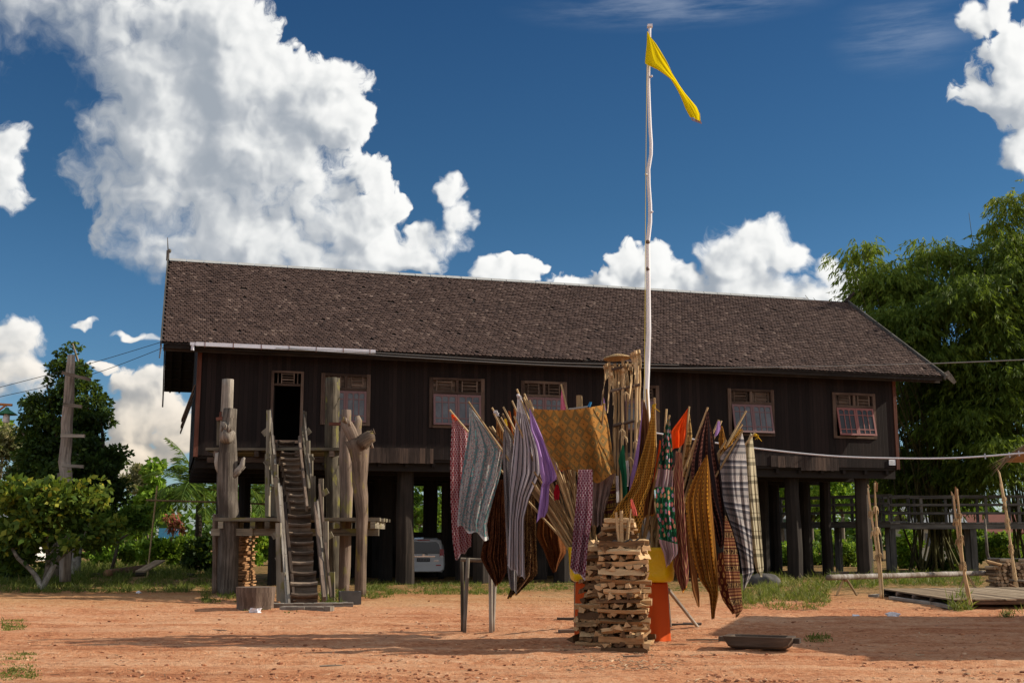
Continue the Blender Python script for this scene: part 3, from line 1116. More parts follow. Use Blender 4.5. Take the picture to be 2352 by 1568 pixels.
def build_porch():
    base = G(640, 1362)
    porch = thing('entrance_porch', 'weathered two level timber porch on huge log posts before the doorway', 'porch', base)
    # great log posts
    mb = MB()
    log_path(mb, [(523, 1370, 46), (523, 1330, 44), (525, 1260, 43), (527, 1190, 47), (524, 1130, 44), (523, 1060, 42), (525, 1000, 36), (528, 960, 30), (530, 938, 28)], 35.0, 3)
    c, r = pxpath([(523, 1001, 30)], 34.75)
    mb.blob(c[0], r[0] * 1.1, 4, .35, sq=(1.05, 1.3, 1.0))
    mb.blob(P(517, 985, 34.8), .18, 9, .6, sq=(.8, .8, 1.3))
    mb.blob(P(503, 1060, 34.95), .16, 5, .3, sq=(.9, .9, 1.9))
    for k in range(6):
        q = P(512 + k * 3.5, 992 + rnd.uniform(-4, 4), 34.6)
        mb.tube([q, q + V(rnd.uniform(-.1, .1), -.1, .16 + rnd.random() * .12)], [.05, .012], 6)
    p, r = pxpath([(536, 1092, 18), (549, 1078, 14), (556, 1068, 12), (559, 1054, 9), (562, 1050, 4)], 34.9)
    mb.tube(p, r, 9, .3, 2)
    p, r = pxpath([(549, 1080, 9), (556, 1078, 7), (563, 1071, 4)], 34.9)
    mb.tube(p, r, 7, .3, 6)
    mb.build('log_post', W_GREY, porch, smooth=True)['label'] = 'thick grey trunk post with a burl and a broken side branch'
    mb = MB()
    log_path(mb, [(516, 1356, 34), (518, 1200, 32), (520, 1050, 28), (522, 940, 26), (524, 871, 25)], 37.6, 8, .05)
    mb.build('log_post', W_GREY, porch, smooth=True)
    mb = MB()
    log_path(mb, [(766, 1352, 26), (764, 1190, 28), (763, 1080, 33), (761, 1020, 31), (763, 940, 31), (763, 868, 30)], 38.0, 12, .05)
    mb.build('log_post', W_MOSS, porch, smooth=True)
    mb = MB()
    log_path(mb, [(789, 1364, 22), (792, 1300, 25), (795, 1200, 26), (797, 1120, 28), (795, 1060, 28), (794, 1000, 22), (796, 941, 20)], 36.0, 15, .08)
    mb.build('log_post', wood('pinkish_streaked_timber', (0.12, 0.09, 0.07), (0.27, 0.20, 0.16), (0.42, 0.24, 0.17), 12, .5, moss=(0.2, 0.18, 0.05)), porch, smooth=True)
    mb = MB()
    log_path(mb, [(828, 1372, 26), (829, 1290, 26), (831, 1215, 26), (832, 1190, 27), (829, 1140, 30), (825, 1110, 32), (826, 1060, 38), (824, 1030, 46), (820, 1010, 52)], 34.4, 21, .10, .30)
    p, r = pxpath([(814, 1012, 30), (805, 990, 30), (797, 975, 27), (791, 966, 16)], 34.3)
    p, r = resample(p, r, .1)
    mb.tube(p, r, 12, .25, 2, groove=.3)
    p, r = pxpath([(820, 1010, 26), (821, 985, 19), (824, 966, 15), (821, 955, 9)], 34.5)
    p, r = resample(p, r, .1)
    mb.tube(p, r, 12, .25, 5, groove=.3)
    p, r = pxpath([(826, 1022, 34), (840, 1010, 30), (851, 1003, 27), (860, 1001, 20)], 34.2)
    p, r = resample(p, r, .1)
    mb.tube(p, r, 12, .25, 7, groove=.35)
    for (x, y, w) in ((846, 993, 6), (853, 990, 7), (859, 988, 7), (789, 961, 8), (795, 962, 7), (803, 968, 7), (855, 1020, 8)):
        q = P(x, y + 8, 34.15)
        mb.tube([q, P(x + rnd.uniform(-2, 2), y - 4, 34.1)], [w * .0064, .012], 6, .2)
    mb.build('log_post', W_BROWN if False else wood('twisted_trunk_timber', (0.07, 0.05, 0.035), (0.17, 0.125, 0.095), (0.33, 0.28, 0.23), 11, .5, moss=(0.22, 0.18, 0.03)), porch, smooth=True)['label'] = 'twisted brown trunk post forking at the top'
    mb = MB()
    log_path(mb, [(494, 1362, 13), (494, 1200, 12), (495, 1180, 12)], 35.6, 30, .05)
    mb.build('thin_post', W_BROWN, porch, smooth=True)
    # decks
    dirx = HU
    def deck(nm, x0, y0, x1, y1, Y, depth, n):
        a = P(x0, y0, Y)
        b = P(x1, y1, Y)
        zz = (a.z + b.z) / 2
        L = (V(b.x, b.y, 0) - V(a.x, a.y, 0)).length
        mb = MB()
        w = depth / n
        u = (V(b.x, b.y, 0) - V(a.x, a.y, 0)).normalized()
        v = V(-u.y, u.x, 0)
        if v.y < 0:
            v = -v
        f = lambda s, t, z: V(a.x, a.y, 0) + u * s + v * t + V(0, 0, z)
        for i in range(n):
            mb.box((-rnd.random() * .12, i * w, zz - .05 + rnd.uniform(-.008, .008)), (L + rnd.random() * .12, (i + 1) * w - .012, zz + .045 + rnd.uniform(-.006, .006)), f, axis=0)
        mb.build(nm, W_MOSS, porch)
        return f, L, zz
    f, L, zz = deck('lower_deck', 498, 1192, 866, 1192, 34.6, 2.6, 11)
    for i, x in enumerate((390, 580, 665, 1080, 1200, 1290)):
        s = (357.5 + .384 * x - 498) * 34.6 / FPX
        mb = MB()
        mb.box((s - .07, -.03, zz - .26), (s + .07, 2.65, zz - .062), f, axis=1)
        mb.build('joist', W_MOSS, porch)
    for (s0, s1, t) in ((-.22, 1.0, .25), (1.0, L + .02, .30), (-.2, L - .2, 2.2)):
        mb = MB()
        mb.box((s0, t, zz - .47), (s1, t + .14, zz - .264), f, axis=0)
        mb.build('beam', W_MOSS, porch)
    f, L, zz = deck('upper_deck', 474, 1027, 786, 1034, 37.6, 2.9, 12)
    for s0 in (.3, 1.6, 2.9, 4.0):
        mb = MB()
        mb.box((s0 - .07, .02, zz - .24), (s0 + .07, 2.85, zz - .062), f, axis=1)
        mb.build('joist', W_BROWN, porch)
    mb = MB()
    mb.box((-.05, .35, zz - .40), (L + .05, .50, zz - .245), f, axis=0)
    mb.build('beam', W_BROWN, porch)
    # guard posts and the red rails of the upper deck
    for (x, y0, y1) in ((502, 1022, 962), (783, 1030, 990)):
        mb = MB()
        mb.beam(P(x, y0, 37.6), P(x, y1, 37.6), .10, .10)
        mb.build('guard_post', W_MOSS, porch)
    for (x0, y0, x1, y1) in ((497, 962, 512, 960), (756, 973, 793, 974)):
        mb = MB()
        mb.beam(P(x0, y0, 37.5), P(x1, y1, 37.5), .10, .10)
        mb.build('guard_rail', W_RED, porch)
    mb = MB()
    mb.tube([P(506, 960, 37.5), P(507, 945, 37.5)], [.05, .03], 8)
    mb.build('post_knob', W_RED, porch)
    mb = MB()                                            # inner supports seen between the stairs and the wall
    for (x, y0, y1, Y) in ((614, 1185, 1075, 37.0), (672, 1190, 1060, 37.4), (618, 1330, 1190, 36.6)):
        mb.beam(P(x, y0, Y), P(x, y1, Y), .13, .13)
    # each prop is a part of its own
    for (x, y0, y1, Y) in ((615, 1186, 1042, 37.3), (713, 1186, 1042, 37.3)):
        mb = MB()
        mb.beam(P(x, y0, Y), P(x, y1, Y), .15, .15)
        mb.build('prop', W_MOSS, porch)


def notched_stair(nm, label, x0, y0, Y0, x1, y1, Y1, wpx0, n, group):
    a, b = P(x0, y0, Y0), P(x1, y1, Y1)
    root = thing(nm, label, 'stair', V(a.x, a.y, a.z), group)
    fwd = V(b.x - a.x, b.y - a.y, 0)
    run = fwd.length
    fwd.normalize()
    side = V(fwd.y, -fwd.x, 0)
    w = wpx0 * Y0 / FPX
    rise = (b.z - a.z) / n
    d = run / n
    mb = MB()
    NS = 7
    for i in range(n):
        z0, z1 = a.z + i * rise, a.z + (i + 1) * rise
        q0, q1 = i * d, (i + 1) * d
        wi = w * (1 + .10 * rnd.uniform(-1, 1)) / 2
        off = rnd.uniform(-.03, .03)
        prof = []
        for j in range(NS + 1):
            s = -wi + 2 * wi * j / NS + off
            e = (2 * j / NS - 1)
            dip = -.035 * (1 - e * e) + rnd.uniform(-.006, .006)      # worn hollow in the middle of every lip
            lip = .05 * (1 - e * e) + rnd.uniform(-.008, .008)
            P_ = lambda q, z: V(a.x, a.y, 0) + fwd * q + side * s + V(0, 0, z)
            back = q1 + .55 * d
            col = [P_(q0 + .10 + lip, z0 - rise * .35), P_(q0 + .055 + lip, z0 + rise * .40), P_(q0 - .03 + lip, z1 - .075 + dip), P_(q0 - .045 + lip, z1 - .03 + dip), P_(q0 - .01 + lip, z1 + dip), P_(q1 + .12, z1 - .02 + dip * .4), P_(back, z0 - rise * .2)]
            prof.append(col)
        rv = rnd.random()
        base = len(mb.v)
        m = len(prof[0])
        for col in prof:
            mb.v += col
        for j in range(NS):
            for t in range(m - 1):
                p = base + j * m + t
                mb.face((p, p + m, p + m + 1, p + 1), [(t * .12, j * .1), (t * .12, j * .1 + .1), (t * .12 + .12, j * .1 + .1), (t * .12 + .12, j * .1)], rv)
        for j in (0, NS):
            mb.face([base + j * m + t for t in (range(m) if j else reversed(range(m)))], None, rv)
    mb.build('notched_log', W_STEP, root)
    return root, a, b, fwd, side


def build_stairs():
    g = 'notched log stairs of the porch'
    lo, a, b, fw, sd = notched_stair('log_stair', 'lower worn notched log stair rising from the ground slabs', 700, 1384, 29.9, 688, 1180, 34.5, 56, 9, g)
    def plank(root, pts, w, t, mat, nm='rail_plank'):
        (x0, y0, Y0), (x1, y1, Y1) = pts
        mb = MB()
        p0, p1 = P(x0, y0, Y0), P(x1, y1, Y1)
        n = 5
        prev = None
        rv = rnd.random()
        for i in range(n):
            q0 = p0.lerp(p1, i / n) + V(rnd.uniform(-.006, .006), 0, rnd.uniform(-.01, .01)) * (1 if i else 0)
            q1 = p0.lerp(p1, (i + 1) / n)
            mb.beam(q0, q1, t, w, rv=rv)
        return mb.build(nm, mat, root)
    crop = lambda x, y: (357.5 + .384 * x, 827.9 + .384 * y)
    def cp(c0, Y0, c1, Y1):
        return ((*crop(*c0), Y0), (*crop(*c1), Y1))
    # side planks of the lower flight
    plank(lo, cp((800, 1490), 29.6, (748, 760), 33.8), .16, .06, W_GREY)
    plank(lo, cp((786, 1488), 29.7, (736, 740), 33.6), .10, .05, W_GREY)
    plank(lo, cp((828, 1455), 29.9, (772, 865), 33.9), .22, .07, W_BROWN)
    plank(lo, cp((1008, 1435), 30.0, (955, 865), 33.9), .24, .08, W_BROWN)
    plank(lo, cp((1050, 1435), 30.2, (978, 745), 33.8), .13, .06, W_BROWN)
    plank(lo, cp((1022, 1440), 30.2, (968, 838), 33.9), .10, .05, W_GREY)
    for (c0, c1, Y, m) in (((740, 1450), (735, 970), 31.8, W_MOSS), ((765, 1440), (762, 1265), 30.6, W_MOSS), ((1058, 1400), (1056, 1262), 30.9, W_MOSS),
                           ((1018, 1430), (1018, 960), 31.9, W_MOSS), ((745, 960), (722, 700), 33.9, W_MOSS), ((990, 1000), (990, 705), 33.9, W_MOSS), ((943, 950), (943, 690), 34.4, W_MOSS)):
        mb = MB()
        p0, p1 = P(*crop(*c0), Y), P(*crop(*c1), Y)
        if c0[1] > 1390:
            p0.z = 0.0
        mb.beam(p0, p1, .15, .13)
        mb.build('rail_post', m, lo)
    for (c, Y) in (((720, 1040), 32.9), ((1008, 790), 33.6), ((1035, 1050), 32.6), ((745, 1180), 31.8)):
        mb = MB()
        p = P(*crop(*c), Y)
        mb.box((-.13, -.03, -.08), (.13, .03, .08), lambda x, y, z: p + V(x * .8 - z * .5, y, z * .9 + x * .5))
        mb.build('cleat', W_MOSS, lo)
    up, a, b, fw, sd = notched_stair('log_stair', 'upper worn notched log stair climbing to the dark doorway', 690, 1178, 35.0, 657, 1012, 38.4, 44, 12, g)
    plank(up, cp((722, 705), 35.1, (685, 300), 37.9), .12, .06, W_GREY)
    plank(up, cp((735, 850), 34.8, (706, 465), 38.0), .20, .07, W_BROWN)
    plank(up, cp((700, 760), 35.2, (674, 320), 37.9), .10, .05, W_MOSS)
    plank(up, cp((905, 885), 34.9, (858, 465), 38.0), .20, .07, W_BROWN)
    plank(up, cp((938, 795), 35.1, (886, 310), 37.9), .12, .05, W_GREY)
    plank(up, cp((918, 770), 35.1, (876, 400), 37.9), .09, .05, W_MOSS)
    for (c0, c1, Y) in (((668, 930), (675, 297), 36.9), ((705, 930), (702, 560), 35.8), ((892, 500), (893, 306), 37.8), ((912, 760), (912, 478), 36.4), ((722, 935), (720, 620), 35.2)):
        mb = MB()
        mb.beam(P(*crop(*c0), Y), P(*crop(*c1), Y), .12, .11)
        mb.build('rail_post', W_MOSS, up)
    for (c, Y) in (((672, 605), 36.2), ((905, 430), 37.2), ((922, 590), 36.4), ((660, 425), 37.3)):
        mb = MB()
        p = P(*crop(*c), Y)
        mb.box((-.14, -.03, -.09), (.14, .03, .09), lambda x, y, z: p + V(x * .7 - z * .6, y, z * .8 + x * .6))
        mb.build('cleat', W_MOSS, up)
    # ground slabs
    for (x, y, wx, dy, ang, lab) in ((720, 1394, 1.9, .42, .12, 'longest weathered plank slab at the foot of the stair'), (705, 1402, 1.2, .34, -.15, 'split plank slab lying before the others at the stair foot'),
                                     (752, 1393, 1.0, .30, .3, 'short plank slab lying beside the stone trough at the stair foot')):
        p = G(x, y)
        mb = MB()
        c, s = math.cos(ang), math.sin(ang)
        f = lambda X, Y, Z: p + V(X * c - Y * s, X * s + Y * c, Z)
        n = 8
        prev = None
        for i in range(n):
            xa, xb = -wx / 2 + wx * i / n, -wx / 2 + wx * (i + 1) / n
            mb.box((xa, -dy / 2 + rnd.uniform(-.03, .03), 0), (xb, dy / 2 + rnd.uniform(-.03, .03), .10 + rnd.uniform(-.012, .012)), f, axis=0, rv=.5)
        tag(mb.build('plank_slab', W_GREY, base=p), lab, 'plank')
    # stump
    p = G(586, 1399)
    mb = MB()
    r = 84 * p.y / FPX / 2
    mb.tube([p + V(0, 0, z) for z in (-.05, .1, .2, .3, .4, .52)], [r * .97, r * .95, r * .97, r, r * 1.02, r * 1.03], 36, .05, 4, groove=.12)
    st = mb.build('tree_stump', W_BROWN, base=p, smooth=False)
    tag(st, 'wide grey tree stump standing on the bare earth beside the log stair', 'stump')
    # square stone trough
    p = G(800, 1388)
    p.y += .25
    mb = MB()
    w, d, h, t = .27 * 1.0, .27, .32, .05
    f = lambda x, y, z: p + V(x * .98 - y * .2, x * .2 + y * .98, z)
    mb.box((-w, -d, 0), (w, -d + t, h), f)
    mb.box((-w, d - t, 0), (w, d, h), f)
    mb.box((-w, -d + t, 0), (-w + t, d - t, h), f)
    mb.box((w - t, -d + t, 0), (w, d - t, h), f)
    mb.box((-w + t, -d + t, 0), (w - t, d - t, .12), f)
    tag(mb.build('stone_planter', STONE, base=p), 'small dark square stone planter standing beside the forked trunk post', 'planter')
    # sawn boards stacked under the porch
    base = G(563, 1348)
    base.y = 37.4
    base.x = (562 - PCX) / FPX * 37.4
    mb = MB()
    mb.box((-.26, -.9, -.022), (.26, .9, .022), axis=1)
    proto = mb.build('sawn_board', W_BRICK)
    lab = 'rough reddish sawn board in the flat stack under the lower porch deck'
    for i in range(34):
        o = proto if i == 0 else proto.copy()
        if i:
            COL.objects.link(o)
        o.location = base + V(rnd.uniform(-.07, .07) + (.1 if i < 4 else 0), rnd.uniform(-.1, .1), .03 + i * .050)
        o.rotation_euler = (rnd.uniform(-.012, .012), rnd.uniform(-.03, .03), rnd.uniform(-.06, .06))
        tag(o, lab, 'board', 'sawn boards stacked under the porch')
    for i, (dx, dy, a, b) in enumerate(((-.10, -1.3, .3, .5), (.10, -1.5, -.2, -.35), (.02, -1.2, .5, .15))):
        o = proto.copy()
        COL.objects.link(o)
        o.scale = (.35, .3, 1)
        o.location = base + V(dx, dy, .12 + i * .08)
        o.rotation_euler = (.1, b, a)
        tag(o, 'short sawn offcut fallen against the foot of the board stack', 'board', 'offcuts by the board stack')
    mb = MB()
    mb.tube([P(572, 1335, 36.8), P(580, 1240, 36.9)], .022, 6)
    tag(mb.build('bamboo_stick', W_BAMB, base=P(572, 1335, 36.8)), 'single thin stick leaning on the stack of sawn boards', 'stick')


build_porch()
build_stairs()


# ------------------------------------------------------------------ van parked under the house
def build_van():
    c = P(972, 1330, 48.0)
    c.z = 0
    ang = 0.09
    root = thing('parked_van', 'white people carrier parked under the house with its tailgate facing the yard', 'van', c)
    ca, sa = math.cos(ang), math.sin(ang)
    F = lambda x, y, z: c + V(x * ca - y * sa, x * sa + y * ca, z)
    paint = plain('white_car_paint', (0.60, 0.63, 0.66), .25, .03)
    dark = plain('tinted_car_glass', (0.012, 0.013, 0.015), .08, .05)
    black = plain('black_rubber', (0.012, 0.012, 0.012), .8, .1)
    red = plain('red_lamp_lens', (0.35, 0.015, 0.015), .2, .05)
    chrome = plain('chrome_trim', (0.75, 0.76, 0.78), .15, .02, 1.0)
    secs = [  # y, half width bottom, half width belt, half width roof, z bottom, belt, roof
        (0.00, .76, .80, .60, .36, .98, 1.52), (0.10, .83, .85, .64, .30, .99, 1.62), (0.6, .85, .86, .67, .28, .99, 1.67),
        (1.8, .85, .86, .68, .26, .98, 1.68), (2.7, .85, .86, .66, .26, .97, 1.60), (3.4, .84, .85, .80, .26, .95, 1.00), (4.1, .80, .82, .74, .28, .82, .88), (4.3, .70, .74, .66, .36, .70, .74)]
    rings = []
    for (y, wb, wl, wr, z0, zb, zr) in secs:
        half = [(wb * .9, z0), (wb, z0 + .10), (wl + .01, (z0 + zb) / 2), (wl, zb), (wl - .04, zb + .05), ((wl + wr) / 2, (zb + zr) / 2 + .03), (wr + .05, zr - .09), (wr * .8, zr - .02), (0, zr)]
        rings.append([F(x, y, z) for x, z in half] + [F(-x, y, z) for x, z in reversed(half[:-1])])
    mb = MB()
    m = len(rings[0])
    for r in rings:
        mb.v += r
    for i in range(len(rings) - 1):
        for j in range(m):
            k = (j + 1) % m
            mb.face((i * m + j, i * m + k, (i + 1) * m + k, (i + 1) * m + j))
    mb.face(list(range(m)))
    mb.face(list(reversed([(len(rings) - 1) * m + j for j in range(m)])))
    body = mb.build('body', paint, root, smooth=False)
    mb = MB()                                            # rear window
    pts = [(-.70, 1.03), (.70, 1.03), (.665, 1.25), (.60, 1.44), (.50, 1.50), (-.50, 1.50), (-.60, 1.44), (-.665, 1.25)]
    yb = lambda z: -.012 - .02
    mb.poly([F(x, -.03 + max(0, z - 1.0) * .06, z) for x, z in pts])
    mb.poly([F(x, -.002 + max(0, z - 1.0) * .06, z) for x, z in reversed(pts)])
    mb.build('rear_window', dark, root)
    mb = MB()
    for sx in (-1, 1):
        mb.hexa([F(sx * .858, .75, 1.06), F(sx * .872, .75, 1.06), F(sx * .80, .8, 1.40), F(sx * .78, .8, 1.40), F(sx * .858, 2.6, 1.06), F(sx * .872, 2.6, 1.06), F(sx * .80, 2.4, 1.40), F(sx * .78, 2.4, 1.40)])
        w = mb.build('side_window', dark, root)
        mb = MB()
    mb.box((-.80, -.14, .40), (.80, .05, .66), F, axis=0)
    mb.box((-.72, -.15, .34), (.72, .02, .40), F, axis=0)
    mb.build('bumper', paint, root)
    for sx in (-1, 1):
        mb = MB()
        a, b = sorted((sx * .64, sx * .83))
        mb.hexa([F(a, -.05, .92), F(b, -.01, .90), F(b, .12, .90), F(a, .08, .92), F(sx * .64 + sx * .02 if a == sx * .64 else a + .03, -.03, 1.22), F(b - .02 * sx, .01, 1.22), F(b - .02 * sx, .14, 1.22), F(a + .02, .10, 1.22)])
        l = mb.build('tail_light', red, root)
        mb = MB()
        mb.box((a + .02, -.055, .86), (b - .03, .05, .955), F)
        mb.build('reversing_lamp', plain('clear_lamp', (.7, .7, .7), .2, .05), l)
        mb = MB()
        mb.box((min(sx * .50, sx * .70), -.147, .555), (max(sx * .50, sx * .70), -.139, .60), F)
        mb.build('reflector', red, root)
        for yy in (.72, 3.3):
            mb = MB()
            mb.lathe([(.18, -.11), (.30, -.11), (.315, -.06), (.315, .06), (.30, .11), (.18, .11)], (0, 0, 0), 20)
            mb.v = [F(sx * .73 + p.z, yy + p.x, .315 + p.y) for p in mb.v]
            t = mb.build('wheel', black, root)
    mb = MB()
    mb.box((-.46, -.055, .90), (.46, -.02, .945), F, axis=0)
    mb.build('chrome_handle', chrome, root)
    mb = MB()
    mb.box((-.26, -.045, .72), (.26, -.025, .86), F)
    np_ = mb.build('number_plate', plain('dark_number_plate', (0.035, 0.035, 0.04), .5, .1), root)
    mb = MB()
    for i in range(7):
        x = -.20 + i * .062
        mb.box((x, -.048, .765), (x + .03, -.046, .82), F)
    mb.build('plate_marks', plain('plate_grey', (0.25, 0.25, 0.26), .5, .1), np_)
    mb = MB()
    e = [(-.05, 1.0), (.0, 1.02), (.05, 1.0), (-.04, .985), (.05, .975), (0, .955), (-.05, .975)]
    for p, q in zip(e, e[1:]):
        mb.beam(F(p[0], -.03, p[1] - .01), F(q[0], -.03, q[1] - .01), .015, .015)
    mb.build('emblem', chrome, root)
    mb = MB()
    mb.beam(F(.0, -.05, 1.05), F(.17, -.035, 1.00), .02, .02)
    mb.build('wiper', black, root)
    mb = MB()
    mb.box((-.25, .02, 1.555), (.25, .06, 1.585), F, axis=0)
    mb.build('brake_light', red, root)
    mb = MB()
    mb.box((.42, -.047, .74), (.62, -.043, .765), F, axis=0)
    mb.build('badge', chrome, root)
    # thin white pipe by the next stilt
    p = P(893, 1325, 47)
    p.z = 0
    mb = MB()
    mb.tube([p, p + V(0, 0, .95)], .045, 8)
    tag(mb.build('white_pipe', PIPE, base=p), 'short pale pipe standing in the shade beside the stilt and the van', 'pipe')


build_van()


# ------------------------------------------------------------------ cloths
def fabric(name, fn, trans=0.22, rough=0.9):
    m, k, bs, out = new_mat(name)
    uv = k.n('ShaderNodeTexCoord').outputs['UV']
    s = k.sep(uv)
    col = fn(k, s[0], s[1], uv)
    if not isinstance(col, bpy.types.NodeSocket):
        col = k.mix(0.0, tuple(col), tuple(col))
    fade = k.noise(uv, 1.3, 3, 0.5)
    col = k.mix(0.35, col, k.mix(fade, (0.62, 0.60, 0.58), (1.25, 1.25, 1.25)), 'MULTIPLY')
    k.put(bs.inputs['Base Color'], col)
    bs.inputs['Roughness'].default_value = rough
    bs.inputs['Specular IOR Level'].default_value = 0.12
    bump(k, bs, k.noise(k.vm('MULTIPLY', uv, (1.0, .35, 1)), 16.0, 5, 0.6), 0.25, 0.012)
    tr = k.n('ShaderNodeBsdfTranslucent')
    k.put(tr.inputs[0], col)
    mx = k.n('ShaderNodeMixShader')
    mx.inputs[0].default_value = trans
    k.t.links.new(bs.outputs[0], mx.inputs[1])
    k.t.links.new(tr.outputs[0], mx.inputs[2])
    k.t.links.new(mx.outputs[0], out.inputs[0])
    return m


def lt(k, a, b):
    return k.m('LESS_THAN', a, b)


def frac(k, a, p, off=0.0):
    return k.m('FRACT', k.m('MULTIPLY_ADD', a, 1.0 / p, off))


def f_plain(c):
    return lambda k, u, v, uv: c


def f_ikat(ground, mark, pu=.055, pv=.085, slant=.35):
    def fn(k, u, v, uv):
        uu = k.m('MULTIPLY_ADD', v, slant, u)
        cu = k.m('FLOOR', k.m('DIVIDE', u, pu))
        a = frac(k, uu, pu)
        odd = k.m('MULTIPLY', k.m('MODULO', cu, 2.0), 0.5)
        b = k.m('FRACT', k.m('ADD', k.m('DIVIDE', v, pv), odd))
        mk = k.m('MULTIPLY', lt(k, a, .50), lt(k, b, .62))
        edge = k.m('MULTIPLY', lt(k, k.m('ABSOLUTE', k.m('SUBTRACT', a, .25)), .12), lt(k, b, .5))
        c = k.mix(mk, ground, mark)
        return k.mix(k.m('MULTIPLY', edge, .5), c, tuple(x * .55 + y * .45 for x, y in zip(ground, mark)))
    return fn


def f_stripes(stops, period, axis='u', slant=0.0, wob=0.0):
    def fn(k, u, v, uv):
        a, b = (u, v) if axis == 'u' else (v, u)
        a = k.m('MULTIPLY_ADD', b, slant, a)
        if wob:
            a = k.m('MULTIPLY_ADD', k.noise(uv, 6, 3, .5), wob, a)
        return k.ramp(frac(k, a, period), stops, 'CONSTANT')
    return fn


def f_diamond(c1, c2, c3, p=.17):
    def fn(k, u, v, uv):
        a = k.m('DIVIDE', k.m('ADD', u, v), p)
        b = k.m('DIVIDE', k.m('SUBTRACT', u, v), p)
        wn = k.n('ShaderNodeTexWhiteNoise', noise_dimensions='2D')
        k.put(wn.inputs['Vector'], k.comb(k.m('FLOOR', a), k.m('FLOOR', b), 0))
        fa, fb = k.m('ABSOLUTE', k.m('SUBTRACT', k.m('FRACT', a), .5)), k.m('ABSOLUTE', k.m('SUBTRACT', k.m('FRACT', b), .5))
        r = k.m('MAXIMUM', fa, fb)
        par = k.m('MODULO', k.m('ABSOLUTE', k.m('ADD', k.m('FLOOR', a), k.m('FLOOR', b))), 2.0)
        c = k.mix(par, c1, c2)
        c = k.mix(k.m('MULTIPLY', par, lt(k, r, .22)), c, c1)
        c = k.mix(lt(k, r, .08), c, c3)
        c = k.mix(k.step(r, .42, .5, 0, .55), c, c3)
        return k.mix(k.m('MULTIPLY', k.step(k.noise(uv, 45, 3, .6), .5, .62), .35), c, c3)
    return fn


def f_dots(ground, dot, p=.055, r=.3, stripe=None):
    def fn(k, u, v, uv):
        a = k.m('SUBTRACT', frac(k, k.m('ADD', u, v), p * 1.41), .5)
        b = k.m('SUBTRACT', frac(k, k.m('SUBTRACT', u, v), p * 1.41), .5)
        d = k.m('SQRT', k.m('ADD', k.m('MULTIPLY', a, a), k.m('MULTIPLY', b, b)))
        c = k.mix(k.step(d, r, r + .08, 1, 0), ground, dot)
        if stripe:
            c = k.mix(k.m('MULTIPLY', lt(k, frac(k, u, .42), .16), .7), c, stripe)
        return c
    return fn


def f_zig(c1, c2, pu=.10, pv=.05, amp=.10, w=.5, c3=None):
    def fn(k, u, v, uv):
        t = k.m('PINGPONG', u, pu / 2)
        a = k.m('FRACT', k.m('DIVIDE', k.m('MULTIPLY_ADD', t, amp / pu * 2, v), pv))
        a = k.m('ADD', a, k.m('MULTIPLY', k.m('SUBTRACT', k.noise(uv, 40, 2, .5), .5), .18))
        c = k.mix(lt(k, a, w), c1, c2)
        if c3:
            c = k.mix(lt(k, k.m('ABSOLUTE', k.m('SUBTRACT', a, w)), .12), c, c3)
        return c
    return fn


def f_floral(ground, petals, leafc, scale=9.0, base=None, big=.30):
    def fn(k, u, v, uv):
        nd = k.n('ShaderNodeTexVoronoi', voronoi_dimensions='2D', feature='F1')
        k.put(nd.inputs['Vector'], uv)
        nd.inputs['Scale'].default_value = scale
        nd.inputs['Randomness'].default_value = .7
        d = nd.outputs['Distance']
        hue = k.sep(nd.outputs['Color'])[0]
        g0 = base(k, u, v, uv) if base else ground
        vn = k.step(k.m('ABSOLUTE', k.m('SUBTRACT', k.noise(uv, scale * .9, 2, .5), .5)), .02, .035, 1, 0)
        c = k.mix(vn, g0, leafc)
        n2 = k.noise(uv, scale * 3, 3, .6)
        dd = k.m('MULTIPLY_ADD', k.m('SUBTRACT', n2, .5), .25, d)
        flower = k.ramp(hue, [(0, petals[0]), (.45, petals[1]), (.75, petals[2])], 'CONSTANT')
        c = k.mix(lt(k, dd, big), c, flower)
        c = k.mix(lt(k, dd, big * .55), c, petals[1])
        return k.mix(lt(k, dd, big * .27), c, petals[0])
    return fn


def f_bands(stops, period, motif, mscale=26.0, rng=(.0, .45), axis='v'):
    def fn(k, u, v, uv):
        a = frac(k, v if axis == 'v' else u, period)
        c = k.ramp(a, stops, 'CONSTANT')
        nd = k.noise(uv, mscale, 2, .5)
        inb = k.m('MULTIPLY', k.m('GREATER_THAN', a, rng[0]), lt(k, a, rng[1]))
        sl = frac(k, u if axis == 'v' else v, .07)
        mm = k.m('MULTIPLY', inb, k.m('GREATER_THAN', k.m('ADD', nd, k.m('MULTIPLY', k.m('ABSOLUTE', k.m('SUBTRACT', sl, .5)), -.5)), .36))
        return k.mix(mm, c, motif)
    return fn


def f_batik(ground, line, warm, scale=14.0):
    def fn(k, u, v, uv):
        n = k.noise(uv, scale, 4, .6, .8)
        c = k.mix(k.step(k.m('ABSOLUTE', k.m('SUBTRACT', n, .5)), .02, .05, 1, 0), ground, line)
        d = k.vor(uv, scale * .7, 0, .5, 'F1', dim='2D')
        return k.mix(k.step(d, .18, .26, .7, 0), c, warm)
    return fn


def f_plaid(c0, c1, c2, p=.24):
    def fn(k, u, v, uv):
        a = k.ramp(frac(k, u, p), [(0, c0), (.25, c1), (.32, c0), (.5, c2), (.66, c0), (.8, c1), (.86, c0)], 'CONSTANT')
        b = k.ramp(frac(k, v, p * 1.3), [(0, (1, 1, 1)), (.3, (.55, .55, .52)), (.36, (1, 1, 1)), (.55, (.42, .42, .40)), (.75, (1, 1, 1))], 'CONSTANT')
        c = k.mix(1.0, a, b, 'MULTIPLY')
        return k.mix(k.m('MULTIPLY', k.step(k.noise(uv, 60, 2, .6), .52, .6), .3), c, c1)
    return fn


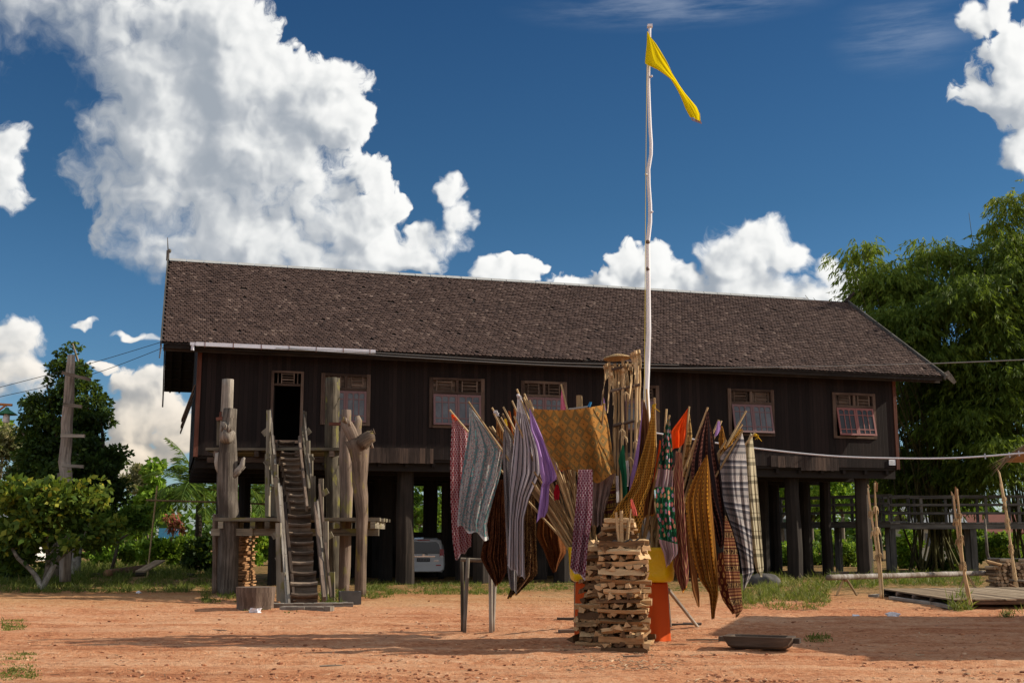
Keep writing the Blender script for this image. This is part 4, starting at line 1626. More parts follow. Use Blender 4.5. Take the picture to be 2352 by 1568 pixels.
def f_squares(c1, c2, c3, p=.13):
    def fn(k, u, v, uv):
        cu, cv = k.m('DIVIDE', u, p), k.m('DIVIDE', v, p)
        par = k.m('MODULO', k.m('ABSOLUTE', k.m('ADD', k.m('FLOOR', cu), k.m('FLOOR', cv))), 2.0)
        r = k.m('LENGTH', 0) if False else None
        a, b = k.m('SUBTRACT', k.m('FRACT', cu), .5), k.m('SUBTRACT', k.m('FRACT', cv), .5)
        d = k.m('SQRT', k.m('ADD', k.m('MULTIPLY', a, a), k.m('MULTIPLY', b, b)))
        c = k.mix(par, c1, k.mix(lt(k, d, .42), c1, c2))
        return k.mix(k.m('MULTIPLY', par, lt(k, d, .14)), c, c3)
    return fn


def f_border(main, edge, at, axis='v'):
    """edge pattern beyond a distance along v"""
    def fn(k, u, v, uv):
        return k.mix(k.m('GREATER_THAN', v if axis == 'v' else u, at), main(k, u, v, uv), edge(k, u, v, uv))
    return fn


HEM = {}


def hem_mat(col):
    if col not in HEM:
        HEM[col] = fabric('hem_cloth', f_plain(col))
    return HEM[col]


def cloth(label, rows, Y, mat, folds=3.0, amp=.05, nu=30, step=9.0, sag=0.0, turn=None, W=1.05, hem=None, seed=None, lean=0.0, name='hanging_cloth', group='cloths hung on the bamboo sticks', cat='cloth'):
    """rows: (xL, yL, xR, yR) measured down the cloth; hangs at distance Y with folds running down it"""
    seed = rnd.random() * 99 if seed is None else seed
    amp *= 1.55
    pts = [Vector((*r,)) if False else r for r in rows]
    fine = []
    for i in range(len(pts) - 1):
        n = max(2, int(abs(pts[i + 1][1] + pts[i + 1][3] - pts[i][1] - pts[i][3]) / 2 / step))
        p0 = pts[max(i - 1, 0)]
        p1, p2 = pts[i], pts[i + 1]
        p3 = pts[min(i + 2, len(pts) - 1)]
        for j in range(n):
            t = j / n
            fine.append(tuple((b + (c - b) * t) * .7 + .3 * .5 * (2 * b + (c - a) * t + (2 * a - 5 * b + 4 * c - d) * t * t * .6 + (2 * a - 5 * b + 4 * c - d) * t * t * .4 + (-a + 3 * b - 3 * c + d) * t ** 3)
                              for a, b, c, d in zip(p0, p1, p2, p3)))
    fine.append(pts[-1])
    verts, uvs, vv = [], [], 0.0
    px = Y / FPX
    prev = None
    for i, (xl, yl, xr, yr) in enumerate(fine):
        cy = (yl + yr) / 2
        if prev is not None:
            vv += math.hypot(cy - prev[1], ((xl + xr) / 2 - prev[0]) * .6) * px
        prev = ((xl + xr) / 2, cy)
        f = i / (len(fine) - 1)
        wpx = abs(xr - xl) * px
        am = amp * min(1.0, .12 + f * 1.6) * min(1.0, .25 + wpx / .28)
        for j in range(nu + 1):
            u = j / nu
            x = xl + (xr - xl) * u
            y = yl + (yr - yl) * u + sag * math.sin(math.pi * u) * (1 if i else .5)
            ph = 2 * math.pi * folds * u + seed + 1.6 * mnoise.noise(Vector((u * 2, f * 1.3, seed)))
            dz = am * (math.sin(ph) + .45 * math.sin(2.3 * ph + 1.0)) + am * .9 * mnoise.noise(Vector((u * 3.0, f * 2.6, seed + 7))) + am * .35 * mnoise.noise(Vector((u * 9.0, f * 7.0 + u * 4, seed + 3)))
            yy = Y + dz + lean * f
            if turn:
                t0, dd = turn
                if u > t0:
                    yy += dd * (u - t0) / (1 - t0)
            if 0 < i and 0 < j < nu:
                x += .8 * mnoise.noise(Vector((u * 6, f * 5, seed)))
            if i == len(fine) - 1:
                y += (1.0 + wpx * 9.0) * math.sin(ph * .8)
            verts.append(P(x, y, yy))
            uvs.append((u * W, vv))
    nv = nu + 1
    faces, luv = [], []
    for i in range(len(fine) - 1):
        for j in range(nu):
            a = i * nv + j
            q = (a, a + nv, a + nv + 1, a + 1)
            faces.append(q)
            luv += [uvs[t] for t in q]
    base = verts[0].copy()
    arr = np.array([tuple(p - base) for p in verts])
    o = np_mesh(name, arr, faces, mat, uv=np.array(luv))
    o.location = base
    o.data.polygons.foreach_set('use_smooth', [True] * len(o.data.polygons))
    tag(o, label, cat, group)
    if hem:
        mb = MB()
        row = verts[-nv:]
        up = verts[-2 * nv:-nv]
        for j in range(nu):
            e = V(0, -.006, 0)
            mb.poly([row[j] + e, row[j + 1] + e, row[j + 1] * .55 + up[j + 1] * .45 + e, row[j] * .55 + up[j] * .45 + e])
        mb.build('hem', hem_mat(hem), o)
    return o


def stick(label, a, b, r=.017, mat=None, group='bamboo sticks standing in the yellow tubs', name='bamboo_stick', n=6):
    mb = MB()
    a, b = Vector(a), Vector(b)
    L = (b - a).length
    k = max(3, int(L / .35))
    pts, rad = [], []
    bend = V(rnd.uniform(-1, 1), rnd.uniform(-1, 1), 0) * .018 * L
    for i in range(k + 1):
        f = i / k
        p = a.lerp(b, f) + bend * math.sin(math.pi * f)
        pts.append(p)
        rad.append(r * (1.15 - .3 * f))
        if 0 < i < k:                                    # bamboo nodes
            pts.append(p + (b - a).normalized() * .012)
            rad[-1] *= 1.0
            rad.append(r * (1.15 - .3 * f) * 1.22)
            pts.append(p + (b - a).normalized() * .024)
            rad.append(r * (1.15 - .3 * f))
    mb.tube(pts, rad, n)
    o = mb.build(name, mat or W_BAMB, base=a)
    tag(o, label, 'stick', group)
    return o


def build_centre():
    R0 = (0.19, 0.032, 0.045)
    WH = (0.66, 0.62, 0.60)
    M = {}
    M['ikat'] = fabric('red_white_ikat', f_ikat((0.25, 0.035, 0.05), (0.74, 0.66, 0.67)), .4)
    M['ikat2'] = fabric('plum_white_ikat', f_ikat((0.15, 0.03, 0.06), (0.50, 0.42, 0.47), .05, .075, .12))
    base = f_stripes([(0, (.50, .50, .50)), (.12, (.12, .24, .27)), (.15, (.55, .54, .53)), (.22, (.34, .36, .38)), (.26, (.55, .54, .53)), (.34, (.13, .26, .28)), (.62, (.52, .52, .51)), (.70, (.34, .37, .39)), (.74, (.55, .54, .53)), (.86, (.15, .25, .28)), (.9, (.55, .54, .53))], .30, 'u', .12)
    M['teal'] = fabric('grey_teal_floral', f_floral(None, ((.46, .17, .18), (.50, .28, .28), (.42, .15, .17)), (.14, .25, .27), 13.0, base, .17), .45)
    M['herring'] = fabric('black_grey_herringbone', f_zig((.035, .032, .035), (.33, .31, .32), .26, .045, .26, .55))
    M['bw'] = fabric('black_white_stripe', f_border(f_stripes([(0, (.72, .70, .70)), (.5, (.72, .7, .7))], .5), f_stripes([(0, (.66, .63, .67)), (.44, (.045, .04, .045)), (.68, (.62, .6, .64)), (.78, (.06, .05, .06)), (.84, (.66, .63, .67))], .15, 'u', .03), .32), .45)  # unstriped white at the top paints overexposed sunlight into the cloth colour
    M['lilac'] = fabric('lilac_cotton', f_plain((.46, .29, .64)), .38)
    M['mustard'] = fabric('mustard_diamond_batik', f_diamond((.36, .17, .04), (.19, .125, .045), (.13, .07, .02), .21), .25)
    M['taupe'] = fabric('taupe_chevron', f_zig((.30, .235, .20), (.17, .10, .095), .16, .09, .5, .5))
    M['green'] = fabric('green_cotton', f_plain((.012, .10, .05)), .2)
    M['brown'] = fabric('brown_stripe', f_stripes([(0, (.16, .065, .03)), (.4, (.07, .025, .014)), (.55, (.20, .09, .04)), (.9, (.05, .02, .012))], .12))
    M['gold'] = fabric('gold_black_dot_batik', f_dots((.58, .31, .06), (.05, .025, .012), .065, .27), .4)
    M['orange'] = fabric('orange_cotton', f_plain((.80, .10, .014)), .40)
    M['floral'] = fabric('green_floral_border_cloth', f_border(f_floral((.012, .05, .035), ((.50, .10, .16), (.52, .30, .14), (.34, .30, .46)), (.03, .16, .09), 9.0), f_stripes([(0, (.42, .24, .22)), (.2, (.16, .22, .24)), (.3, (.45, .28, .30)), (.55, (.34, .20, .34)), (.66, (.46, .30, .26)), (.85, (.14, .20, .24))], .10), .88), .2)
    M['floral2'] = fabric('green_pink_floral_border_cloth', f_border(f_floral((.01, .06, .03), ((.50, .10, .16), (.50, .28, .14), (.32, .26, .46)), (.03, .20, .10), 8.0), f_stripes([(0, (.42, .24, .22)), (.2, (.16, .22, .24)), (.3, (.45, .28, .30)), (.55, (.34, .20, .34)), (.66, (.46, .30, .26)), (.85, (.14, .20, .24))], .10), .88), .2)
    M['windowpane'] = fabric('gold_windowpane', f_plaid((.52, .33, .12), (.06, .03, .02), (.50, .30, .10), .16), .3)
    M['maroon'] = fabric('maroon_key_zigzag', f_zig((.17, .05, .042), (.21, .075, .06), .42, .20, .42, .52, (.36, .22, .11)))
    M['lattice'] = fabric('dark_lattice_stripe', f_bands([(0, (.26, .115, .085)), (.45, (.022, .015, .017))], .26, (.05, .02, .018), 34, (.03, .42), 'u'))
    M['goldstripe'] = fabric('gold_stripe_batik', f_bands([(0, (.70, .34, .045)), (.32, (.26, .12, .03)), (.45, (.52, .25, .045)), (.55, (.14, .065, .022)), (.68, (.44, .21, .05)), (.8, (.18, .08, .022))], .20, (.20, .09, .02), 40, (0.0, .30), 'u'), .42)
    M['greyband'] = fabric('grey_banded_weave', f_bands([(0, (.21, .20, .21)), (.2, (.33, .31, .32)), (.3, (.07, .07, .085)), (.42, (.20, .20, .22)), (.5, (.40, .38, .38)), (.56, (.10, .10, .115)), (.7, (.27, .255, .255)), (.88, (.13, .13, .14))], .36, (.36, .335, .32), 60, (.0, .30)), .22)
    M['plaid'] = fabric('cream_plaid', f_plaid((.60, .55, .38), (.20, .19, .15), (.42, .38, .27)), .35)
    M['elephant'] = fabric('striped_motif_batik', f_bands([(0, (.46, .31, .14)), (.32, (.20, .065, .045)), (.42, (.44, .24, .11)), (.5, (.15, .05, .035)), (.58, (.42, .22, .10)), (.7, (.17, .05, .035)), (.8, (.46, .29, .13)), (.9, (.12, .04, .03))], .27, (.05, .022, .02), 22, (.02, .30)), .2)
    M['squares'] = fabric('dark_red_square_batik', f_squares((.10, .025, .015), (.42, .23, .08), (.08, .02, .015), .105), .15)
    M['dkbrown'] = fabric('dark_brown_batik', f_batik((.055, .020, .012), (.20, .075, .03), (.11, .04, .018)), .2)
    M['dkgold'] = fabric('black_gold_batik', f_batik((.030, .014, .010), (.30, .17, .07), (.06, .025, .012), 20), .15)
    M['rust'] = fabric('rust_batik', f_batik((.17, .060, .016), (.09, .03, .012), (.22, .085, .022), 26), .3)
    M['redorange'] = fabric('burnt_orange_fold', f_stripes([(0, (.34, .09, .022)), (.5, (.14, .035, .012)), (.7, (.38, .12, .03))], .14), .3)
    M['tan'] = fabric('tan_brown_cloth', f_plain((.25, .115, .04)), .3)
    M['pink'] = fabric('pink_cotton', f_plain((.74, .22, .34)), .4)
    M['red'] = fabric('deep_red_cotton', f_plain((.42, .012, .03)), .3)
    M['coral'] = fabric('coral_cotton', f_plain((.74, .17, .13)), .35)
    M['yellow'] = fabric('yellow_cotton', f_plain((.62, .40, .03)), .35)
    M['white'] = fabric('white_cotton', f_plain((.66, .64, .66)), .3)
    M['bandyel'] = fabric('black_yellow_band', f_bands([(0, (.04, .025, .015)), (.3, (.40, .24, .05)), (.4, (.06, .03, .015)), (.55, (.36, .20, .05)), (.7, (.10, .03, .03))], .16, (.35, .22, .06), 40, (0, .3)))

    B1 = V((1358 - PCX) / FPX * 20.0, 20.0, 1.05)        # the two tubs
    B2 = V((1488 - PCX) / FPX * 19.8, 19.8, 1.05)
    # --- cloths, leftmost first
    cloth('red and white ikat cloth hanging nearest the white van', [(1039, 951, 1041, 952), (1037, 990, 1076, 988), (1034, 1060, 1080, 1060), (1035, 1150, 1082, 1150), (1039, 1235, 1083, 1228), (1046, 1286, 1082, 1256)], 20.9, M['ikat'], 2.5, .06, hem=(.55, .42, .43), W=.8)
    cloth('grey and teal floral striped cloth hung wide from a slanted stick', [(1078, 935, 1082, 938), (1077, 985, 1121, 986), (1068, 1040, 1156, 1030), (1058, 1105, 1150, 1085), (1053, 1160, 1132, 1150), (1050, 1200, 1118, 1205), (1051, 1207, 1122, 1240)], 20.5, M['teal'], 2.6, .05, hem=(.60, .62, .63), W=1.2)
    cloth('narrow black and grey herringbone cloth beside the striped one', [(1158, 978, 1160, 980), (1155, 1020, 1178, 1012), (1156, 1090, 1185, 1090), (1160, 1180, 1186, 1180), (1163, 1240, 1188, 1240), (1166, 1310, 1188, 1310), (1171, 1348, 1186, 1362)], 20.3, M['herring'], 1.5, .05, W=.5)
    cloth('black and white striped cloth with sunlight painted white over its top', [(1189, 904, 1191, 907), (1186, 955, 1213, 965), (1179, 1030, 1237, 1038), (1173, 1090, 1242, 1085), (1170, 1140, 1217, 1142), (1168, 1200, 1204, 1190), (1167, 1254, 1204, 1255), (1166, 1299, 1206, 1332)], 19.9, M['bw'], 2.6, .06, hem=(.55, .53, .55), W=.95)
    cloth('long lilac cloth knotted at the middle beside the mustard cloth', [(1216, 938, 1218, 940), (1219, 985, 1241, 990), (1230, 1014, 1256, 1020), (1237, 1050, 1269, 1052), (1241, 1090, 1280, 1077), (1246, 1107, 1279, 1100), (1243, 1118, 1263, 1112), (1238, 1160, 1260, 1160), (1232, 1199, 1256, 1180)], 19.6, M['lilac'], 1.6, .05, W=.5)
    cloth('large mustard diamond batik stretched across two sticks', [(1222, 938, 1388, 929), (1236, 975, 1397, 972), (1252, 1015, 1404, 1018), (1267, 1047, 1410, 1058), (1284, 1071, 1417, 1095)], 19.2, M['mustard'], 1.9, .050, nu=56, sag=14, turn=(.80, .42), W=1.42)
    cloth('plum and white ikat cloth draped down the front of the wood stack', [(1329, 1078, 1361, 1078), (1325, 1130, 1361, 1130), (1320, 1184, 1360, 1184), (1314, 1250, 1351, 1250), (1309, 1306, 1344, 1330)], 18.3, M['ikat2'], 1.8, .04, hem=(.5, .42, .45), W=.5)
    cloth('taupe chevron cloth under the edge of the mustard cloth', [(1362, 1078, 1413, 1088), (1360, 1130, 1401, 1130), (1359, 1175, 1388, 1178), (1360, 1207, 1387, 1207)], 19.5, M['taupe'], 3, .05, W=.7)
    cloth('small black and yellow banded cloth behind the taupe one', [(1384, 1115, 1414, 1110), (1385, 1165, 1414, 1160), (1387, 1205, 1412, 1205)], 19.75, M['bandyel'], 1.5, .04, W=.4)
    cloth('dark green narrow cloth beside the bamboo rack', [(1430, 1020, 1433, 1023), (1420, 1058, 1437, 1060), (1427, 1090, 1440, 1092), (1432, 1155, 1441, 1156)], 19.4, M['green'], 1, .03, W=.3)
    cloth('white strip of cloth hanging inside the bamboo rack', [(1414, 1092, 1421, 1092), (1416, 1152, 1422, 1152)], 19.6, M['white'], .6, .02, W=.1)
    cloth('white pouch like cloth hanging below the bamboo rack', [(1436, 1058, 1443, 1056), (1433, 1090, 1446, 1090), (1436, 1115, 1443, 1118)], 19.6, M['white'], .6, .03, W=.2)
    cloth('second lilac cloth hung close to the white flagpole', [(1475, 940, 1480, 940), (1467, 1000, 1477, 1000), (1456, 1060, 1473, 1060), (1448, 1095, 1467, 1090), (1445, 1132, 1455, 1132)], 19.7, M['lilac'], 1.2, .04, W=.4)
    cloth('brown striped cloth tied to the flagpole', [(1478, 922, 1481, 923), (1473, 980, 1492, 975), (1468, 1040, 1491, 1030), (1460, 1095, 1482, 1092)], 19.6, M['brown'], 2, .05, W=.5)
    cloth('gold batik with black dots sweeping across the tubs', [(1498, 928, 1501, 931), (1490, 980, 1505, 980), (1478, 1030, 1507, 1030), (1462, 1080, 1503, 1076), (1447, 1125, 1494, 1118), (1418, 1160, 1481, 1152), (1398, 1195, 1477, 1190), (1424, 1226, 1469, 1227)], 19.3, M['gold'], 2.2, .05, W=.95)
    cloth('brown striped corner hanging under the gold dotted batik', [(1486, 1095, 1500, 1092), (1480, 1140, 1502, 1140), (1473, 1192, 1504, 1180)], 19.55, M['brown'], 1.5, .04, W=.5, hem=(.50, .26, .06))
    cloth('narrow orange cloth beside the green floral cloths', [(1515, 1010, 1518, 1012), (1508, 1060, 1517, 1060), (1499, 1105, 1510, 1113)], 19.5, M['orange'], .8, .03, W=.2)
    cloth('green floral cloth with a pink striped border, the upper one', [(1535, 953, 1538, 955), (1523, 1000, 1542, 1000), (1515, 1045, 1546, 1045), (1510, 1085, 1546, 1090), (1503, 1123, 1545, 1120)], 19.2, M['floral'], 1.6, .05, W=.55)
    cloth('green floral cloth with a pink striped border, the lower one', [(1506, 1118, 1546, 1118), (1507, 1170, 1549, 1165), (1513, 1210, 1553, 1210), (1514, 1245, 1557, 1260), (1524, 1270, 1556, 1272), (1531, 1303, 1541, 1290)], 19.0, M['floral2'], 1.6, .05, W=.6)
    cloth('bright orange three cornered flag on a stick', [(1581, 936, 1583, 937), (1562, 962, 1580, 965), (1542, 990, 1577, 992), (1543, 1036, 1571, 1018)], 19.6, M['orange'], 1.5, .05, W=.5, name='orange_flag', cat='flag')
    cloth('gold windowpane checked cloth behind the orange flag', [(1580, 948, 1584, 950), (1577, 1000, 1590, 1000), (1570, 1050, 1584, 1050), (1562, 1095, 1576, 1095)], 19.9, M['windowpane'], 1.2, .05, W=.4)
    cloth('maroon zigzag cloth falling in one long column', [(1552, 1035, 1566, 1040), (1547, 1110, 1570, 1110), (1548, 1180, 1573, 1180), (1549, 1250, 1577, 1250), (1546, 1300, 1582, 1300), (1558, 1335, 1582, 1330), (1569, 1363, 1578, 1345)], 19.3, M['maroon'], 1.3, .05, W=.5, hem=(.50, .20, .03))
    cloth('dark cloth with reddish lattice stripes twisted at its peak', [(1624, 938, 1626, 940), (1616, 970, 1631, 968), (1604, 1000, 1638, 990), (1590, 1050, 1647, 1045), (1587, 1092, 1656, 1090), (1605, 1140, 1662, 1150), (1634, 1195, 1667, 1200), (1646, 1240, 1668, 1230), (1652, 1256, 1660, 1258)], 19.6, M['lattice'], 2.6, .07, W=1.0)
    cloth('golden striped batik in long folds, the brightest of all', [(1623, 1044, 1625, 1045), (1605, 1075, 1629, 1075), (1587, 1110, 1632, 1110), (1574, 1150, 1635, 1150), (1580, 1220, 1641, 1220), (1591, 1280, 1646, 1280), (1607, 1330, 1649, 1330), (1628, 1362, 1650, 1366), (1632, 1395, 1643, 1402), (1634, 1421, 1641, 1421)], 18.9, M['goldstripe'], 3.2, .07, W=1.0)
    cloth('plain brown tail of cloth between the zigzag and the golden batik', [(1574, 1180, 1584, 1180), (1578, 1250, 1593, 1255), (1584, 1300, 1600, 1310), (1590, 1355, 1606, 1360), (1602, 1391, 1607, 1394)], 19.4, M['tan'], 1, .03, W=.3)
    cloth('grey banded woven cloth with white edges', [(1703, 992, 1705, 994), (1681, 1020, 1711, 1020), (1655, 1048, 1714, 1050), (1655, 1110, 1718, 1110), (1664, 1160, 1722, 1170), (1680, 1205, 1727, 1230), (1699, 1270, 1730, 1290), (1706, 1320, 1731, 1312), (1707, 1357, 1712, 1348)], 19.6, M['greyband'], 1.8, .07, W=.9, turn=(.7, .35))
    cloth('cream plaid cloth hanging beyond the grey banded one', [(1724, 994, 1727, 996), (1712, 1025, 1731, 1025), (1712, 1110, 1740, 1110), (1722, 1200, 1747, 1200), (1731, 1280, 1753, 1280), (1737, 1310, 1754, 1305), (1746, 1322, 1750, 1325)], 20.0, M['plaid'], 1.6, .05, W=.7, turn=(.5, .3))
    cloth('striped batik panel with rows of animal like motifs', [(1665, 1183, 1668, 1184), (1664, 1225, 1684, 1225), (1662, 1275, 1695, 1275), (1668, 1325, 1700, 1325), (1676, 1375, 1704, 1372), (1688, 1404, 1706, 1398), (1690, 1419, 1695, 1416)], 18.9, M['elephant'], .9, .04, W=.55)
    cloth('dark red batik with cream squares behind the motif panel', [(1650, 1270, 1668, 1265), (1646, 1300, 1672, 1300), (1650, 1345, 1680, 1345), (1660, 1378, 1688, 1380), (1682, 1408, 1694, 1410)], 19.0, M['squares'], .9, .03, W=.5)
    cloth('dark brown batik with orange edges crumpled under the teal cloth', [(1140, 1105, 1158, 1100), (1122, 1165, 1161, 1160), (1113, 1230, 1164, 1230), (1104, 1280, 1165, 1280), (1121, 1315, 1164, 1312), (1139, 1346, 1150, 1338)], 20.9, M['dkbrown'], 3.2, .12, W=1.0, hem=(.50, .20, .03))
    cloth('black and gold batik hanging behind the striped cloth', [(1206, 1125, 1228, 1118), (1200, 1200, 1231, 1200), (1196, 1270, 1233, 1270), (1180, 1330, 1234, 1318), (1164, 1376, 1190, 1362)], 21.0, M['dkgold'], 2, .08, W=.8, hem=(.42, .24, .08))
    cloth('rust coloured batik hanging behind the slanting sticks', [(1242, 1160, 1288, 1155), (1232, 1230, 1299, 1225), (1248, 1262, 1300, 1270), (1262, 1298, 1285, 1293), (1270, 1314, 1277, 1313)], 20.7, M['rust'], 2.6, .09, W=.9)
    cloth('folded tan cloth high up behind the herringbone one', [(1140, 966, 1154, 974), (1139, 1005, 1156, 1015), (1142, 1045, 1155, 1045)], 20.8, M['tan'], 1.2, .04, W=.3)
    cloth('burnt orange cloth bunched behind the one with the painted sunlit top', [(1168, 943, 1172, 945), (1165, 990, 1180, 995), (1172, 1035, 1182, 1035)], 20.6, M['redorange'], 1.5, .05, W=.4)
    cloth('second burnt orange cloth peeking out beside that painted sunlit top', [(1180, 938, 1186, 938), (1180, 985, 1190, 985), (1178, 1020, 1186, 1020)], 20.7, M['redorange'], 1.5, .05, W=.4)
    cloth('small yellow cloth tied between the sticks', [(1158, 962, 1163, 961), (1159, 980, 1167, 979)], 20.5, M['yellow'], .6, .02, W=.1)
    cloth('slim pink flag rising above the mustard cloth', [(1290, 885, 1292, 886), (1288, 920, 1300, 920), (1287, 952, 1308, 952)], 20.2, M['pink'], 1.0, .03, W=.3, name='pink_flag', cat='flag')
    cloth('pale lilac pennant behind the mustard cloth', [(1384, 907, 1386, 908), (1381, 922, 1389, 922), (1379, 945, 1392, 945)], 20.2, M['lilac'], .8, .02, W=.2, name='lilac_pennant', cat='flag')
    cloth('deep red scrap hanging among the slanting sticks', [(1277, 1112, 1282, 1112), (1271, 1132, 1286, 1130), (1274, 1150, 1284, 1146)], 19.7, M['red'], .8, .03, W=.2)
    cloth('tiny red scrap just under the mustard cloth', [(1281, 1068, 1286, 1068), (1287, 1082, 1293, 1080)], 19.6, M['red'], .8, .02, W=.1)
    cloth('coral pink scrap tied over the wood stack', [(1448, 1146, 1452, 1145), (1449, 1165, 1459, 1163), (1454, 1186, 1464, 1182)], 18.9, M['coral'], .8, .03, W=.2)
    cloth('gold batik rolled along the slanted stick above the grey banded cloth', [(1699, 984, 1706, 986), (1684, 1005, 1702, 1012), (1664, 1035, 1694, 1040), (1656, 1052, 1676, 1056)], 19.9, M['gold'], 1.6, .05, W=.4)
    cloth('ochre cloth bunched behind the dark lattice striped one', [(1656, 978, 1660, 979), (1650, 1010, 1668, 1008), (1655, 1050, 1672, 1050), (1664, 1085, 1674, 1082)], 20.1, M['goldstripe'], 1.4, .05, W=.4)
    cloth('lilac cloth end knotted round the twin sticks behind the lattice striped cloth', [(1649, 966, 1654, 967), (1645, 982, 1655, 984), (1641, 1002, 1648, 1000)], 19.95, M['lilac'], .7, .02, W=.2)
    cloth('brown batik flap folded beside the mustard cloth and the bamboo rack', [(1392, 1095, 1406, 1100), (1388, 1135, 1412, 1135), (1392, 1190, 1410, 1180)], 19.85, M['dkgold'], 1.4, .05, W=.4)
    # --- sticks that carry the cloths
    tips = [(1033, 941, 20.9), (1076, 922, 20.5), (1130, 936, 20.6), (1134, 948, 20.5), (1156, 934, 20.6), (1154, 950, 20.7), (1176, 920, 20.6), (1187, 893, 19.9), (1181, 955, 19.85), (1204, 904, 20.1), (1203, 912, 20.0), (1216, 918, 19.9), (1123, 980, 20.7), (1130, 979, 20.9),
            (1289, 882, 20.2), (1385, 905, 20.2), (1222, 935, 19.2), (1388, 926, 19.3), (1150, 958, 20.4), (1160, 975, 20.3)]
    for (x, y, Y) in tips:
        stick('long bamboo stick fanning from the tub with the plum ikat cloth, tied to a cloth', B1 + V(rnd.uniform(-.2, .2), rnd.uniform(-.15, .15), rnd.uniform(-.1, .2)), P(x, y, Y), .020)
    for i in range(44):                                   # dense bundle below the mustard cloth
        f = rnd.random()
        x = 1215 + 125 * f + rnd.uniform(-8, 8)
        y = 1115 - 62 * f + rnd.uniform(-25, 20)
        stick('thin straw coloured stick in the dense bundle above the tub', B1 + V(rnd.uniform(-.26, .16), rnd.uniform(-.2, .2), rnd.uniform(.0, .3)), P(x, y, rnd.uniform(19.6, 20.6)), rnd.uniform(.010, .019), group='straw coloured sticks bundled above the tub', n=5)
    tips2 = [(1503, 913, 19.3), (1485, 893, 19.6), (1531, 939, 19.3), (1538, 953, 19.2), (1583, 933, 19.6), (1582, 950, 19.9), (1626, 935, 19.6), (1651, 964, 20.0), (1657, 966, 20.1), (1714, 943, 20.2), (1705, 974, 20.3), (1706, 988, 19.6), (1734, 993, 20.0), (1693, 985, 20.3), (1524, 1000, 19.5), (1608, 1005, 20.0), (1600, 1010, 19.9), (1668, 1010, 20.0), (1479, 918, 19.7)]
    for (x, y, Y) in tips2:
        stick('long bamboo stick fanning from the shiny yellow tub, tied to a cloth', B2 + V(rnd.uniform(-.2, .2), rnd.uniform(-.15, .15), rnd.uniform(-.1, .2)), P(x, y, Y), .020, group='bamboo sticks standing in the shiny tub')
    for i in range(26):
        x = 1462 + 75 * rnd.random()
        stick('thin straw coloured stick packed upright in the shiny tub', B2 + V(rnd.uniform(-.28, .28), rnd.uniform(-.2, .2), rnd.uniform(.0, .3)), P(x, 1150 + rnd.uniform(-40, 40), rnd.uniform(19.6, 20.2)), rnd.uniform(.010, .018), group='straw coloured sticks packed in the shiny tub', n=5)
    # string ties on some tips, part of nothing else: small knots
    for (x, y, Y, mt, lab) in ((1040, 955, 20.85, M['orange'], 'orange string knot on the stick of the red ikat cloth'), (1735, 999, 19.95, M['yellow'], 'yellow string bow on the stick of the cream plaid cloth'),
                               (1502, 932, 19.25, M['yellow'], 'yellow string knot on the stick of the gold dotted batik'), (1190, 908, 19.85, M['white'], 'white string knot on the stick of the striped cloth'), (1137, 946, 20.45, M['white'], 'white string tie on the twin sticks beside the herringbone cloth')):
        mb = MB()
        p = P(x, y, Y)
        mb.blob(p, .03, rnd.random() * 9, .4, 5)
        for k in range(3):
            mb.tube([p, p + V(rnd.uniform(-.03, .07), -.02, rnd.uniform(-.05, .04)), p + V(rnd.uniform(-.02, .1), -.03, -.07 - rnd.random() * .05)], [.012, .010, .004], 5)
        tag(mb.build('string_knot', mt, base=p), lab, 'string')

    # --- tubs and draped drums
    ymat = new_mat('yellow_foil')
    ym, k, bs, out = ymat
    oc = k.n('ShaderNodeTexCoord').outputs['Object']
    k.put(bs.inputs['Base Color'], k.mix(k.noise(oc, 5, 4, .6), (.62, .43, .004), (.76, .56, .006)))
    bs.inputs['Roughness'].default_value = .28
    bump(k, bs, k.noise(oc, 9, 3, .5, .5), .6, .03)
    ocl = fabric('orange_drum_cloth', f_plain((.52, .082, .016)), .05)
    for (B, lab, lab2, w) in ((B1, 'plain yellow tub full of sticks, half hidden by the plum ikat cloth', 'dark orange cloth draped drum standing mostly behind the wood stacks', .40), (B2, 'shiny yellow tub full of sticks with scribbled shadows', 'bright orange cloth draped drum standing clear beside the wood stack', .40)):
        mb = MB()
        z0, z1 = .94, 1.50
        prof = [(.02, z0), (w * .80, z0), (w * .90, z0 + .03), (w * .94, z0 + .12), (w, z1 - .04), (w * 1.03, z1), (w * .97, z1), (w * .93, z1 - .08), (w * .85, z0 + .2), (.02, z0 + .2)]
        sq = lambda a, z: .16 * (abs(math.cos(2 * a)) < .999) * (abs(math.sin(2 * a)) ** 2) + .025 * mnoise.noise(Vector((math.cos(a) * 4, math.sin(a) * 4, z * 5)))
        mb.lathe(prof, (B.x, B.y, 0), 48, sq, cap=False)
        tag(mb.build('yellow_tub', ym, base=(B.x, B.y, z0), smooth=True), lab, 'tub')
        mb = MB()
        wv = lambda a, z: (.03 + .035 * (1 - z)) * math.sin(9 * a + 1.3 * math.sin(3 * a)) * min(1, (1.0 - z) * 2.2)
        mb.lathe([(.02, .935), (.27, .93), (.285, .90), (.29, .6), (.295, .3), (.305, .0)], (B.x, B.y, 0), 72, wv, cap=False)
        tag(mb.build('draped_drum', ocl, base=(B.x, B.y, 0), smooth=True), lab2, 'drum')
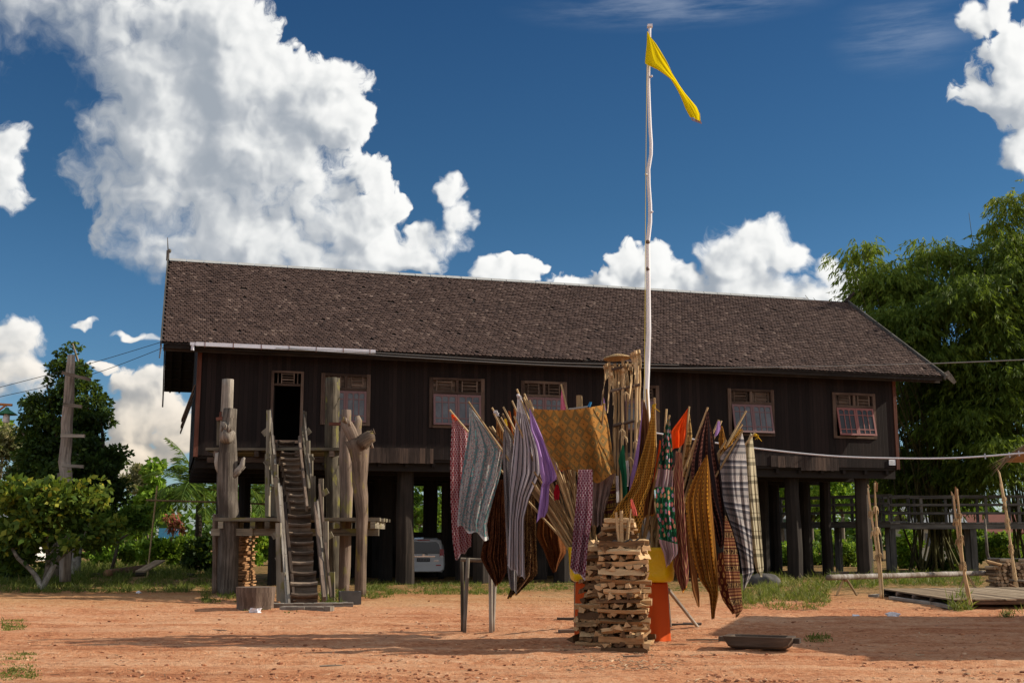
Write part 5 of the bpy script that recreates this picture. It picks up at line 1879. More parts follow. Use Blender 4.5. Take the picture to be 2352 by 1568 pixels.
    # --- props behind the shiny tub
    for (x0, y0, x1, y1, Ya, Yb, lab) in ((1530, 1345, 1540, 1441, 19.9, 20.6, 'upright grey pole standing behind the orange drum'), (1534, 1352, 1604, 1441, 20.0, 20.6, 'grey pole leaning out from behind the orange drum'), (1322, 1330, 1322, 1440, 20.6, 20.7, 'thin pole standing behind the dark orange drum')):
        a = P(x0, y0, Ya)
        b = G(x1, y1)
        mb = MB()
        mb.tube([b, a], .032, 8)
        tag(mb.build('prop_pole', W_GREY, base=b), lab, 'pole')
    for (x, y, w, ang, lab) in ((1560, 1438, .8, .1, 'flat dark board on the earth between the two grey poles'), (1305, 1424, .45, .0, 'short brown board on the earth behind the wood stacks'), (1590, 1436, .35, -.2, 'small charred offcut lying at the foot of the leaning pole'), (1316, 1452, .5, .2, 'thick brown block lying against the foot of the wood stack')):
        p = G(x, y)
        mb = MB()
        c, s = math.cos(ang), math.sin(ang)
        mb.box((-w / 2, -.09, 0), (w / 2, .09, .055), lambda X, Y, Z: p + V(X * c - Y * s, X * s + Y * c, Z), axis=0)
        tag(mb.build('loose_board', W_BROWN, base=p), lab, 'board')
    # --- drying rack legs on the left
    root = thing('drying_rack', 'rough pole rack standing under the ikat and teal cloths', 'rack', G(1098, 1450))
    for (x0, x1, yt, yb, Y) in ((1061, 1063, 1285, 1446, 21.7), (1075, 1067, 1280, 1451, 21.4), (1126, 1128, 1300, 1451, 21.4), (1138, 1132, 1295, 1448, 21.7)):
        mb = MB()
        p1 = P(x0, yt, Y)
        p0 = P(x1, yb, Y)
        p0.z = 0
        mb.tube(resample([p0, p1], [.04, .034])[0], .036, 8, .15, rnd.random() * 9)
        mb.build('leg', W_BARK if x0 == 1061 else W_GREY, root, smooth=True)
    mb = MB()
    mb.tube([P(1058, 1284, 21.5), P(1100, 1286, 21.5), P(1142, 1284, 21.5)], .035, 8, .1)
    mb.build('crossbar', W_BARK, root)
    # --- bamboo rack with hat and bark strips
    base = G(1432, 1478)
    base.y = 20.3
    base.x = (1432 - PCX) / FPX * 20.3
    rack = thing('bamboo_rack', 'tall rack of thin bamboo uprights hung with pale bark strips', 'rack', base)
    Yr = 20.3
    ups = ((1411, 1470, 870), (1421, 1460, 835), (1430, 1462, 822), (1441, 1462, 830), (1452, 1463, 834), (1463, 1466, 828), (1469, 1470, 850), (1416, 1470, 860))
    for i, (x, xb, yt) in enumerate(ups):
        Y = Yr + rnd.uniform(-.12, .12)
        a = P(x - 4 + rnd.uniform(-2, 2), 1240, Y)
        b = P(x + rnd.uniform(-2, 2), yt, Y)
        mb = MB()
        nn = 14
        pts = [a.lerp(b, q / nn) + V(rnd.uniform(-.008, .008), 0, 0) for q in range(nn + 1)]
        mb.tube(pts, [(.017 if i not in (2, 5) else .027) * (1 + .18 * (q % 3 == 0)) for q in range(nn + 1)], 7)
        mb.build('upright', STRAW, rack)
    for (x0, y0, x1, y1, r) in ((1402, 898, 1470, 883, .028), (1408, 978, 1456, 966, .030), (1405, 848, 1468, 836, .026)):
        mb = MB()
        mb.tube([P(x0, y0, Yr - .1), P(x1, y1, Yr - .1)], r, 7, .2)
        mb.build('crossbar', W_BROWN, rack)
    strips = ((1393, 838, 870, 9), (1389, 842, 905, 9), (1398, 835, 948, 7), (1406, 842, 930, 8), (1412, 838, 962, 7), (1425, 850, 905, 8), (1436, 838, 880, 8), (1447, 838, 915, 7), (1453, 812, 860, 9), (1459, 808, 880, 10), (1466, 806, 850, 10), (1457, 816, 895, 7), (1441, 845, 930, 5), (1432, 848, 890, 7), (1419, 845, 900, 6), (1463, 862, 892, 5), (1403, 858, 900, 6), (1448, 846, 880, 6))
    for (x, y0, y1, w) in strips:
        mb = MB()
        Y = Yr + rnd.uniform(-.35, .15)
        n = 9
        tw = rnd.uniform(-1, 1)
        prev = None
        for i in range(n + 1):
            f = i / n
            a = tw * 2.2 * f + rnd.uniform(-.1, .1)
            hw = w * .45 * Y / FPX * (1 - .25 * f)
            c = P(x + 3 * math.sin(f * 3 + tw) + (x - 1428) * .05 * f, y0 + (y1 - y0) * f, Y + .05 * math.sin(f * 5))
            d = V(math.cos(a) * hw, math.sin(a) * hw, 0)
            cur = (c - d, c + d)
            if prev:
                nrm = V(-math.sin(a), math.cos(a), 0) * .006
                mb.hexa([prev[0], prev[1], prev[1] + nrm, prev[0] + nrm, cur[0], cur[1], cur[1] + nrm, cur[0] + nrm], rv=.5)
            prev = cur
        mb.tube([P(x, y0 - 3, Y), P(x + 1, y0 + 5, Y)], .03, 6, .3)
        mb.build('bark_strip', STRAW, rack)
    for (x, y) in ((1433, 1000), (1437, 900), (1428, 985), (1461, 1010), (1446, 1050), (1470, 965)):   # shaving curls tied to the uprights
        mb = MB()
        p = P(x, y, Yr - .15)
        for q in range(7):
            a = q * .9
            mb.tube([p, p + V(math.cos(a) * .05, -.02, -.05), p + V(math.cos(a) * .06, -.03, -.12 - rnd.random() * .06)], [.014, .012, .004], 5)
        mb.build('shaving_curl', STRAW, rack)
    mb = MB()
    hc = P(1417, 821, Yr - .05)
    rr = 32 * Yr / FPX
    wvh = lambda a, z: .012 * math.sin(26 * a)
    mb.lathe([(rr, -.02), (rr * .97, .0), (rr * .6, .035), (rr * .2, .06), (.01, .07)], (0, 0, 0), 52, wvh, cap=False)
    mb.lathe([(rr * .98, -.022), (rr * .6, .02), (rr * .2, .045), (.01, .055)], (0, 0, 0), 52, None, cap=False)
    T = Matrix.Rotation(-.05, 3, 'X') @ Matrix.Rotation(-.05, 3, 'Y')
    mb.v = [hc + T @ p for p in mb.v]
    tag(mb.build('woven_hat', wood('woven_palm_hat', (.16, .10, .05), (.32, .22, .11), (.50, .37, .20), 30, 3), base=hc, smooth=True), 'flat conical woven hat sitting on top of the bamboo rack', 'hat')
    # crossed sticks with a blue rag
    mb = MB()
    mb.tube([P(1330, 908, 20.3), P(1331, 960, 20.3)], .055, 8, .1)
    tag(mb.build('cut_pole', W_BAMB, base=P(1331, 960, 20.3)), 'stout cut pole end rising behind the mustard cloth', 'pole')
    mb = MB()
    mb.tube([P(1306, 940, 20.15), P(1350, 934, 20.15)], .020, 6)
    cs = mb.build('cross_stick', W_GREY, base=P(1306, 940, 20.15))
    tag(cs, 'thin cross stick with a blue rag behind the mustard cloth', 'stick')
    mb = MB()
    mb.tube([P(1353, 934, 20.1), P(1357, 923, 20.1)], [.03, .02], 6)
    mb.build('blue_rag', plain('blue_rag', (.01, .16, .35), .8), cs)

    # --- flagpole and flag
    Yp = 19.9
    rows = [(1490, 1300, 19), (1489, 1180, 17.5), (1488, 1000, 16), (1484.5, 900, 13.5), (1487, 840, 12.5), (1490, 760, 11.5), (1489, 660, 11), (1488.5, 600, 10.5), (1488, 556, 9.8), (1493, 510, 9.6), (1493, 470, 9.2), (1490, 425, 8.8), (1489, 390, 9.4),
            (1495, 355, 8.8), (1495.5, 330, 8.6), (1493, 290, 8.4), (1491, 240, 8.0), (1489.5, 190, 7.6), (1490, 150, 7.4), (1492, 100, 7.2), (1492.5, 60, 7.0)]
    p, r = pxpath(rows, Yp)
    p0 = p[0].copy()
    p0.z = 0
    pole_root = thing('flagpole', 'tall crooked white painted pole rising above the cloths', 'flagpole', p0)
    mb = MB()
    pp, rr2 = resample([p0] + p, [r[0]] + r, .12)
    mb.tube(pp, rr2, 14, .06, 3)
    for (x, y, dx) in ((1494, 177, 5), (1495, 488, 5), (1486, 402, -4)):
        q = P(x, y, Yp - .02)
        mb.tube([q, P(x + dx, y - 3, Yp - .03)], [.022, .016], 7)
    mb.build('pole', W_WHITE, pole_root, smooth=True)
    mb = MB()
    q = P(1492.5, 60, Yp)
    mb.box((-.045, -.045, -.03), (.045, .045, .02), lambda x, y, z: q + V(x, y, z))
    mb.build('pole_cap', W_WHITE, pole_root)
    for y in (556, 618, 1000):
        mb = MB()
        q = P(1488 if y < 900 else 1485, y, Yp - .02)
        mb.blob(q, .035, y, .4, 5, (1.0, .8, 1.4))
        mb.build('knot', W_BROWN, pole_root)
    mb = MB()
    ry = [(1486, 150), (1484, 300), (1482.5, 480), (1481.5, 700), (1480, 900), (1481, 928)]
    mb.tube([P(x, y, Yp - .06) for x, y in ry], .006, 5)
    tag(mb.build('halyard', plain('yellow_line', (.42, .34, .05), .7), base=P(1481, 928, Yp)), 'thin yellow line running down beside the white flagpole', 'rope')
    ycl = fabric('yellow_flag_cloth', f_plain((.80, .66, .008)), .45)
    fx = lambda x: (1560 + x / 5.225) * .9408
    fy = lambda y: (20 + y / 5.225) * .9408
    fr = [(105, 300, 112, 300), (102, 330, 150, 372), (98, 460, 215, 450), (80, 640, 290, 570), (80, 712, 360, 690), (240, 790, 425, 830), (400, 905, 505, 965), (480, 1030, 580, 1075), (540, 1150, 655, 1165), (590, 1280, 735, 1260), (650, 1390, 778, 1350), (668, 1402, 783, 1432)]
    cloth('long yellow flag streaming down from the top of the white pole', [(fx(a), fy(b), fx(c), fy(d)) for a, b, c, d in fr], Yp - .10, ycl, 1.1, .030, nu=24, step=5, W=.5, name='yellow_flag', cat='flag', group=None)
    fl = bpy.data.objects['yellow_flag']
    if 'group' in fl:
        del fl['group']
    mb = MB()
    for i in range(9):
        f = i / 8
        a = P(fx(672 + 110 * f), fy(1402 + 35 * f), Yp - .11)
        b = P(fx(680 + 118 * f), fy(1436 + 40 * f), Yp - .11)
        mb.beam(a, b, .022, .008)
    mb.build('fringe', fabric('flag_fringe', f_stripes([(0, (.45, .15, .02)), (.5, (.65, .6, .55))], .03), .3), fl)

    # --- firewood stacks: every split stick is an object
    protos = []
    for i in range(12):
        mb = MB()
        kind = i % 3
        if kind == 0:
            sec = [(-.040, -.026), (.040, -.028), (.006, .036)]
        elif kind == 1:
            sec = [(-.040, -.026), (.038, -.024), (.034, .020), (-.012, .032)]
        else:
            sec = [(.040, -.024), (.030, .018), (0, .034), (-.030, .018), (-.040, -.024)]
            sec = list(reversed(sec))
        sec = [(a * rnd.uniform(.8, 1.25), b * rnd.uniform(.85, 1.15)) for a, b in sec]
        n = 7
        bend = (rnd.uniform(-.02, .02), rnd.uniform(-.016, .016))
        base = len(mb.v)
        for q in range(n + 1):
            f = q / n
            kk = 1 + rnd.uniform(-.14, .14)
            for (a, b) in sec:
                mb.v.append(V(-.37 + .74 * f, a * kk + bend[0] * math.sin(math.pi * f) + rnd.uniform(-.005, .005), b * kk + bend[1] * math.sin(math.pi * f) + rnd.uniform(-.004, .004)))
        m = len(sec)
        for q in range(n):
            for j in range(m):
                k2 = (j + 1) % m
                mb.face((base + q * m + j, base + q * m + k2, base + (q + 1) * m + k2, base + (q + 1) * m + j), [(j * .06, q * .1), (j * .06 + .06, q * .1), (j * .06 + .06, q * .1 + .1), (j * .06, q * .1 + .1)])
        mb.face([base + j for j in reversed(range(m))], [(.3 + a, b) for a, b in reversed(sec)])
        mb.face([base + n * m + j for j in range(m)], [(.3 + a, b) for a, b in sec])
        o = mb.build('firewood_stick', W_PALE)
        protos.append(o)
    used = set()

    def put(loc, rz, label, group, sc=(1, 1, 1)):
        i = rnd.randrange(12)
        o = protos[i]
        if i in used:
            o = o.copy()
            COL.objects.link(o)
        used.add(i)
        o.location = loc
        o.rotation_euler = (rnd.choice((0, math.pi)) + rnd.uniform(-.45, .45), rnd.uniform(-.06, .06), rz + rnd.uniform(-.14, .14) + rnd.choice((0, math.pi)))
        o.scale = sc
        tag(o, label, 'firewood', group)

    def crib(cx0, cy, z0, z1, lay, nx, ny, ang, L, label, group, jit=.028, lean=0.0):
        z = z0 + lay * .5
        i = 0
        while z < z1:
            cx = cx0 + lean * (z - z0) + rnd.uniform(-.035, .035)
            s = L / .74
            if i % 2 == 0:
                for q in range(nx):
                    f = (q / max(1, nx - 1) - .5) * (L * .86)
                    put(V(cx - f * math.sin(ang) + rnd.uniform(-jit, jit) * 2, cy + f * math.cos(ang), z + rnd.uniform(-.006, .006)), ang, label, group, (s * rnd.uniform(.7, 1.12), rnd.uniform(1.0, 1.5), lay / .060 * rnd.uniform(.8, 1.25)))
            else:
                for q in range(ny):
                    f = (q / (ny - 1) - .5) * (L * .84) + rnd.uniform(-jit, jit)
                    put(V(cx + f * math.cos(ang), cy + f * math.sin(ang) + rnd.uniform(-jit, jit), z + rnd.uniform(-.006, .006)), ang + math.pi / 2, label, group, (s * rnd.uniform(.78, 1.12), rnd.uniform(1.0, 1.5), lay / .060 * rnd.uniform(.8, 1.25)))
            z += lay
            i += 1
    crib((1430 - PCX) / FPX * 18.0, 18.0, 0.0, 1.62, .070, 3, 8, -.24, .72, 'split firewood stick in the tall crosswise stack standing foremost', 'split sticks of the foremost firewood stack')
    crib((1356 - PCX) / FPX * 19.0, 19.0, 0.0, 1.58, .072, 3, 6, -.36, .50, 'split firewood stick in the narrower stack behind the plum ikat cloth', 'split sticks of the narrower firewood stack', lean=.13)
    crib((1416 - PCX) / FPX * 18.25, 18.25, 1.62, 1.90, .062, 2, 5, -.12, .52, 'split firewood stick in the small crib topping the tall stack', 'split sticks of the small crib on top')
    for (x0, y0, x1, y1, r, lab) in ((1422, 1243, 1415, 1176, .022, 'pale peeled stick standing bent on the wood stack'), (1428, 1246, 1427, 1172, .030, 'stoutest peeled stick standing on the wood stack'), (1440, 1240, 1443, 1196, .026, 'shortest peeled stick standing on the wood stack'), (1442, 1236, 1449, 1168, .012, 'thinnest peeled stick standing on the wood stack')):
        stick(lab, P(x0, y0, 17.75), P(x1, y1, 17.75), r, STRAW, None, 'peeled_stick')
    mb = MB()
    pts = [P(1405 + i * 4.2, 1245 - 4 * math.sin(i * .9) + (i > 9) * -6, 17.72) for i in range(16)]
    mb.tube(pts, .012, 6)
    tag(mb.build('black_cable', DARKWIRE, base=pts[0]), 'black cable lying over the top of the wood stack', 'cable')

    # --- carved trough on the right
    p = G(1755, 1497)
    p.y += .30
    trough = MB()
    L, Wd, H = 1.02, .50, .21
    ang = -.38
    ca, sa = math.cos(ang), math.sin(ang)
    T = lambda x, y, z: p + V(x * ca - y * sa, x * sa + y * ca, z)
    n = 16
    outer, inner = [], []
    for i in range(n + 1):
        f = i / n * 2 - 1
        e = abs(f) ** 9
        z0 = .02 + .13 * e
        hw = Wd / 2 * (1 - .12 * max(0, abs(f) - .75) / .25)
        outer.append([(f * L / 2, -hw, H), (f * L / 2, -hw * .86, z0 + .05), (f * L / 2, -hw * .5, z0), (f * L / 2, hw * .5, z0), (f * L / 2, hw * .86, z0 + .05), (f * L / 2, hw, H)])
        g = f * .80
        iw = hw * .80
        inner.append([(g * L / 2, -iw, H), (g * L / 2, -iw * .8, .10 + .10 * e), (g * L / 2, iw * .8, .10 + .10 * e), (g * L / 2, iw, H)])
    for A in (outer, inner):
        m = len(A[0])
        b0 = len(trough.v)
        for rws in A:
            trough.v += [T(*q) for q in rws]
        for i in range(n):
            for j in range(m - 1):
                a = b0 + i * m + j
                q = (a, a + 1, a + m + 1, a + m)
                trough.face(q if A is outer else tuple(reversed(q)), [(j * .1, i * .06), (j * .1 + .1, i * .06), (j * .1 + .1, i * .06 + .06), (j * .1, i * .06 + .06)])
    for i in range(n):                                    # rim
        for sgn in (0, -1):
            trough.poly([T(*outer[i][sgn]), T(*outer[i + 1][sgn]), T(*inner[i + 1][sgn]), T(*inner[i][sgn])])
    for i in (0, n):
        trough.poly([T(*q) for q in outer[i]])
        trough.poly([T(*inner[i][0]), T(*inner[i][3]), T(*outer[i][5]), T(*outer[i][0])])
        trough.poly([T(*q) for q in inner[i]])
    trough.box((-L / 2 - .09, -.09, H - .09), (-L / 2 + .02, .09, H - .02), T)
    trough.box((L / 2 - .02, -.09, H - .09), (L / 2 + .09, .09, H - .02), T)
    tag(trough.build('wooden_trough', wood('dark_trough_wood', (.03, .022, .017), (.08, .058, .043), (.17, .13, .10), 8, .6), base=p), 'dark hollowed wooden trough lying alone on the red earth', 'trough')


build_centre()


# ------------------------------------------------------------------ foliage
NR = np.random.default_rng(11)


def unit(a):
    return a / np.maximum(np.linalg.norm(a, axis=1, keepdims=True), 1e-6)


def leaf_arrays(pos, d, size, wid, rv, curl=.25):
    """kite shaped leaves: pos base, d direction; folded a little along the midrib"""
    n = len(pos)
    rndv = NR.normal(size=(n, 3))
    s = unit(np.cross(d, rndv))
    nrm = np.cross(s, d)
    sz = size[:, None]
    w = wid[:, None]
    p0 = pos
    p2 = pos + d * sz - nrm * sz * curl * .5
    mid = pos + d * sz * .45 + nrm * sz * curl * .25
    p1 = mid + s * w
    p3 = mid - s * w
    verts = np.stack([p0, p1, p2, p3], 1).reshape(-1, 3)
    faces = np.arange(4 * n).reshape(n, 4)
    return verts, faces, rv


def clump_leaves(clumps, n, L, Wd, shell=.55, out=.7, droop=.25, jit=.8):
    """clumps: list of (centre, (rx, ry, rz), weight, tint)"""
    wts = np.array([c[2] for c in clumps], float)
    wts /= wts.sum()
    pick = NR.choice(len(clumps), n, p=wts)
    cen = np.array([tuple(c[0]) for c in clumps])[pick]
    rad = np.array([c[1] for c in clumps])[pick]
    tint = np.array([c[3] for c in clumps])[pick]
    u = unit(NR.normal(size=(n, 3)))
    r = (shell + (1 - shell) * NR.random(n) ** .6)[:, None]
    pos = cen + u * rad * r
    d = unit(u * out + NR.normal(size=(n, 3)) * jit * .6 + np.array([0, 0, -droop]))
    size = L * NR.uniform(.65, 1.25, n)
    rv = np.clip(tint + NR.normal(0, .16, n), 0, 1)
    return leaf_arrays(pos, d, size, size * Wd, rv)


def subclumps(mains, k, fr=(.22, .42), seed=1):
    """break big ellipsoids (centre, radii) into many uneven clumps near their surface"""
    out = []
    for (c, r, tint) in mains:
        m = max(2, int(k * (r[0] * r[2]) / (mains[0][1][0] * mains[0][1][2])))
        for _ in range(m):
            u = Vector((rnd.gauss(0, 1), rnd.gauss(0, 1), rnd.gauss(0, 1))).normalized()
            f = rnd.uniform(.45, .95)
            s = rnd.uniform(*fr) * min(r)
            out.append((Vector(c) + Vector((u.x * r[0], u.y * r[1], u.z * r[2])) * f, (s * rnd.uniform(.9, 1.5), s * rnd.uniform(.9, 1.5), s * rnd.uniform(.6, .9)), s * s, tint + rnd.uniform(-.22, .22)))
    return out


def limb(mb, a, b, r0, r1, bend=.12, n=6, sides=8, rough=.15):
    a, b = Vector(a), Vector(b)
    L = (b - a).length
    o = Vector((rnd.uniform(-1, 1), rnd.uniform(-1, 1), rnd.uniform(-.2, .4))) * L * bend
    pts = [a.lerp(b, i / n) + o * math.sin(math.pi * i / n) for i in range(n + 1)]
    mb.tube(pts, [r0 + (r1 - r0) * i / n for i in range(n + 1)], sides, rough, rnd.random() * 40)
    return pts


L_DARK = leafmat('dark_evergreen_leaf', [(0, (0.013, 0.029, 0.008)), (.4, (0.026, 0.058, 0.013)), (.75, (0.058, 0.111, 0.021)), (1, (0.130, 0.195, 0.039))], .25)
L_SHRUB = leafmat('citrus_leaf', [(0, (.022, .050, .010)), (.4, (.055, .110, .018)), (.7, (.130, .190, .028)), (1, (.42, .38, .04))], .35)
L_MID = leafmat('mid_green_leaf', [(0, (0.032, 0.072, 0.016)), (.4, (0.080, 0.168, 0.026)), (.75, (0.176, 0.304, 0.040)), (1, (0.352, 0.480, 0.080))], .45)
L_BRIGHT = leafmat('fresh_green_leaf', [(0, (0.056, 0.120, 0.016)), (.4, (0.136, 0.272, 0.029)), (.75, (0.272, 0.448, 0.048)), (1, (0.480, 0.600, 0.080))], .50)
L_PALM = leafmat('palm_leaflet', [(0, (0.035, 0.080, 0.016)), (.5, (0.096, 0.184, 0.029)), (.8, (0.208, 0.272, 0.048)), (1, (0.416, 0.352, 0.096))], .35)
L_BAMBOO = leafmat('bamboo_leaf', [(0, (.026, .050, .010)), (.35, (.068, .118, .019)), (.65, (.145, .215, .030)), (.9, (.29, .34, .045)), (1, (.44, .38, .07))], .45)
L_PALE = leafmat('pale_dry_leaf', [(0, (0.096, 0.112, 0.048)), (.5, (0.208, 0.208, 0.096)), (1, (0.416, 0.368, 0.192))], .35)
L_RED = leafmat('red_tinged_leaf', [(0, (0.160, 0.040, 0.032)), (.5, (0.416, 0.112, 0.096)), (1, (0.600, 0.256, 0.208))], .4)


def tree(name, label, base, mains, n, L, Wd, mat, trunk_r, bark, limbs=5, k=14, group=None, cat='tree', droop=.25, fr=(.22, .42), shell=.5, trunk=None):
    base = Vector(base)
    root = thing(name, label, cat, base, group)
    top = Vector(mains[0][0])
    mb = MB()
    if trunk:
        for (p, q, a, b) in trunk:
            limb(mb, p, q, a, b)
    else:
        fork = base.lerp(top, .55)
        limb(mb, base - V(0, 0, .1), fork, trunk_r, trunk_r * .7, .06)
        for i in range(limbs):
            c = mains[i % len(mains)]
            tgt = Vector(c[0]) + Vector((rnd.uniform(-.6, .6) * c[1][0], rnd.uniform(-.6, .6) * c[1][1], rnd.uniform(-.3, .6) * c[1][2]))
            limb(mb, fork, tgt, trunk_r * .6, trunk_r * .12)
    mb.build('trunk', bark, root, smooth=True)
    cl = subclumps(mains, k, fr)
    v, f, r = clump_leaves(cl, n, L, Wd, shell=shell, droop=droop)
    np_mesh('crown', v, f, mat, r, root)
    return root


def px_main(x, y, rx, ry, Y, tint=.45, depth=1.0):
    s = Y / FPX
    return (P(x, y, Y), (rx * s, rx * s * depth, ry * s), tint)


def ground_at(x, Y):
    return V((x - PCX) / FPX * Y, Y, 0)


def build_left():
    # dark evergreen behind the tall rung post
    Y = 52
    mains = [px_main(170, 1060, 112, 95, Y, .40), px_main(150, 880, 62, 62, Y, .42), px_main(160, 815, 34, 46, Y, .5), px_main(135, 965, 88, 78, Y, .38), px_main(205, 950, 55, 70, Y, .36), px_main(205, 1130, 84, 80, Y, .34), px_main(100, 1110, 84, 90, Y, .34), px_main(245, 1080, 44, 60, Y, .36), px_main(70, 980, 44, 60, Y, .40), px_main(170, 1195, 90, 60, Y, .30)]
    b = ground_at(185, Y)
    tree('evergreen_tree', 'tall dark evergreen tree rising behind the post with rungs', b, mains, 42000, .21, .32, L_DARK, .30, W_BARK, 12, 85, fr=(.14, .34), shell=.2, droop=.2)
    # trunks of its neighbours
    for (x, w, y, lab) in ((190, 22, 51.5, 'pale bare trunk lit beside the dark evergreen'), (143, 26, 47.0, 'stout dark trunk standing in the shade of the evergreen')):
        p = ground_at(x, y)
        mb = MB()
        limb(mb, p - V(0, 0, .1), p + V(rnd.uniform(-.2, .2), .3, 4.2), w * y / FPX / 2, w * y / FPX / 2.6, .02)
        t = thing('bare_trunk', lab, 'tree', p)
        mb.build('trunk', W_PBARK if x == 190 else W_BARK, t, smooth=True)
    # tall post with rungs
    Yp = 41.2
    root = thing('rung_post', 'tall split grey post with short cross rungs standing among the trees', 'post', ground_at(155, Yp))
    mb = MB()
    log_path(mb, [(150, 1335, 27), (152, 1090, 25), (148, 1060, 26), (153, 1010, 24), (153, 970, 25), (158, 920, 23), (160, 880, 22), (163, 840, 19), (164, 815, 16)], Yp, 44, .10, .2)
    mb.build('post', wood('pale_split_post', (.12, .10, .085), (.34, .30, .26), (.52, .48, .43), 10, .5, crack=.6), root, smooth=True)
    for (x0, y0, x1, y1) in ((143, 856, 208, 872), (146, 928, 188, 934), (140, 1000, 195, 1001), (143, 1069, 192, 1071)):
        mb = MB()
        a, c = P(x0, y0, Yp - .42), P(x1, y1, Yp - .42)
        mb.beam(a, c, .09, .11)
        mb.build('rung', W_GREY, root)
    # citrus like shrub with pale spreading limbs
    Y = 38.6
    mains = [px_main(110, 1170, 86, 66, Y, .50), px_main(205, 1150, 44, 40, Y, .58), px_main(195, 1105, 26, 18, Y, .7), px_main(60, 1120, 30, 22, Y, .62), px_main(150, 1092, 22, 14, Y, .66), px_main(60, 1190, 70, 75, Y, .5), px_main(175, 1225, 85, 45, Y, .42), px_main(105, 1118, 48, 26, Y, .58), px_main(30, 1150, 50, 50, Y, .55), px_main(15, 1265, 50, 55, Y, .4), px_main(255, 1215, 38, 36, Y, .4), px_main(95, 1290, 40, 26, Y, .35), px_main(245, 1110, 25, 22, Y, .68)]
    b = ground_at(118, 38.6)
    tr = [(b, P(110, 1270, Y), .09, .07), (b, P(40, 1280, Y - .4), .10, .06), (P(40, 1280, Y - .4), P(10, 1220, Y), .06, .03), (b, P(128, 1290, Y), .10, .08), (P(128, 1290, Y), P(190, 1240, Y + .3), .07, .03), (P(110, 1270, Y), P(140, 1170, Y), .07, .02), (P(128, 1290, Y), P(112, 1180, Y + .4), .06, .02), (P(110, 1270, Y), P(60, 1200, Y), .05, .02), (P(190, 1240, Y + .3), P(235, 1150, Y), .04, .015)]
    tree('citrus_shrub', 'spreading yellow green shrub with pale crooked limbs before the dark evergreen', b, mains, 8500, .25, .30, L_SHRUB, .1, W_PBARK, k=60, trunk=tr, cat='shrub', fr=(.16, .36), shell=.15, droop=.1)
    # open pale tree at the very left
    Y = 60
    tree('thin_tree', 'sparse olive tree behind the street lamp', ground_at(40, Y), [px_main(40, 1040, 55, 60, Y, .5), px_main(10, 1010, 45, 50, Y, .5), px_main(70, 1080, 40, 40, Y, .45)], 5000, .22, .3, L_PALE, .12, W_PBARK, 7, 30)
    Y = 75
    tree('flat_topped_tree', 'bright green flat topped tree far behind the street lamp', ground_at(5, Y), [px_main(0, 985, 50, 20, Y, .6), px_main(-40, 1000, 60, 30, Y, .5)], 2500, .28, .4, L_BRIGHT, .2, W_BARK, 4, 14)
    # young tree with large leaves and the small forked tree
    Y = 62
    tree('young_tree', 'slender fresh green tree between the evergreen and the coconut palm', ground_at(345, Y), [px_main(345, 1150, 46, 42, Y, .55), px_main(355, 1090, 26, 34, Y, .6), px_main(320, 1200, 36, 28, Y, .5), px_main(375, 1140, 28, 26, Y, .5)], 5200, .30, .38, L_BRIGHT, .07, W_BARK, 5, 26, fr=(.25, .45), droop=.5)
    Y = 52
    b = G(269, 1300)
    b = ground_at(269, Y)
    tree('forked_tree', 'low tree with one bare forked stem beside the lying log', b, [px_main(300, 1195, 40, 24, Y, .5), px_main(255, 1190, 30, 22, Y, .4), px_main(320, 1180, 24, 16, Y, .55)], 2600, .26, .36, L_MID, .07, W_BARK, k=16, trunk=[(b, P(271, 1242, Y), .085, .07), (P(271, 1242, Y), P(256, 1228, Y), .06, .03), (P(271, 1242, Y), P(305, 1222, Y), .06, .03), (P(305, 1222, Y), P(312, 1190, Y), .03, .02)], droop=.5)
    Y = 80
    tree('hazy_tree', 'thin brownish tree behind the slender green one', ground_at(318, Y), [px_main(315, 1105, 36, 34, Y, .5), px_main(345, 1125, 28, 30, Y, .45)], 2200, .26, .3, L_PALE, .12, W_BARK, 5, 18)
    # coconut palms
    def palm(x, y, Y, n, spread, label, red=False):
        base = ground_at(x, Y)
        root = thing('coconut_palm', label, 'palm', base)
        c = P(x, y, Y)
        mb = MB()
        mb.tube([base - V(0, 0, .1), base.lerp(c, .5) + V(.1, 0, 0), c], [.24, .17, .15], 10, .12)
        mb.build('trunk', W_BARK, root, smooth=True)
        vs, fs, rs = [], [], []
        off = 0
        stems = MB()
        for i in range(n):
            a = 2 * math.pi * i / n + rnd.uniform(-.2, .2)
            el = rnd.uniform(.15, 1.35)
            Lf = spread * rnd.uniform(.8, 1.1)
            d = V(math.cos(a) * math.cos(el), math.sin(a) * math.cos(el), math.sin(el))
            pts = []
            p = c.copy()
            seg = 16
            for s in range(seg + 1):
                pts.append(p.copy())
                d = (d + V(0, 0, -.085 - .05 * math.cos(el))).normalized()
                p = p + d * (Lf / seg)
            stems.tube(pts, [.035 * (1 - .85 * s / seg) + .004 for s in range(seg + 1)], 5)
            pos, dr, sz = [], [], []
            for s in range(1, seg * 4):
                f = s / (seg * 4)
                q = pts[int(f * seg)].lerp(pts[min(seg, int(f * seg) + 1)], f * seg - int(f * seg))
                t = (pts[min(seg, int(f * seg) + 1)] - pts[max(0, int(f * seg) - 1)]).normalized()
                sd = t.cross(V(0, 0, 1)).normalized()
                for sg in (-1, 1):
                    pos.append(tuple(q))
                    dr.append(tuple((sd * sg * .8 + t * .55 + V(0, 0, -.35 - rnd.random() * .3)).normalized()))
                    sz.append(Lf * .22 * (math.sin(math.pi * (f * .8 + .15)) + .15))
            sz = np.array(sz)
            v, f, r = leaf_arrays(np.array(pos), np.array(dr), sz, np.full(len(sz), .028), np.clip(NR.normal(.45, .15, len(sz)), 0, 1), .15)
            vs.append(v)
            fs.append(f + off)
            rs.append(r)
            off += len(v)
        np_mesh('crown', np.concatenate(vs), np.concatenate(fs), L_PALM, np.concatenate(rs), root)
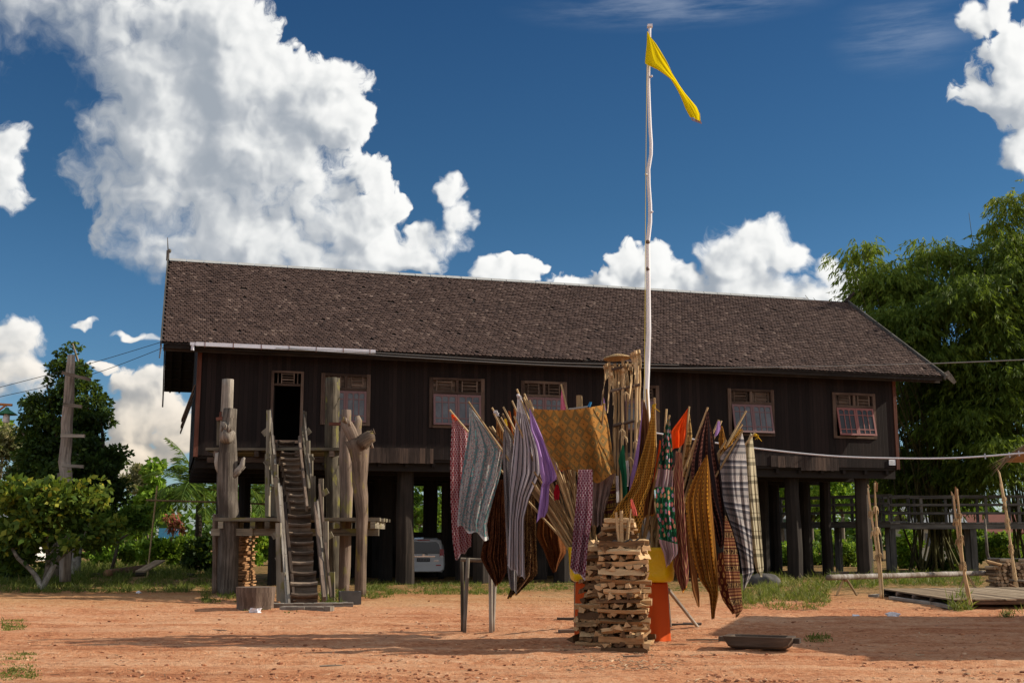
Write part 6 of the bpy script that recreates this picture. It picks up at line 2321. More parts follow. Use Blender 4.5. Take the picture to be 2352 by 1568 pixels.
        stems.build('frond_stem', L_PALM, root)
    palm(458, 1135, 58, 24, 3.6, 'coconut palm with wide drooping fronds beside the house corner')
    palm(572, 1140, 66, 18, 3.2, 'smaller coconut palm seen under the house behind the porch')
    Y = 60
    tree('red_leaved_bush', 'bush with reddish leaves hanging before the coconut palm', ground_at(398, Y), [px_main(400, 1188, 22, 34, Y, .35), px_main(412, 1206, 20, 26, Y, .3)], 190, .34, .12, L_RED, .03, W_BARK, 4, 8, cat='bush', droop=.9, shell=.1)
    # low growth
    lows = ((360, 1262, 46, 26, 58, L_BRIGHT, 'bright low bush at the foot of the bamboo pole'), (430, 1260, 55, 34, 62, L_MID, 'dense mid green bush under the coconut palm'), (300, 1262, 36, 22, 64, L_MID, 'low bush beside the stem of the forked tree'), (470, 1275, 40, 40, 56, L_DARK, 'dark bush against the house corner post'), (8, 1300, 60, 40, 46, L_DARK, 'dark shaded bush under the pale limbs of the shrub'),
            (230, 1270, 34, 20, 66, L_BRIGHT, 'small bright bush between the trunks of the evergreen and the forked tree'), (560, 1240, 55, 60, 72, L_BRIGHT, 'bright bush seen through the porch behind the house'), (640, 1150, 40, 50, 78, L_MID, 'tree top seen beside the upper stair under the house'), (650, 1230, 60, 50, 74, L_DARK, 'dark bush seen behind the stacked boards'))
    for (x, y, rx, ry, Y, m, lab) in lows:
        b = ground_at(x, Y)
        tree('bush', lab, b, [px_main(x, y, rx, ry, Y, .5), px_main(x - rx * .6, y + ry * .4, rx * .6, ry * .6, Y, .45), px_main(x + rx * .6, y + ry * .4, rx * .6, ry * .6, Y, .5)], int(rx * ry * 1.6) + 400, .24, .34, m, .04, W_BARK, 4, 20, cat='bush')
    # lying log with a slanted plank, pole with a cross bar
    a, b = G(246, 1327), G(338, 1320)
    mb = MB()
    mb.tube(resample([a + V(0, 0, .16), b + V(0, 0, .3)], [.17, .21])[0], .19, 14, .15, 3)
    tag(mb.build('fallen_log', wood('reddish_log', (.06, .03, .015), (.16, .08, .04), (.28, .16, .09), 8, .8), base=a, smooth=True), 'thick reddish log lying on the grass by the evergreen', 'log')
    mb = MB()
    p0, p1 = P(322, 1312, 49.5), P(368, 1287, 50.5)
    mb.beam(p0, p1, .55, .06)
    tag(mb.build('slanted_plank', W_DECK, base=p0), 'wide pale plank propped on the end of the lying log', 'plank')
    for (x0, y0, x1, y1, lab) in ((200, 1325, 360, 1322, 'long dark pole lying flat beneath the reddish log'), (395, 1324, 445, 1325, 'short dark log lying in the grass by the house corner')):
        a, b = G(x0, y0), G(x1, y1)
        mb = MB()
        mb.tube([a + V(0, 0, .08), b + V(0, 0, .08)], .09, 8, .15)
        tag(mb.build('lying_pole', W_BARK, base=a), lab, 'log')
    mb = MB()
    a, b = ground_at(354, 52), P(361, 1115, 52)
    mb.tube(resample([a, b], [.03, .025], .5)[0], .038, 6, .1)
    tag(mb.build('bamboo_pole', W_BAMB, base=a), 'upright bamboo pole carrying one end of a cross bar', 'pole')
    mb = MB()
    mb.tube([P(335, 1148, 51.8), P(480, 1152, 51.9), P(660, 1159, 52)], .040, 6, .1)
    tag(mb.build('cross_bar', W_BAMB, base=P(335, 1148, 51.8)), 'long horizontal bamboo bar reaching from the pole behind the house posts', 'pole')
    # street lamp on its slanting pole
    root = thing('street_lamp', 'green enamel lamp shade with a white bulb hung from an orange arm', 'lamp', ground_at(-60, 46))
    mb = MB()
    a = ground_at(-60, 46)
    mb.tube([a, P(-60, 900, 46)], .07, 8)
    mb.build('lamp_post', W_GREY, root)
    mb = MB()
    om = plain('orange_painted_arm', (.45, .17, .04), .6, .1)
    mb.tube([P(-62, 924, 46), P(28, 930, 46)], .05, 8)
    mb.tube([P(-60, 985, 46), P(14, 930, 46)], .04, 8)
    mb.build('lamp_arm', om, root)
    mb = MB()
    mb.lathe([(.06, .28), (.10, .20), (.33, .06), (.42, .0), (.40, .0), (.30, .05), (.05, .16)], P(15, 952, 46), 24, cap=False)
    mb.build('lamp_shade', plain('green_enamel', (.01, .14, .05), .35, .1), root, smooth=True)
    mb = MB()
    q = P(15, 953, 46)
    mb.tube([q + V(0, 0, .1), q + V(0, 0, -.04), q + V(0, 0, -.28), q + V(0, 0, -.31)], [.05, .13, .13, .07], 12)
    mb.build('bulb', plain('white_bulb', (.80, .82, .84), .3, .02), root, smooth=True)
    mb = MB()
    mb.tube([q + V(0, 0, .28), P(15, 931, 46)], .012, 5)
    mb.build('hanger', DARKWIRE, root)
    # small far things behind the trees
    def hut(name, label, x0, x1, ybot, ytop, Y, col, roof, cat='building'):
        a = ground_at(x0, Y)
        b = ground_at(x1, Y)
        w = b.x - a.x
        h = P(x0, ytop, Y).z
        root = thing(name, label, cat, ground_at((x0 + x1) / 2, Y))
        mb = MB()
        mb.box((a.x, Y, 0), (b.x, Y + 5, h))
        mb.build('wall', col, root)
        mb = MB()
        e = .4
        mb.hexa([(a.x - e, Y - e, h - .1), (a.x - e, Y - e, h), (a.x - e, Y + 2.5, h + 1.5), (a.x - e, Y + 2.5, h + 1.4), (b.x + e, Y - e, h - .1), (b.x + e, Y - e, h), (b.x + e, Y + 2.5, h + 1.5), (b.x + e, Y + 2.5, h + 1.4)])
        mb.hexa([(a.x - e, Y + 5 + e, h - .1), (a.x - e, Y + 2.504, h + 1.4), (a.x - e, Y + 2.504, h + 1.5), (a.x - e, Y + 5 + e, h), (b.x + e, Y + 5 + e, h - .1), (b.x + e, Y + 2.504, h + 1.4), (b.x + e, Y + 2.504, h + 1.5), (b.x + e, Y + 5 + e, h)])
        mb.build('roof', roof, root)
        for f in (.3, .68):
            mb = MB()
            x = a.x + w * f
            mb.box((x - .45, Y - .04, h * .42), (x + .45, Y - .003, h * .80))
            wn = mb.build('window', M_GLASS, root)
            mb = MB()
            for q in (-.47, 0, .47):
                mb.box((x + q - .03, Y - .06, h * .40), (x + q + .03, Y - .041, h * .82))
            mb.build('window_frame', W_RAIL, wn)
        return root
    wall_w = plain('white_plaster', (.62, .63, .63), .8, .12)
    wall_t = plain('turquoise_boards', (.14, .33, .36), .8, .15)
    wall_c = plain('cream_boards', (.50, .47, .38), .8, .12)
    zinc = plain('grey_zinc_roof', (.30, .32, .34), .5, .2)
    rust = plain('rusty_red_roof', (.17, .055, .035), .7, .3)
    hut('small_house', 'white house far behind the spreading shrub', -20, 60, 1275, 1228, 84, wall_w, zinc)
    hut('small_house', 'pale house with a grey gable roof seen between the far stilt and the walkway', 2095, 2200, 1290, 1208, 88, wall_c, zinc)
    hut('small_house', 'turquoise house seen through the gap beside the hanging cloths', 1690, 1850, 1290, 1190, 98, wall_t, zinc)
    hut('small_house', 'low house with a rusty red roof behind the bamboo', 2215, 2340, 1290, 1222, 92, plain('brown_boards', (.20, .17, .13), .8, .2), rust)
    mb = MB()
    p = ground_at(385, 90)
    for i in range(7):
        x0 = p.x - .8 + i * .23
        mb.hexa([(x0, 90, 0.3), (x0 + .23, 90.05, .3), (x0 + .23, 91.5, 1.7 + .1 * (i % 2)), (x0, 91.5, 1.7 + .1 * ((i + 1) % 2)), (x0, 90.03, .28), (x0 + .23, 90.08, .28), (x0 + .23, 91.53, 1.68), (x0, 91.53, 1.68)])
    mb.hexa([(p.x - .8, 91.5, 1.7), (p.x + .81, 91.5, 1.7), (p.x + .81, 91.6, 2.4), (p.x - .8, 91.6, 2.4), (p.x - .8, 91.55, 1.7), (p.x + .81, 91.55, 1.7), (p.x + .81, 91.65, 2.4), (p.x - .8, 91.65, 2.4)])
    tag(mb.build('blue_tarpaulin', plain('blue_tarp', (.07, .30, .46), .5, .15), base=p), 'light blue tarpaulin shelter far off behind the bamboo pole', 'tarpaulin')
    return hut


def build_bamboo():
    def clump(label, bx, Yb, blobs, nspray, culm_px, seed):
        base = ground_at(bx, Yb)
        root = thing('bamboo_clump', label, 'bamboo', base)
        rr = random.Random(seed)
        s = Yb / FPX
        cents = [(P(x, y, Yb + dy), (rx * s, max(rx * s * .8, 1.2), ry * s), t) for (x, y, rx, ry, dy, t) in blobs]
        plumes = []
        amax = max(c[1][0] * c[1][2] for c in cents)
        for (c, r3, t) in cents:
            for _ in range(max(3, int(30 * r3[0] * r3[2] / amax))):
                q = Vector((rr.gauss(0, 1), rr.gauss(0, 1), rr.gauss(0, .9))).normalized()
                f = rr.uniform(.5, 1.12)
                s1 = rr.uniform(.45, 1.35)
                plumes.append((c + Vector((q.x * r3[0], q.y * r3[1], q.z * r3[2])) * f, (s1 * 1.15, s1 * 1.15, s1 * .62), s1 * s1, t + rr.uniform(-.16, .16)))
        pw = np.array([p[2] for p in plumes])
        pick = NR.choice(len(plumes), nspray, p=pw / pw.sum())
        C = np.array([tuple(p[0]) for p in plumes])[pick]
        Rr = np.array([p[1] for p in plumes])[pick]
        T = np.array([p[3] for p in plumes])[pick]
        u = unit(NR.normal(size=(nspray, 3)) + np.array([0, 0, .35]))
        pos = C + u * Rr * (.40 + .95 * NR.random((nspray, 1)) ** 1.6)
        out = unit(u * np.array([1, 1, .15]) + np.array([0, 0, -.75]) + NR.normal(size=(nspray, 3)) * .22)
        K = 7
        P0, D0, S0_, R0_ = [], [], [], []
        stem = unit(out)
        for k in range(K):
            f = k / K
            off = stem * (f * .5)[..., None] if False else stem * (f * .5)
            side = unit(np.cross(stem, NR.normal(size=(nspray, 3))))
            d = unit(stem * (.55 + .5 * f) + side * (.75 - .35 * f) + np.array([0, 0, -.55]))
            P0.append(pos + off)
            D0.append(d)
            S0_.append(.33 * NR.uniform(.7, 1.3, nspray))
            R0_.append(np.clip(T + NR.normal(0, .08, nspray), 0, 1))
        P0, D0, S0_, R0_ = map(np.concatenate, (P0, D0, S0_, R0_))
        v, f, r = leaf_arrays(P0, D0, S0_, S0_ * .105, R0_, .3)
        np_mesh('crown', v, f, L_BAMBOO, r, root)
        culm_m = MATS.get('bamboo_culm') or wood('bamboo_culm', (.03, .028, .012), (.085, .085, .03), (.17, .16, .06), 6, 2.0)
        for (x0, x1, xt, yt) in culm_px:
            mb = MB()
            a = ground_at(x0, Yb + rr.uniform(-.5, .7))
            m = P(x1, 1080, Yb + rr.uniform(-1.2, 1.2))
            t = P(xt, yt, Yb + rr.uniform(-2.5, 2.5))
            pts = []
            for i in range(19):
                q = i / 18
                pts.append(a * (1 - q) ** 2 + m * (2 * q * (1 - q)) + t * q * q)
            mb.tube(pts, [.055 * (1 - .8 * i / 18) for i in range(19)], 6)
            mb.build('culm', culm_m, root, smooth=True)
    rr = random.Random(5)
    culms1 = [(2135 + rr.gauss(0, 26), 2130 + rr.gauss(0, 45), 2090 + rr.gauss(0, 110), rr.uniform(560, 820)) for _ in range(46)]
    clump('great bamboo clump arching over the end of the house roof', 2135, 57.5,
          [(2012, 640, 20, 56, 0, .60), (2045, 705, 54, 46, 0, .56), (2070, 660, 44, 40, 0, .58), (1975, 688, 16, 12, 1, .55), (2125, 645, 66, 52, 0, .58), (2170, 590, 50, 40, 0, .62), (2090, 765, 90, 70, -2.5, .45), (2180, 740, 110, 110, -2.5, .42), (2150, 860, 80, 90, 1, .36),
           (2200, 900, 110, 120, 0, .36), (2130, 980, 70, 90, 2, .30), (2240, 1010, 90, 90, -1.5, .42), (2110, 1090, 60, 60, 2, .30), (2200, 1100, 80, 60, 0, .40), (2060, 900, 30, 90, 3, .28), (1985, 575, 8, 30, 0, .6), (2050, 1060, 30, 90, 3, .26)], 13500, culms1, 3)
    culms2 = [(2360 + rr.gauss(0, 26), 2350 + rr.gauss(0, 40), 2340 + rr.gauss(0, 110), rr.uniform(480, 800)) for _ in range(34)]
    clump('tallest bamboo clump at the edge of the yard, lit yellow at its crest', 2370, 56,
          [(2300, 520, 62, 70, 0, .66), (2350, 470, 70, 60, 0, .72), (2250, 590, 60, 48, 0, .60), (2350, 600, 100, 110, 0, .55), (2280, 700, 110, 100, -1, .46), (2380, 760, 110, 140, 0, .42), (2300, 850, 110, 120, -1, .40), (2380, 960, 110, 140, 0, .40), (2290, 980, 80, 90, -2, .42), (2330, 1080, 90, 60, -1, .48), (2450, 650, 120, 180, 0, .5), (2470, 880, 120, 180, 0, .45)], 12000, culms2, 8)


def build_back():
    # trees beyond the house, seen between the stilts
    spec = [(1790, 1110, 60, 70, 84, L_BRIGHT, .5), (1860, 1130, 60, 60, 90, L_MID, .5), (1930, 1100, 70, 70, 80, L_BRIGHT, .55), (2010, 1120, 60, 70, 86, L_BRIGHT, .5), (1700, 1120, 60, 60, 95, L_MID, .45), (1600, 1130, 70, 60, 92, L_MID, .45), (960, 1150, 80, 70, 88, L_MID, .4), (1080, 1150, 80, 60, 92, L_MID, .4), (1240, 1150, 90, 60, 95, L_MID, .4), (1420, 1150, 90, 60, 95, L_MID, .4), (850, 1170, 60, 60, 96, L_DARK, .4), (740, 1150, 60, 60, 98, L_MID, .4)]
    lab = 'leafy green tree far behind the longhouse, seen between its stilts'
    for (x, y, rx, ry, Y, m, t) in spec:
        tree('leafy_tree', lab, ground_at(x, Y), [px_main(x, y, rx, ry, Y, t), px_main(x - rx * .5, y + 30, rx * .6, ry * .6, Y, t), px_main(x + rx * .5, y + 35, rx * .6, ry * .6, Y, t)], 3000, .34, .36, m, .16, W_BARK, 5, 22, group='trees behind the stilts')
    spec = [(1800, 1275, 40, 26, 72, L_BRIGHT, 'bright weedy bush behind the stilts next to the cream plaid cloth'), (1870, 1270, 40, 34, 74, L_MID, 'broad leaved bush behind the second far stilt'), (1935, 1260, 40, 44, 70, L_MID, 'shadowy bush under the walkway behind the stilts'), (2085, 1260, 26, 44, 66, L_BRIGHT, 'sunlit bush right behind the last stilt'), (2225, 1250, 46, 44, 66, L_MID, 'bush behind the walkway posts with a broad crown'), (2290, 1255, 50, 38, 64, L_MID, 'bush behind the thin crooked post'), (2350, 1250, 50, 44, 66, L_BRIGHT, 'bush above the log pile with flecks of light'),
            (2215, 1225, 16, 20, 58, L_BRIGHT, 'small bright leafy shoot hanging under the walkway deck'), (2160, 1300, 40, 14, 58, L_DARK, 'dark undergrowth at the foot of the bamboo')]
    for (x, y, rx, ry, Y, m, lab) in spec:
        tree('bush', lab, ground_at(x, Y), [px_main(x, y, rx, ry, Y, .55), px_main(x - rx * .6, y + ry * .4, rx * .6, ry * .6, Y, .5), px_main(x + rx * .6, y + ry * .4, rx * .6, ry * .6, Y, .5)], int(rx * ry * 1.5) + 500, .24, .32, m, .05, W_BARK, 4, 20, cat='bush')
    # far wooded skyline
    cl = []
    for i in range(150):
        x = -160 + i * 2.2 + rnd.uniform(-1, 1)
        h = rnd.uniform(3.5, 7.5)
        cl.append((V(x, 165 + rnd.uniform(-8, 12), h * .55), (3.2, 3.0, h * .6), 1.0, .35 + rnd.uniform(-.15, .2)))
    v, f, r = clump_leaves(cl, 26000, 1.0, .5, shell=.5)
    o = np_mesh('distant_treeline', v, f, L_MID, r)
    o['kind'] = 'stuff'
    tag(o, 'low green belt of far trees along the horizon', 'treeline')


def build_right():
    # raised timber walkway
    a, b, c = P(1735, 1199, 60), P(2045, 1199, 54.6), P(2420, 1203, 53.6)
    root = thing('raised_walkway', 'raised timber walkway with three rails running before the bamboo', 'walkway', V(b.x, b.y, 0))
    for (p, q, nm) in ((a, b, 0), (b, c, 1)):
        u = V(q.x - p.x, q.y - p.y, 0)
        L = u.length
        u.normalize()
        v = V(-u.y, u.x, 0)
        zz = p.z
        F = lambda s, t, z: V(p.x, p.y, 0) + u * s + v * t + V(0, 0, z)
        mb = MB()
        n = int(L / .22)
        for i in range(n):
            mb.box((i * L / n, 0, zz - .06), ((i + .94) * L / n, 1.7, zz), F)
        mb.box((0, .05, zz - .30), (L, .17, zz - .063), F, axis=0)
        mb.box((0, 1.5, zz - .30), (L, 1.62, zz - .063), F, axis=0)
        mb.build('deck', W_RAIL, root)
        for t in (0.02, 1.66):
            for (dz, h) in ((.42, .08), (.80, .08), (1.17, .10)):
                mb = MB()
                mb.box((0, t - .03, zz + dz - h / 2), (L, t + .03, zz + dz + h / 2), F, axis=0)
                mb.build('rail', W_RAIL, root)
            k = int(L / 1.35)
            for i in range(k + 1):
                mb = MB()
                s = L * i / k
                mb.box((s - .06, t + .032, zz - .02), (s + .06, t + .13, zz + 1.22), F)
                mb.build('rail_post', W_RAIL, root)
        k = max(2, int(L / 2.7))
        for i in range(k + (0 if nm == 0 else 1)):
            for t in (.24, 1.42):
                mb = MB()
                s = L * i / k + .1
                mb.box((s - .13, t - .13, -.1), (s + .13, t + .13, zz - .30), F)
                mb.build('support_post', W_RAIL, root)
    # low plank stage
    A, B, C, D = V(10.45, 28.35, 0), V(16.6, 29.2, 0), V(16.4, 35.6, 0), V(10.62, 34.6, 0)
    root = thing('plank_stage', 'low weathered plank stage lying on logs at the yard edge', 'stage', A)
    n = 24
    mb = MB()
    for i in range(n):
        f0, f1 = i / n, (i + .965) / n
        e = rnd.uniform(-.07, .07)
        e2 = rnd.uniform(-.05, .05)
        zt = .225 + rnd.uniform(-.006, .006)
        y0, y1 = V(0, e, 0), V(0, e2, 0)
        p = [A.lerp(B, f0) + y0, A.lerp(B, f1) + y0, D.lerp(C, f0) + y1, D.lerp(C, f1) + y1]
        z0, z1 = V(0, 0, zt - .035), V(0, 0, zt)
        mb.hexa([p[0] + z0, p[1] + z0, p[1] + z1, p[0] + z1, p[2] + z0, p[3] + z0, p[3] + z1, p[2] + z1])
    mb.build('plank_floor', W_DECK, root)
    for i in range(5):
        f = .03 + i * .23
        mb = MB()
        p, q = A.lerp(D, f) + V(-.06, 0, .135), B.lerp(C, f) + V(0, 0, .135)
        mb.tube(resample([p, q], [.05, .05], .8)[0], .052, 8, .15, i)
        mb.build('bearer', W_BROWN, root)
    for i in range(4):
        f = .06 + i * .3
        mb = MB()
        p, q = A.lerp(B, f) + V(0, -.05, .045), D.lerp(C, f) + V(0, 0, .045)
        mb.tube(resample([p, q], [.05, .05], .8)[0], .055, 8, .15, i + 9)
        mb.build('sleeper', W_BARK, root)
    # planks on the ground by the stage
    for (x0, y0, x1, y1, w, lab) in ((2006, 1372, 2046, 1368, .30, 'short thick board lying at the near corner of the plank stage'), (2048, 1376, 2140, 1390, .16, 'long narrow board lying along the edge of the plank stage'), (2120, 1384, 2190, 1400, .14, 'board half under the plank stage beside the twin sticks')):
        p, q = G(x0, y0), G(x1, y1)
        mb = MB()
        mb.beam(p + V(0, 0, .05), q + V(0, 0, .05), w, .07)
        tag(mb.build('loose_board', W_GREY, base=p), lab, 'board')
    # shaved ritual sticks
    specs = [(1996, 1120, 2005, 1368, 33.0, 'shaved stick with a blunt top, at the near corner of the stage'), (2010, 1108, 2006, 1368, 33.0, 'shaved stick with a reddish flat tip, at the near corner of the stage'), (2188, 1137, 2205, 1392, 28.4, 'shorter shaved stick of the crossed pair before the stage'), (2194, 1122, 2203, 1392, 28.4, 'taller shaved stick of the crossed pair before the stage'), (2294, 1084, 2316, 1353, 37.6, 'tall single shaved stick beyond the stage near the log pile'), (2299, 1110, 2311, 1353, 37.6, 'slim shaved stick tied beside the tall one near the log pile')]
    for i, (xt, yt, xb, yb, Y, lab) in enumerate(specs):
        a = ground_at(xb, Y)
        b = P(xt, yt, Y)
        root = thing('shaved_stick', lab, 'stick', a, 'shaved sticks around the plank stage')
        mb = MB()
        nn = 22
        pts, rad = [], []
        for q in range(nn + 1):
            f = q / nn
            pts.append(a.lerp(b, f) + V(.03 * math.sin(f * 5 + i), 0, 0))
            rad.append((.046 if i > 3 else .038) * (1 - .35 * f) * (1 + .10 * rnd.uniform(-1, 1)))
        mb.tube(pts, rad, 8, .2, i)
        mb.build('shaft', STRAW, root, smooth=True)
        for f in (.40, .62, .80):
            mb = MB()
            p = a.lerp(b, f) + V(.03 * math.sin(f * 5 + i), 0, 0)
            for q in range(8):
                t = q * .785
                o = V(math.cos(t), math.sin(t), 0)
                mb.tube([p, p + o * .05 + V(0, 0, -.04), p + o * (.05 + .04 * rnd.random()) + V(0, 0, -.12 * rnd.uniform(.6, 1.4)), p + o * (.03 + .08 * rnd.random()) + V(0, 0, -.2 * rnd.uniform(.6, 1.4))], [.012, .016, .012, .004], 5)
            mb.build('shaving_tuft', STRAW, root)
        mb = MB()
        if i in (1, 3):
            mb.hexa([b + V(-.03, -.015, -.25), b + V(.05, -.015, -.25), b + V(.05, .015, -.25), b + V(-.03, .015, -.25), b + V(.0, -.01, .06), b + V(.08, -.01, -.02), b + V(.08, .01, -.02), b + V(.0, .01, .06)])
            mb.build('tip', W_BRICK, root)
        else:
            mb.tube([b, b + V(-.03, 0, .10)], [.03, .006], 6)
            mb.build('tip', STRAW, root)
    a = ground_at(2270, 39.5)
    mb = MB()
    mb.tube([a, P(2267, 1270, 39.5), P(2262, 1191, 39.5)], [.055, .05, .038], 8, .2)
    tag(mb.build('crooked_post', W_PBARK, base=a, smooth=True), 'thin crooked pale post standing before the walkway', 'post')
    mb = MB()
    mb.tube([P(2268, 1281, 39.4), P(2430, 1284, 38.5)], .012, 5)
    tag(mb.build('fence_wire', WIRE, base=P(2268, 1281, 39.4)), 'low wire running off from the thin crooked post', 'wire')
    # white barked log on trestles
    p, q = P(1901, 1325.5, 34.6), P(2262, 1330, 39.0)
    q.z = p.z + .0
    mb = MB()
    pts, _ = resample([p, q], [.08, .08], .15)
    mb.tube(pts, [.082 * (1 + .05 * rnd.uniform(-1, 1)) for _ in pts], 14, .05, 4)
    tag(mb.build('barked_log', wood('white_ringed_bark', (.16, .13, .10), (.42, .40, .38), (.60, .59, .58), 1.2, 7.0, crack=.7), base=p, smooth=True), 'long pale log with dark ring marks lying across two trestles', 'log')
    for f, lab in ((.10, 'wooden trestle under the thick end of the pale log'), (.87, 'wooden trestle under the far end of the pale log')):
        c = p.lerp(q, f)
        root = thing('trestle', lab, 'trestle', V(c.x, c.y, 0), 'trestles under the pale log')
        for sg in (-1, 1):
            mb = MB()
            mb.tube([V(c.x + sg * .30, c.y - .08, 0), V(c.x + sg * .02, c.y, c.z - .02)], .035, 7, .1)
            mb.build('leg', W_BAMB, root)
        mb = MB()
        mb.tube([V(c.x, c.y - .10, c.z - .10), V(c.x + .03, c.y + .12, c.z - .10)], .04, 7)
        mb.build('crosspiece', W_BRICK, root)
    # log pile at the edge
    mb = MB()
    mb.tube([V(0, -.28, 0), V(0, -.1, .004), V(0, .1, -.004), V(0, .28, 0)], [.058, .060, .060, .057], 9, .2, 3)
    proto = mb.build('stacked_log', W_LOG)
    first = True
    for r in range(9):
        for k in range(15):
            x = 2256 + k * 8.6 + (4.3 if r % 2 else 0)
            if r > 6 and rnd.random() < .35:
                continue
            Y = 38.6
            o = proto if first else proto.copy()
            if not first:
                COL.objects.link(o)
            first = False
            o.location = ((x - PCX) / FPX * Y + rnd.uniform(-.012, .012), Y + rnd.uniform(-.09, .09), .065 + r * .108)
            o.rotation_euler = (rnd.uniform(-.05, .05), rnd.uniform(0, 6.28), rnd.uniform(-.06, .06) + .12)
            s = rnd.uniform(.85, 1.1)
            o.scale = (s, 1, s)
            tag(o, 'short round log in the firewood pile beyond the plank stage', 'log', 'short logs in the pile beyond the stage')
    for (x0, y0, x1, y1, Y, lab) in ((2266, 1288, 2300, 1297, 38.2, 'split slab lying slanted on top of the log pile'), (2318, 1332, 2420, 1338, 37.6, 'dark round pole lying across the front of the log pile'), (2318, 1342, 2352, 1357, 37.2, 'thin pale branch leaning at the foot of the log pile')):
        mb = MB()
        mb.tube([P(x0, y0, Y), P(x1, y1, Y)], .045, 7, .15)
        tag(mb.build('loose_branch', W_BARK if 'dark' in lab else W_PALE, base=P(x0, y0, Y)), lab, 'branch')
    # boulder in the grass, low blocks under the house edge
    p = G(1752, 1346)
    mb = MB()
    mb.blob(p + V(.1, .3, .14), .58, 3, .3, 12, (1.0, .8, .52))
    tag(mb.build('boulder', STONE, base=p, smooth=True), 'dark rounded boulder half hidden in the grass below the plaid cloth', 'boulder')
    for (x0, x1, y, h, lab) in ((2022, 2098, 1318, .20, 'long grey timber block lying beside the last stilt'), (1790, 1870, 1318, .16, 'long pale timber lying in the grass at the far stilts')):
        a, b = G(x0, y), G(x1, y)
        mb = MB()
        mb.beam(a + V(0, 0, h / 2), b + V(0, 0, h / 2), .35, h)
        tag(mb.build('timber_block', W_BROWN, base=a), lab, 'timber')
    a, b = P(1905, 1319, 49), P(1975, 1317, 49)
    mb = MB()
    a.z = b.z = .15
    mb.beam(a, b, .3, .3)
    tag(mb.build('timber_block', W_BROWN, base=V(a.x, a.y, 0)), 'reddish brown timber baulk lying behind the pale log', 'timber')
    # thatched shelter just past the edge of the picture; only its fringe shows, its shade falls on the yard
    root = thing('thatched_shelter', 'open shelter with a dry palm thatch roof at the yard edge', 'shelter', V(13.5, 19.5, 0))
    th = wood('dry_palm_thatch', (.10, .06, .03), (.24, .155, .08), (.40, .27, .15), 30, 1.5)
    X0, X1, Y0, Y1 = 11.15, 18.5, 17.4, 26.6
    Zr, Ze = 4.3, 3.45
    ym = (Y0 + Y1) / 2
    mb = MB()
    mb.hexa([(X0, Y0, Ze - .12), (X0, Y0, Ze), (X0, ym, Zr), (X0, ym, Zr - .12), (X1, Y0, Ze - .12), (X1, Y0, Ze), (X1, ym, Zr), (X1, ym, Zr - .12)])
    mb.hexa([(X0, Y1, Ze - .12), (X0, ym + .004, Zr - .12), (X0, ym + .004, Zr), (X0, Y1, Ze), (X1, Y1, Ze - .12), (X1, ym + .004, Zr - .12), (X1, ym + .004, Zr), (X1, Y1, Ze)])
    mb.build('thatch_roof', th, root)
    mb = MB()
    for i in range(420):
        t = rnd.random()
        side = rnd.random()
        if side < .55:
            y = Y0 + (Y1 - Y0) * t
            z = Ze + (Zr - Ze) * (1 - abs(y - ym) / (ym - Y0))
            q = V(X0, y, z)
            d = V(-.35 - .2 * rnd.random(), rnd.uniform(-.15, .15), -.25 - rnd.random() * .25)
        else:
            q = V(X0 + (X1 - X0) * t, Y0, Ze)
            d = V(rnd.uniform(-.15, .15), -.2 - .2 * rnd.random(), -.25 - rnd.random() * .2)
        mb.beam(q, q + d, .05, .006, taper=.15)
    mb.build('thatch_fringe', th, root)
    for (x, y) in ((X0 + .6, Y0 + .5), (X0 + .6, Y1 - .5), (X1 - .5, Y0 + .5), (X1 - .5, Y1 - .5), (X0 + .6, ym)):
        mb = MB()
        z = Ze + (Zr - Ze) * (1 - abs(y - ym) / (ym - Y0)) - .10
        mb.tube([V(x, y, 0), V(x, y, z)], .08, 8, .1)
        mb.build('post', W_GREY, root)


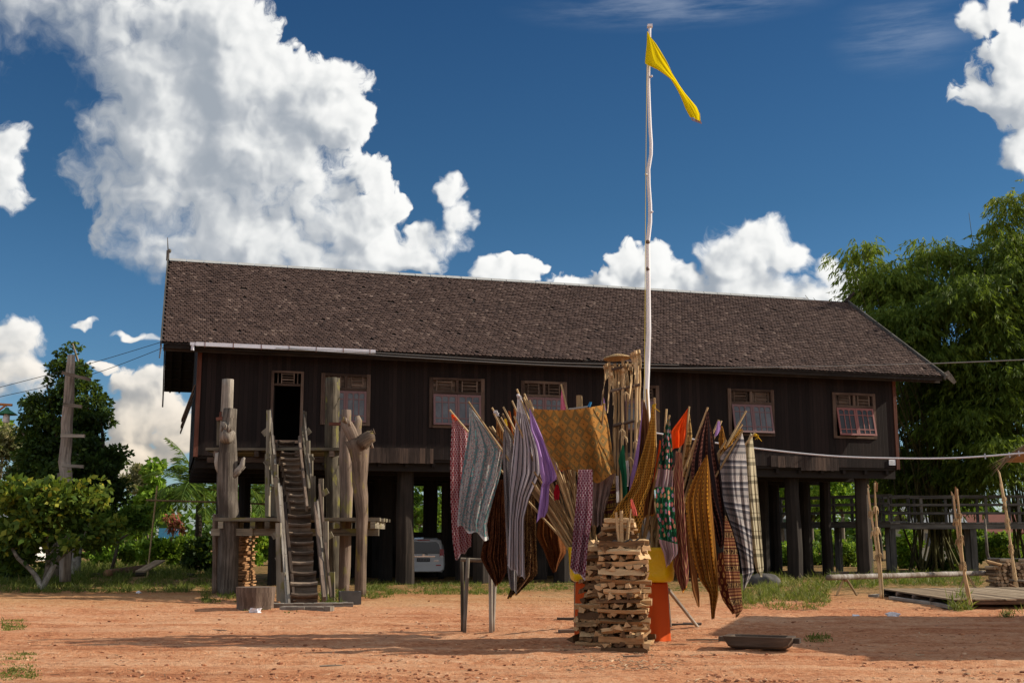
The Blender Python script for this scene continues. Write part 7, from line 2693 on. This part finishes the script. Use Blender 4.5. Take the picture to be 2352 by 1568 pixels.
def build_wires():
    def wire(pts, r, mat, label, name='overhead_wire', cat='wire'):
        vs = [P(*q) for q in pts]
        sm = []
        for i in range(len(vs) - 1):
            for j in range(6):
                t = j / 6
                p0, p1, p2, p3 = vs[max(i - 1, 0)], vs[i], vs[i + 1], vs[min(i + 2, len(vs) - 1)]
                sm.append(.5 * (2 * p1 + (p2 - p0) * t + (2 * p0 - 5 * p1 + 4 * p2 - p3) * t * t + (3 * p1 - p0 - 3 * p2 + p3) * t ** 3))
        sm.append(vs[-1])
        mb = MB()
        mb.tube(sm, r, 6)
        tag(mb.build(name, mat, base=vs[0]), label, cat)
    wire([(1500, 993, 24), (1640, 1016, 24), (1735, 1029, 23.5), (1900, 1046, 23), (2060, 1052, 22.5), (2200, 1051, 22), (2352, 1040, 21.5), (2480, 1028, 21)], .016, CORD, 'thick white rope strung from the cloths to the thatched shelter', 'rope', 'rope')
    wire([(575, 795, 40.5), (760, 808, 39.5), (1000, 824, 38), (1250, 838, 36.5), (1490, 845, 35), (1800, 843, 34), (2100, 836, 33), (2352, 826, 32), (2500, 820, 31.5)], .014, WIRE, 'thin grey wire running from the gutter across the whole front', )
    wire([(575, 795, 40.6), (760, 804, 40), (1000, 818, 39.2), (1250, 832, 38.6), (1560, 838, 38)], .012, WIRE, 'second thin wire just above the first under the eave')
    wire([(-60, 905, 44), (0, 889, 44.5), (120, 858, 45.5), (240, 825, 46), (378, 783, 46.5)], .012, DARKWIRE, 'upper dark wire slanting up to the roof corner past the evergreen')
    wire([(-60, 926, 44), (0, 911, 44.5), (120, 884, 45.5), (240, 850, 46), (378, 797, 46.5)], .012, DARKWIRE, 'lower dark wire slanting up to the roof corner past the evergreen')
    wire([(-60, 1127, 70), (0, 1129, 70), (250, 1136, 70), (480, 1139, 70)], .014, WIRE, 'faint far level wire behind the evergreen')
    wire([(-60, 1141, 70), (0, 1143, 70), (250, 1148, 70), (480, 1150, 70)], .014, WIRE, 'second faint far wire just below the level one')
    for i, x in enumerate((2262, 2318, 2340)):           # pegs on the rope
        y = 1047 - i * 3
        mb = MB()
        p = P(x, y, 21.7)
        mb.beam(p + V(0, 0, .05), p + V(.01, 0, -.05), .018, .018)
        tag(mb.build('clothes_peg', plain('pale_peg', (.45, .5, .55), .6), base=p), 'small pale clothes peg clipped on the white rope', 'peg', 'pegs on the rope')


def build_grass():
    areas = []   # (x0, x1, y0, y1 in picture px on the ground, count, height)
    def px_area(x0, x1, y0, y1, n, h, tint):
        x = NR.uniform(x0, x1, n)
        y = NR.uniform(y0, y1, n)
        keep = np.array([mnoise.noise(Vector((a * .035, b * .13, 3.3))) for a, b in zip(x, y)]) > NR.uniform(-.45, .35, n)
        x, y = x[keep], y[keep]
        pos = np.array([tuple(G(a, b)) for a, b in zip(x, y)])
        areas.append((pos, h, tint))
    px_area(1690, 1905, 1322, 1388, 6000, .18, .64)
    px_area(1905, 2005, 1322, 1352, 1500, .22, .6)
    px_area(2005, 2250, 1318, 1346, 2500, .22, .5)
    px_area(1180, 1330, 1338, 1356, 900, .07, .5)
    px_area(840, 1180, 1336, 1366, 4200, .085, .5)
    px_area(840, 900, 1345, 1375, 500, .12, .5)
    px_area(0, 480, 1318, 1362, 7000, .15, .46)
    px_area(180, 500, 1290, 1330, 11000, .28, .48)
    px_area(0, 210, 1300, 1345, 3000, .26, .4)
    px_area(465, 560, 1350, 1386, 1000, .13, .5)
    px_area(550, 680, 1390, 1408, 300, .05, .5)
    px_area(735, 790, 1365, 1394, 500, .16, .45)
    px_area(0, 55, 1425, 1450, 500, .05, .6)
    px_area(0, 80, 1500, 1568, 900, .03, .65)
    px_area(2190, 2225, 1385, 1405, 500, .24, .5)
    px_area(2300, 2352, 1405, 1420, 80, .16, .5)
    px_area(2380, 2900, 1315, 1350, 1500, .35, .5)
    px_area(1100, 1700, 1340, 1358, 1100, .07, .55)
    px_area(1700, 1900, 1388, 1402, 350, .10, .6)
    px_area(600, 1000, 1330, 1345, 500, .07, .4)
    px_area(1850, 1900, 1462, 1475, 160, .06, .5)
    P_, D_, S_, R_ = [], [], [], []
    for pos, h, tint in areas:
        n = len(pos)
        d = unit(NR.normal(size=(n, 3)) * np.array([.45, .45, .1]) + np.array([0, 0, 1.0]))
        P_.append(pos)
        D_.append(d)
        S_.append(h * NR.gamma(4.0, .25, n))
        R_.append(np.clip(NR.normal(tint, .2, n), 0, 1))
    P_, D_, S_, R_ = map(np.concatenate, (P_, D_, S_, R_))
    # three blades per tuft
    P3 = np.concatenate([P_ + NR.normal(0, .04, P_.shape) * np.array([1, 1, 0]) for _ in range(3)])
    D3 = np.concatenate([unit(D_ + NR.normal(0, .3, D_.shape)) for _ in range(3)])
    D3[:, 2] = np.abs(D3[:, 2])
    S3 = np.concatenate([S_ * NR.uniform(.6, 1.1, len(S_)) for _ in range(3)])
    R3 = np.concatenate([R_] * 3)
    v, f, r = leaf_arrays(P3, D3, S3, np.full(len(S3), .008) + S3 * .012, R3, .5)
    gm = leafmat('grass_blade', [(0, (.025, .045, .010)), (.4, (.075, .115, .020)), (.7, (.17, .19, .045)), (1, (.34, .28, .12))], .35, .6)
    o = np_mesh('grass', v, f, gm, r)
    o['kind'] = 'stuff'
    tag(o, 'tufts of green and straw coloured grass around the yard', 'grass')
    # pebbles and clods on the bare earth
    mb = MB()
    for i in range(5200):
        t = rnd.random()
        Y = 14.2 + 22 * t * t
        X = rnd.uniform(-.46, .46) * Y
        if mnoise.noise(Vector((X * .5, Y * .5, 8))) < -.1 and rnd.random() < .8:
            continue
        s = rnd.choice((.005, .006, .008, .010, .012, .016, .024)) * rnd.uniform(.7, 1.3)
        mb.blob(V(X, Y, s * .2), s, i, .9, 3, (1.3, 1.0, .6))
    m, k, bs, out = new_mat('laterite_pebble')
    k.put(bs.inputs['Base Color'], k.ramp(attr(k), [(0, (.16, .065, .032)), (.4, (.36, .145, .07)), (.85, (.52, .25, .125)), (1, (.60, .40, .26))]))
    bs.inputs['Roughness'].default_value = .95
    o = mb.build('gravel', m)
    o['kind'] = 'stuff'
    tag(o, 'loose pebbles and clods scattered on the red earth', 'gravel')
    mb = MB()
    for i in range(700):
        if i < 420:
            q = G(rnd.gauss(1430, 90), rnd.uniform(1478, 1540))
        else:
            q = G(rnd.uniform(0, 2352), rnd.uniform(1400, 1568))
        if q.y < 13:
            continue
        a = rnd.uniform(0, 3.14)
        l = rnd.uniform(.015, .06)
        dv = V(math.cos(a) * l, math.sin(a) * l, rnd.uniform(0, .01))
        mb.beam(q + V(0, 0, .008) - dv, q + V(0, 0, .008) + dv, rnd.uniform(.006, .02), .006)
    m2, k2, b2, o2 = new_mat('wood_chip')
    k2.put(b2.inputs['Base Color'], k2.ramp(attr(k2), [(0, (.12, .065, .035)), (.5, (.36, .21, .11)), (1, (.62, .46, .29))]))
    b2.inputs['Roughness'].default_value = .9
    o = mb.build('wood_chips', m2)
    o['kind'] = 'stuff'
    tag(o, 'small splinters and wood chips littering the earth around the stacks', 'wood chips')
    # litter
    for (x, y, s, lab) in ((588, 1408, .14, 'crumpled white packet lying before the tree stump'), (2052, 1415, .13, 'crumpled white paper on the shaded earth before the stage'), (1965, 1417, .08, 'small white scrap on the shaded earth before the stage'), (318, 1362, .09, 'white scrap at the edge of the grass by the fallen log')):
        p = G(x, y)
        mb = MB()
        mb.blob(p + V(0, 0, s * .25), s, x, 1.1, 5, (1.1, .7, .5))
        tag(mb.build('paper_scrap', plain('white_paper', (.72, .74, .80), .7, .05), base=p), lab, 'litter')
    rng2 = random.Random(3)
    for (x, y, l, a, lab) in ((1640, 1470, .9, .1, 'thin dry twig lying just beyond the orange drum'), (1455, 1508, .35, .2, 'thin twig on the earth before the wood stack'), (760, 1530, .3, .4, 'short twig on the earth in the open yard'), (500, 1448, .4, -.2, 'dry twig on the earth before the porch post'), (1620, 1476, .5, .3, 'crooked twig by the orange drum on the red earth')):
        p = G(x, y)
        mb = MB()
        pts = [p + V(math.cos(a) * l * t + rng2.uniform(-.02, .02), math.sin(a) * l * t + rng2.uniform(-.02, .02), .015) for t in (-.5, -.2, .1, .3, .5)]
        mb.tube(pts, [.010, .012, .010, .008, .004], 5)
        tag(mb.build('dry_twig', W_BARK, base=p), lab, 'twig')


build_left()
build_bamboo()
build_back()
build_right()
build_wires()
build_grass()
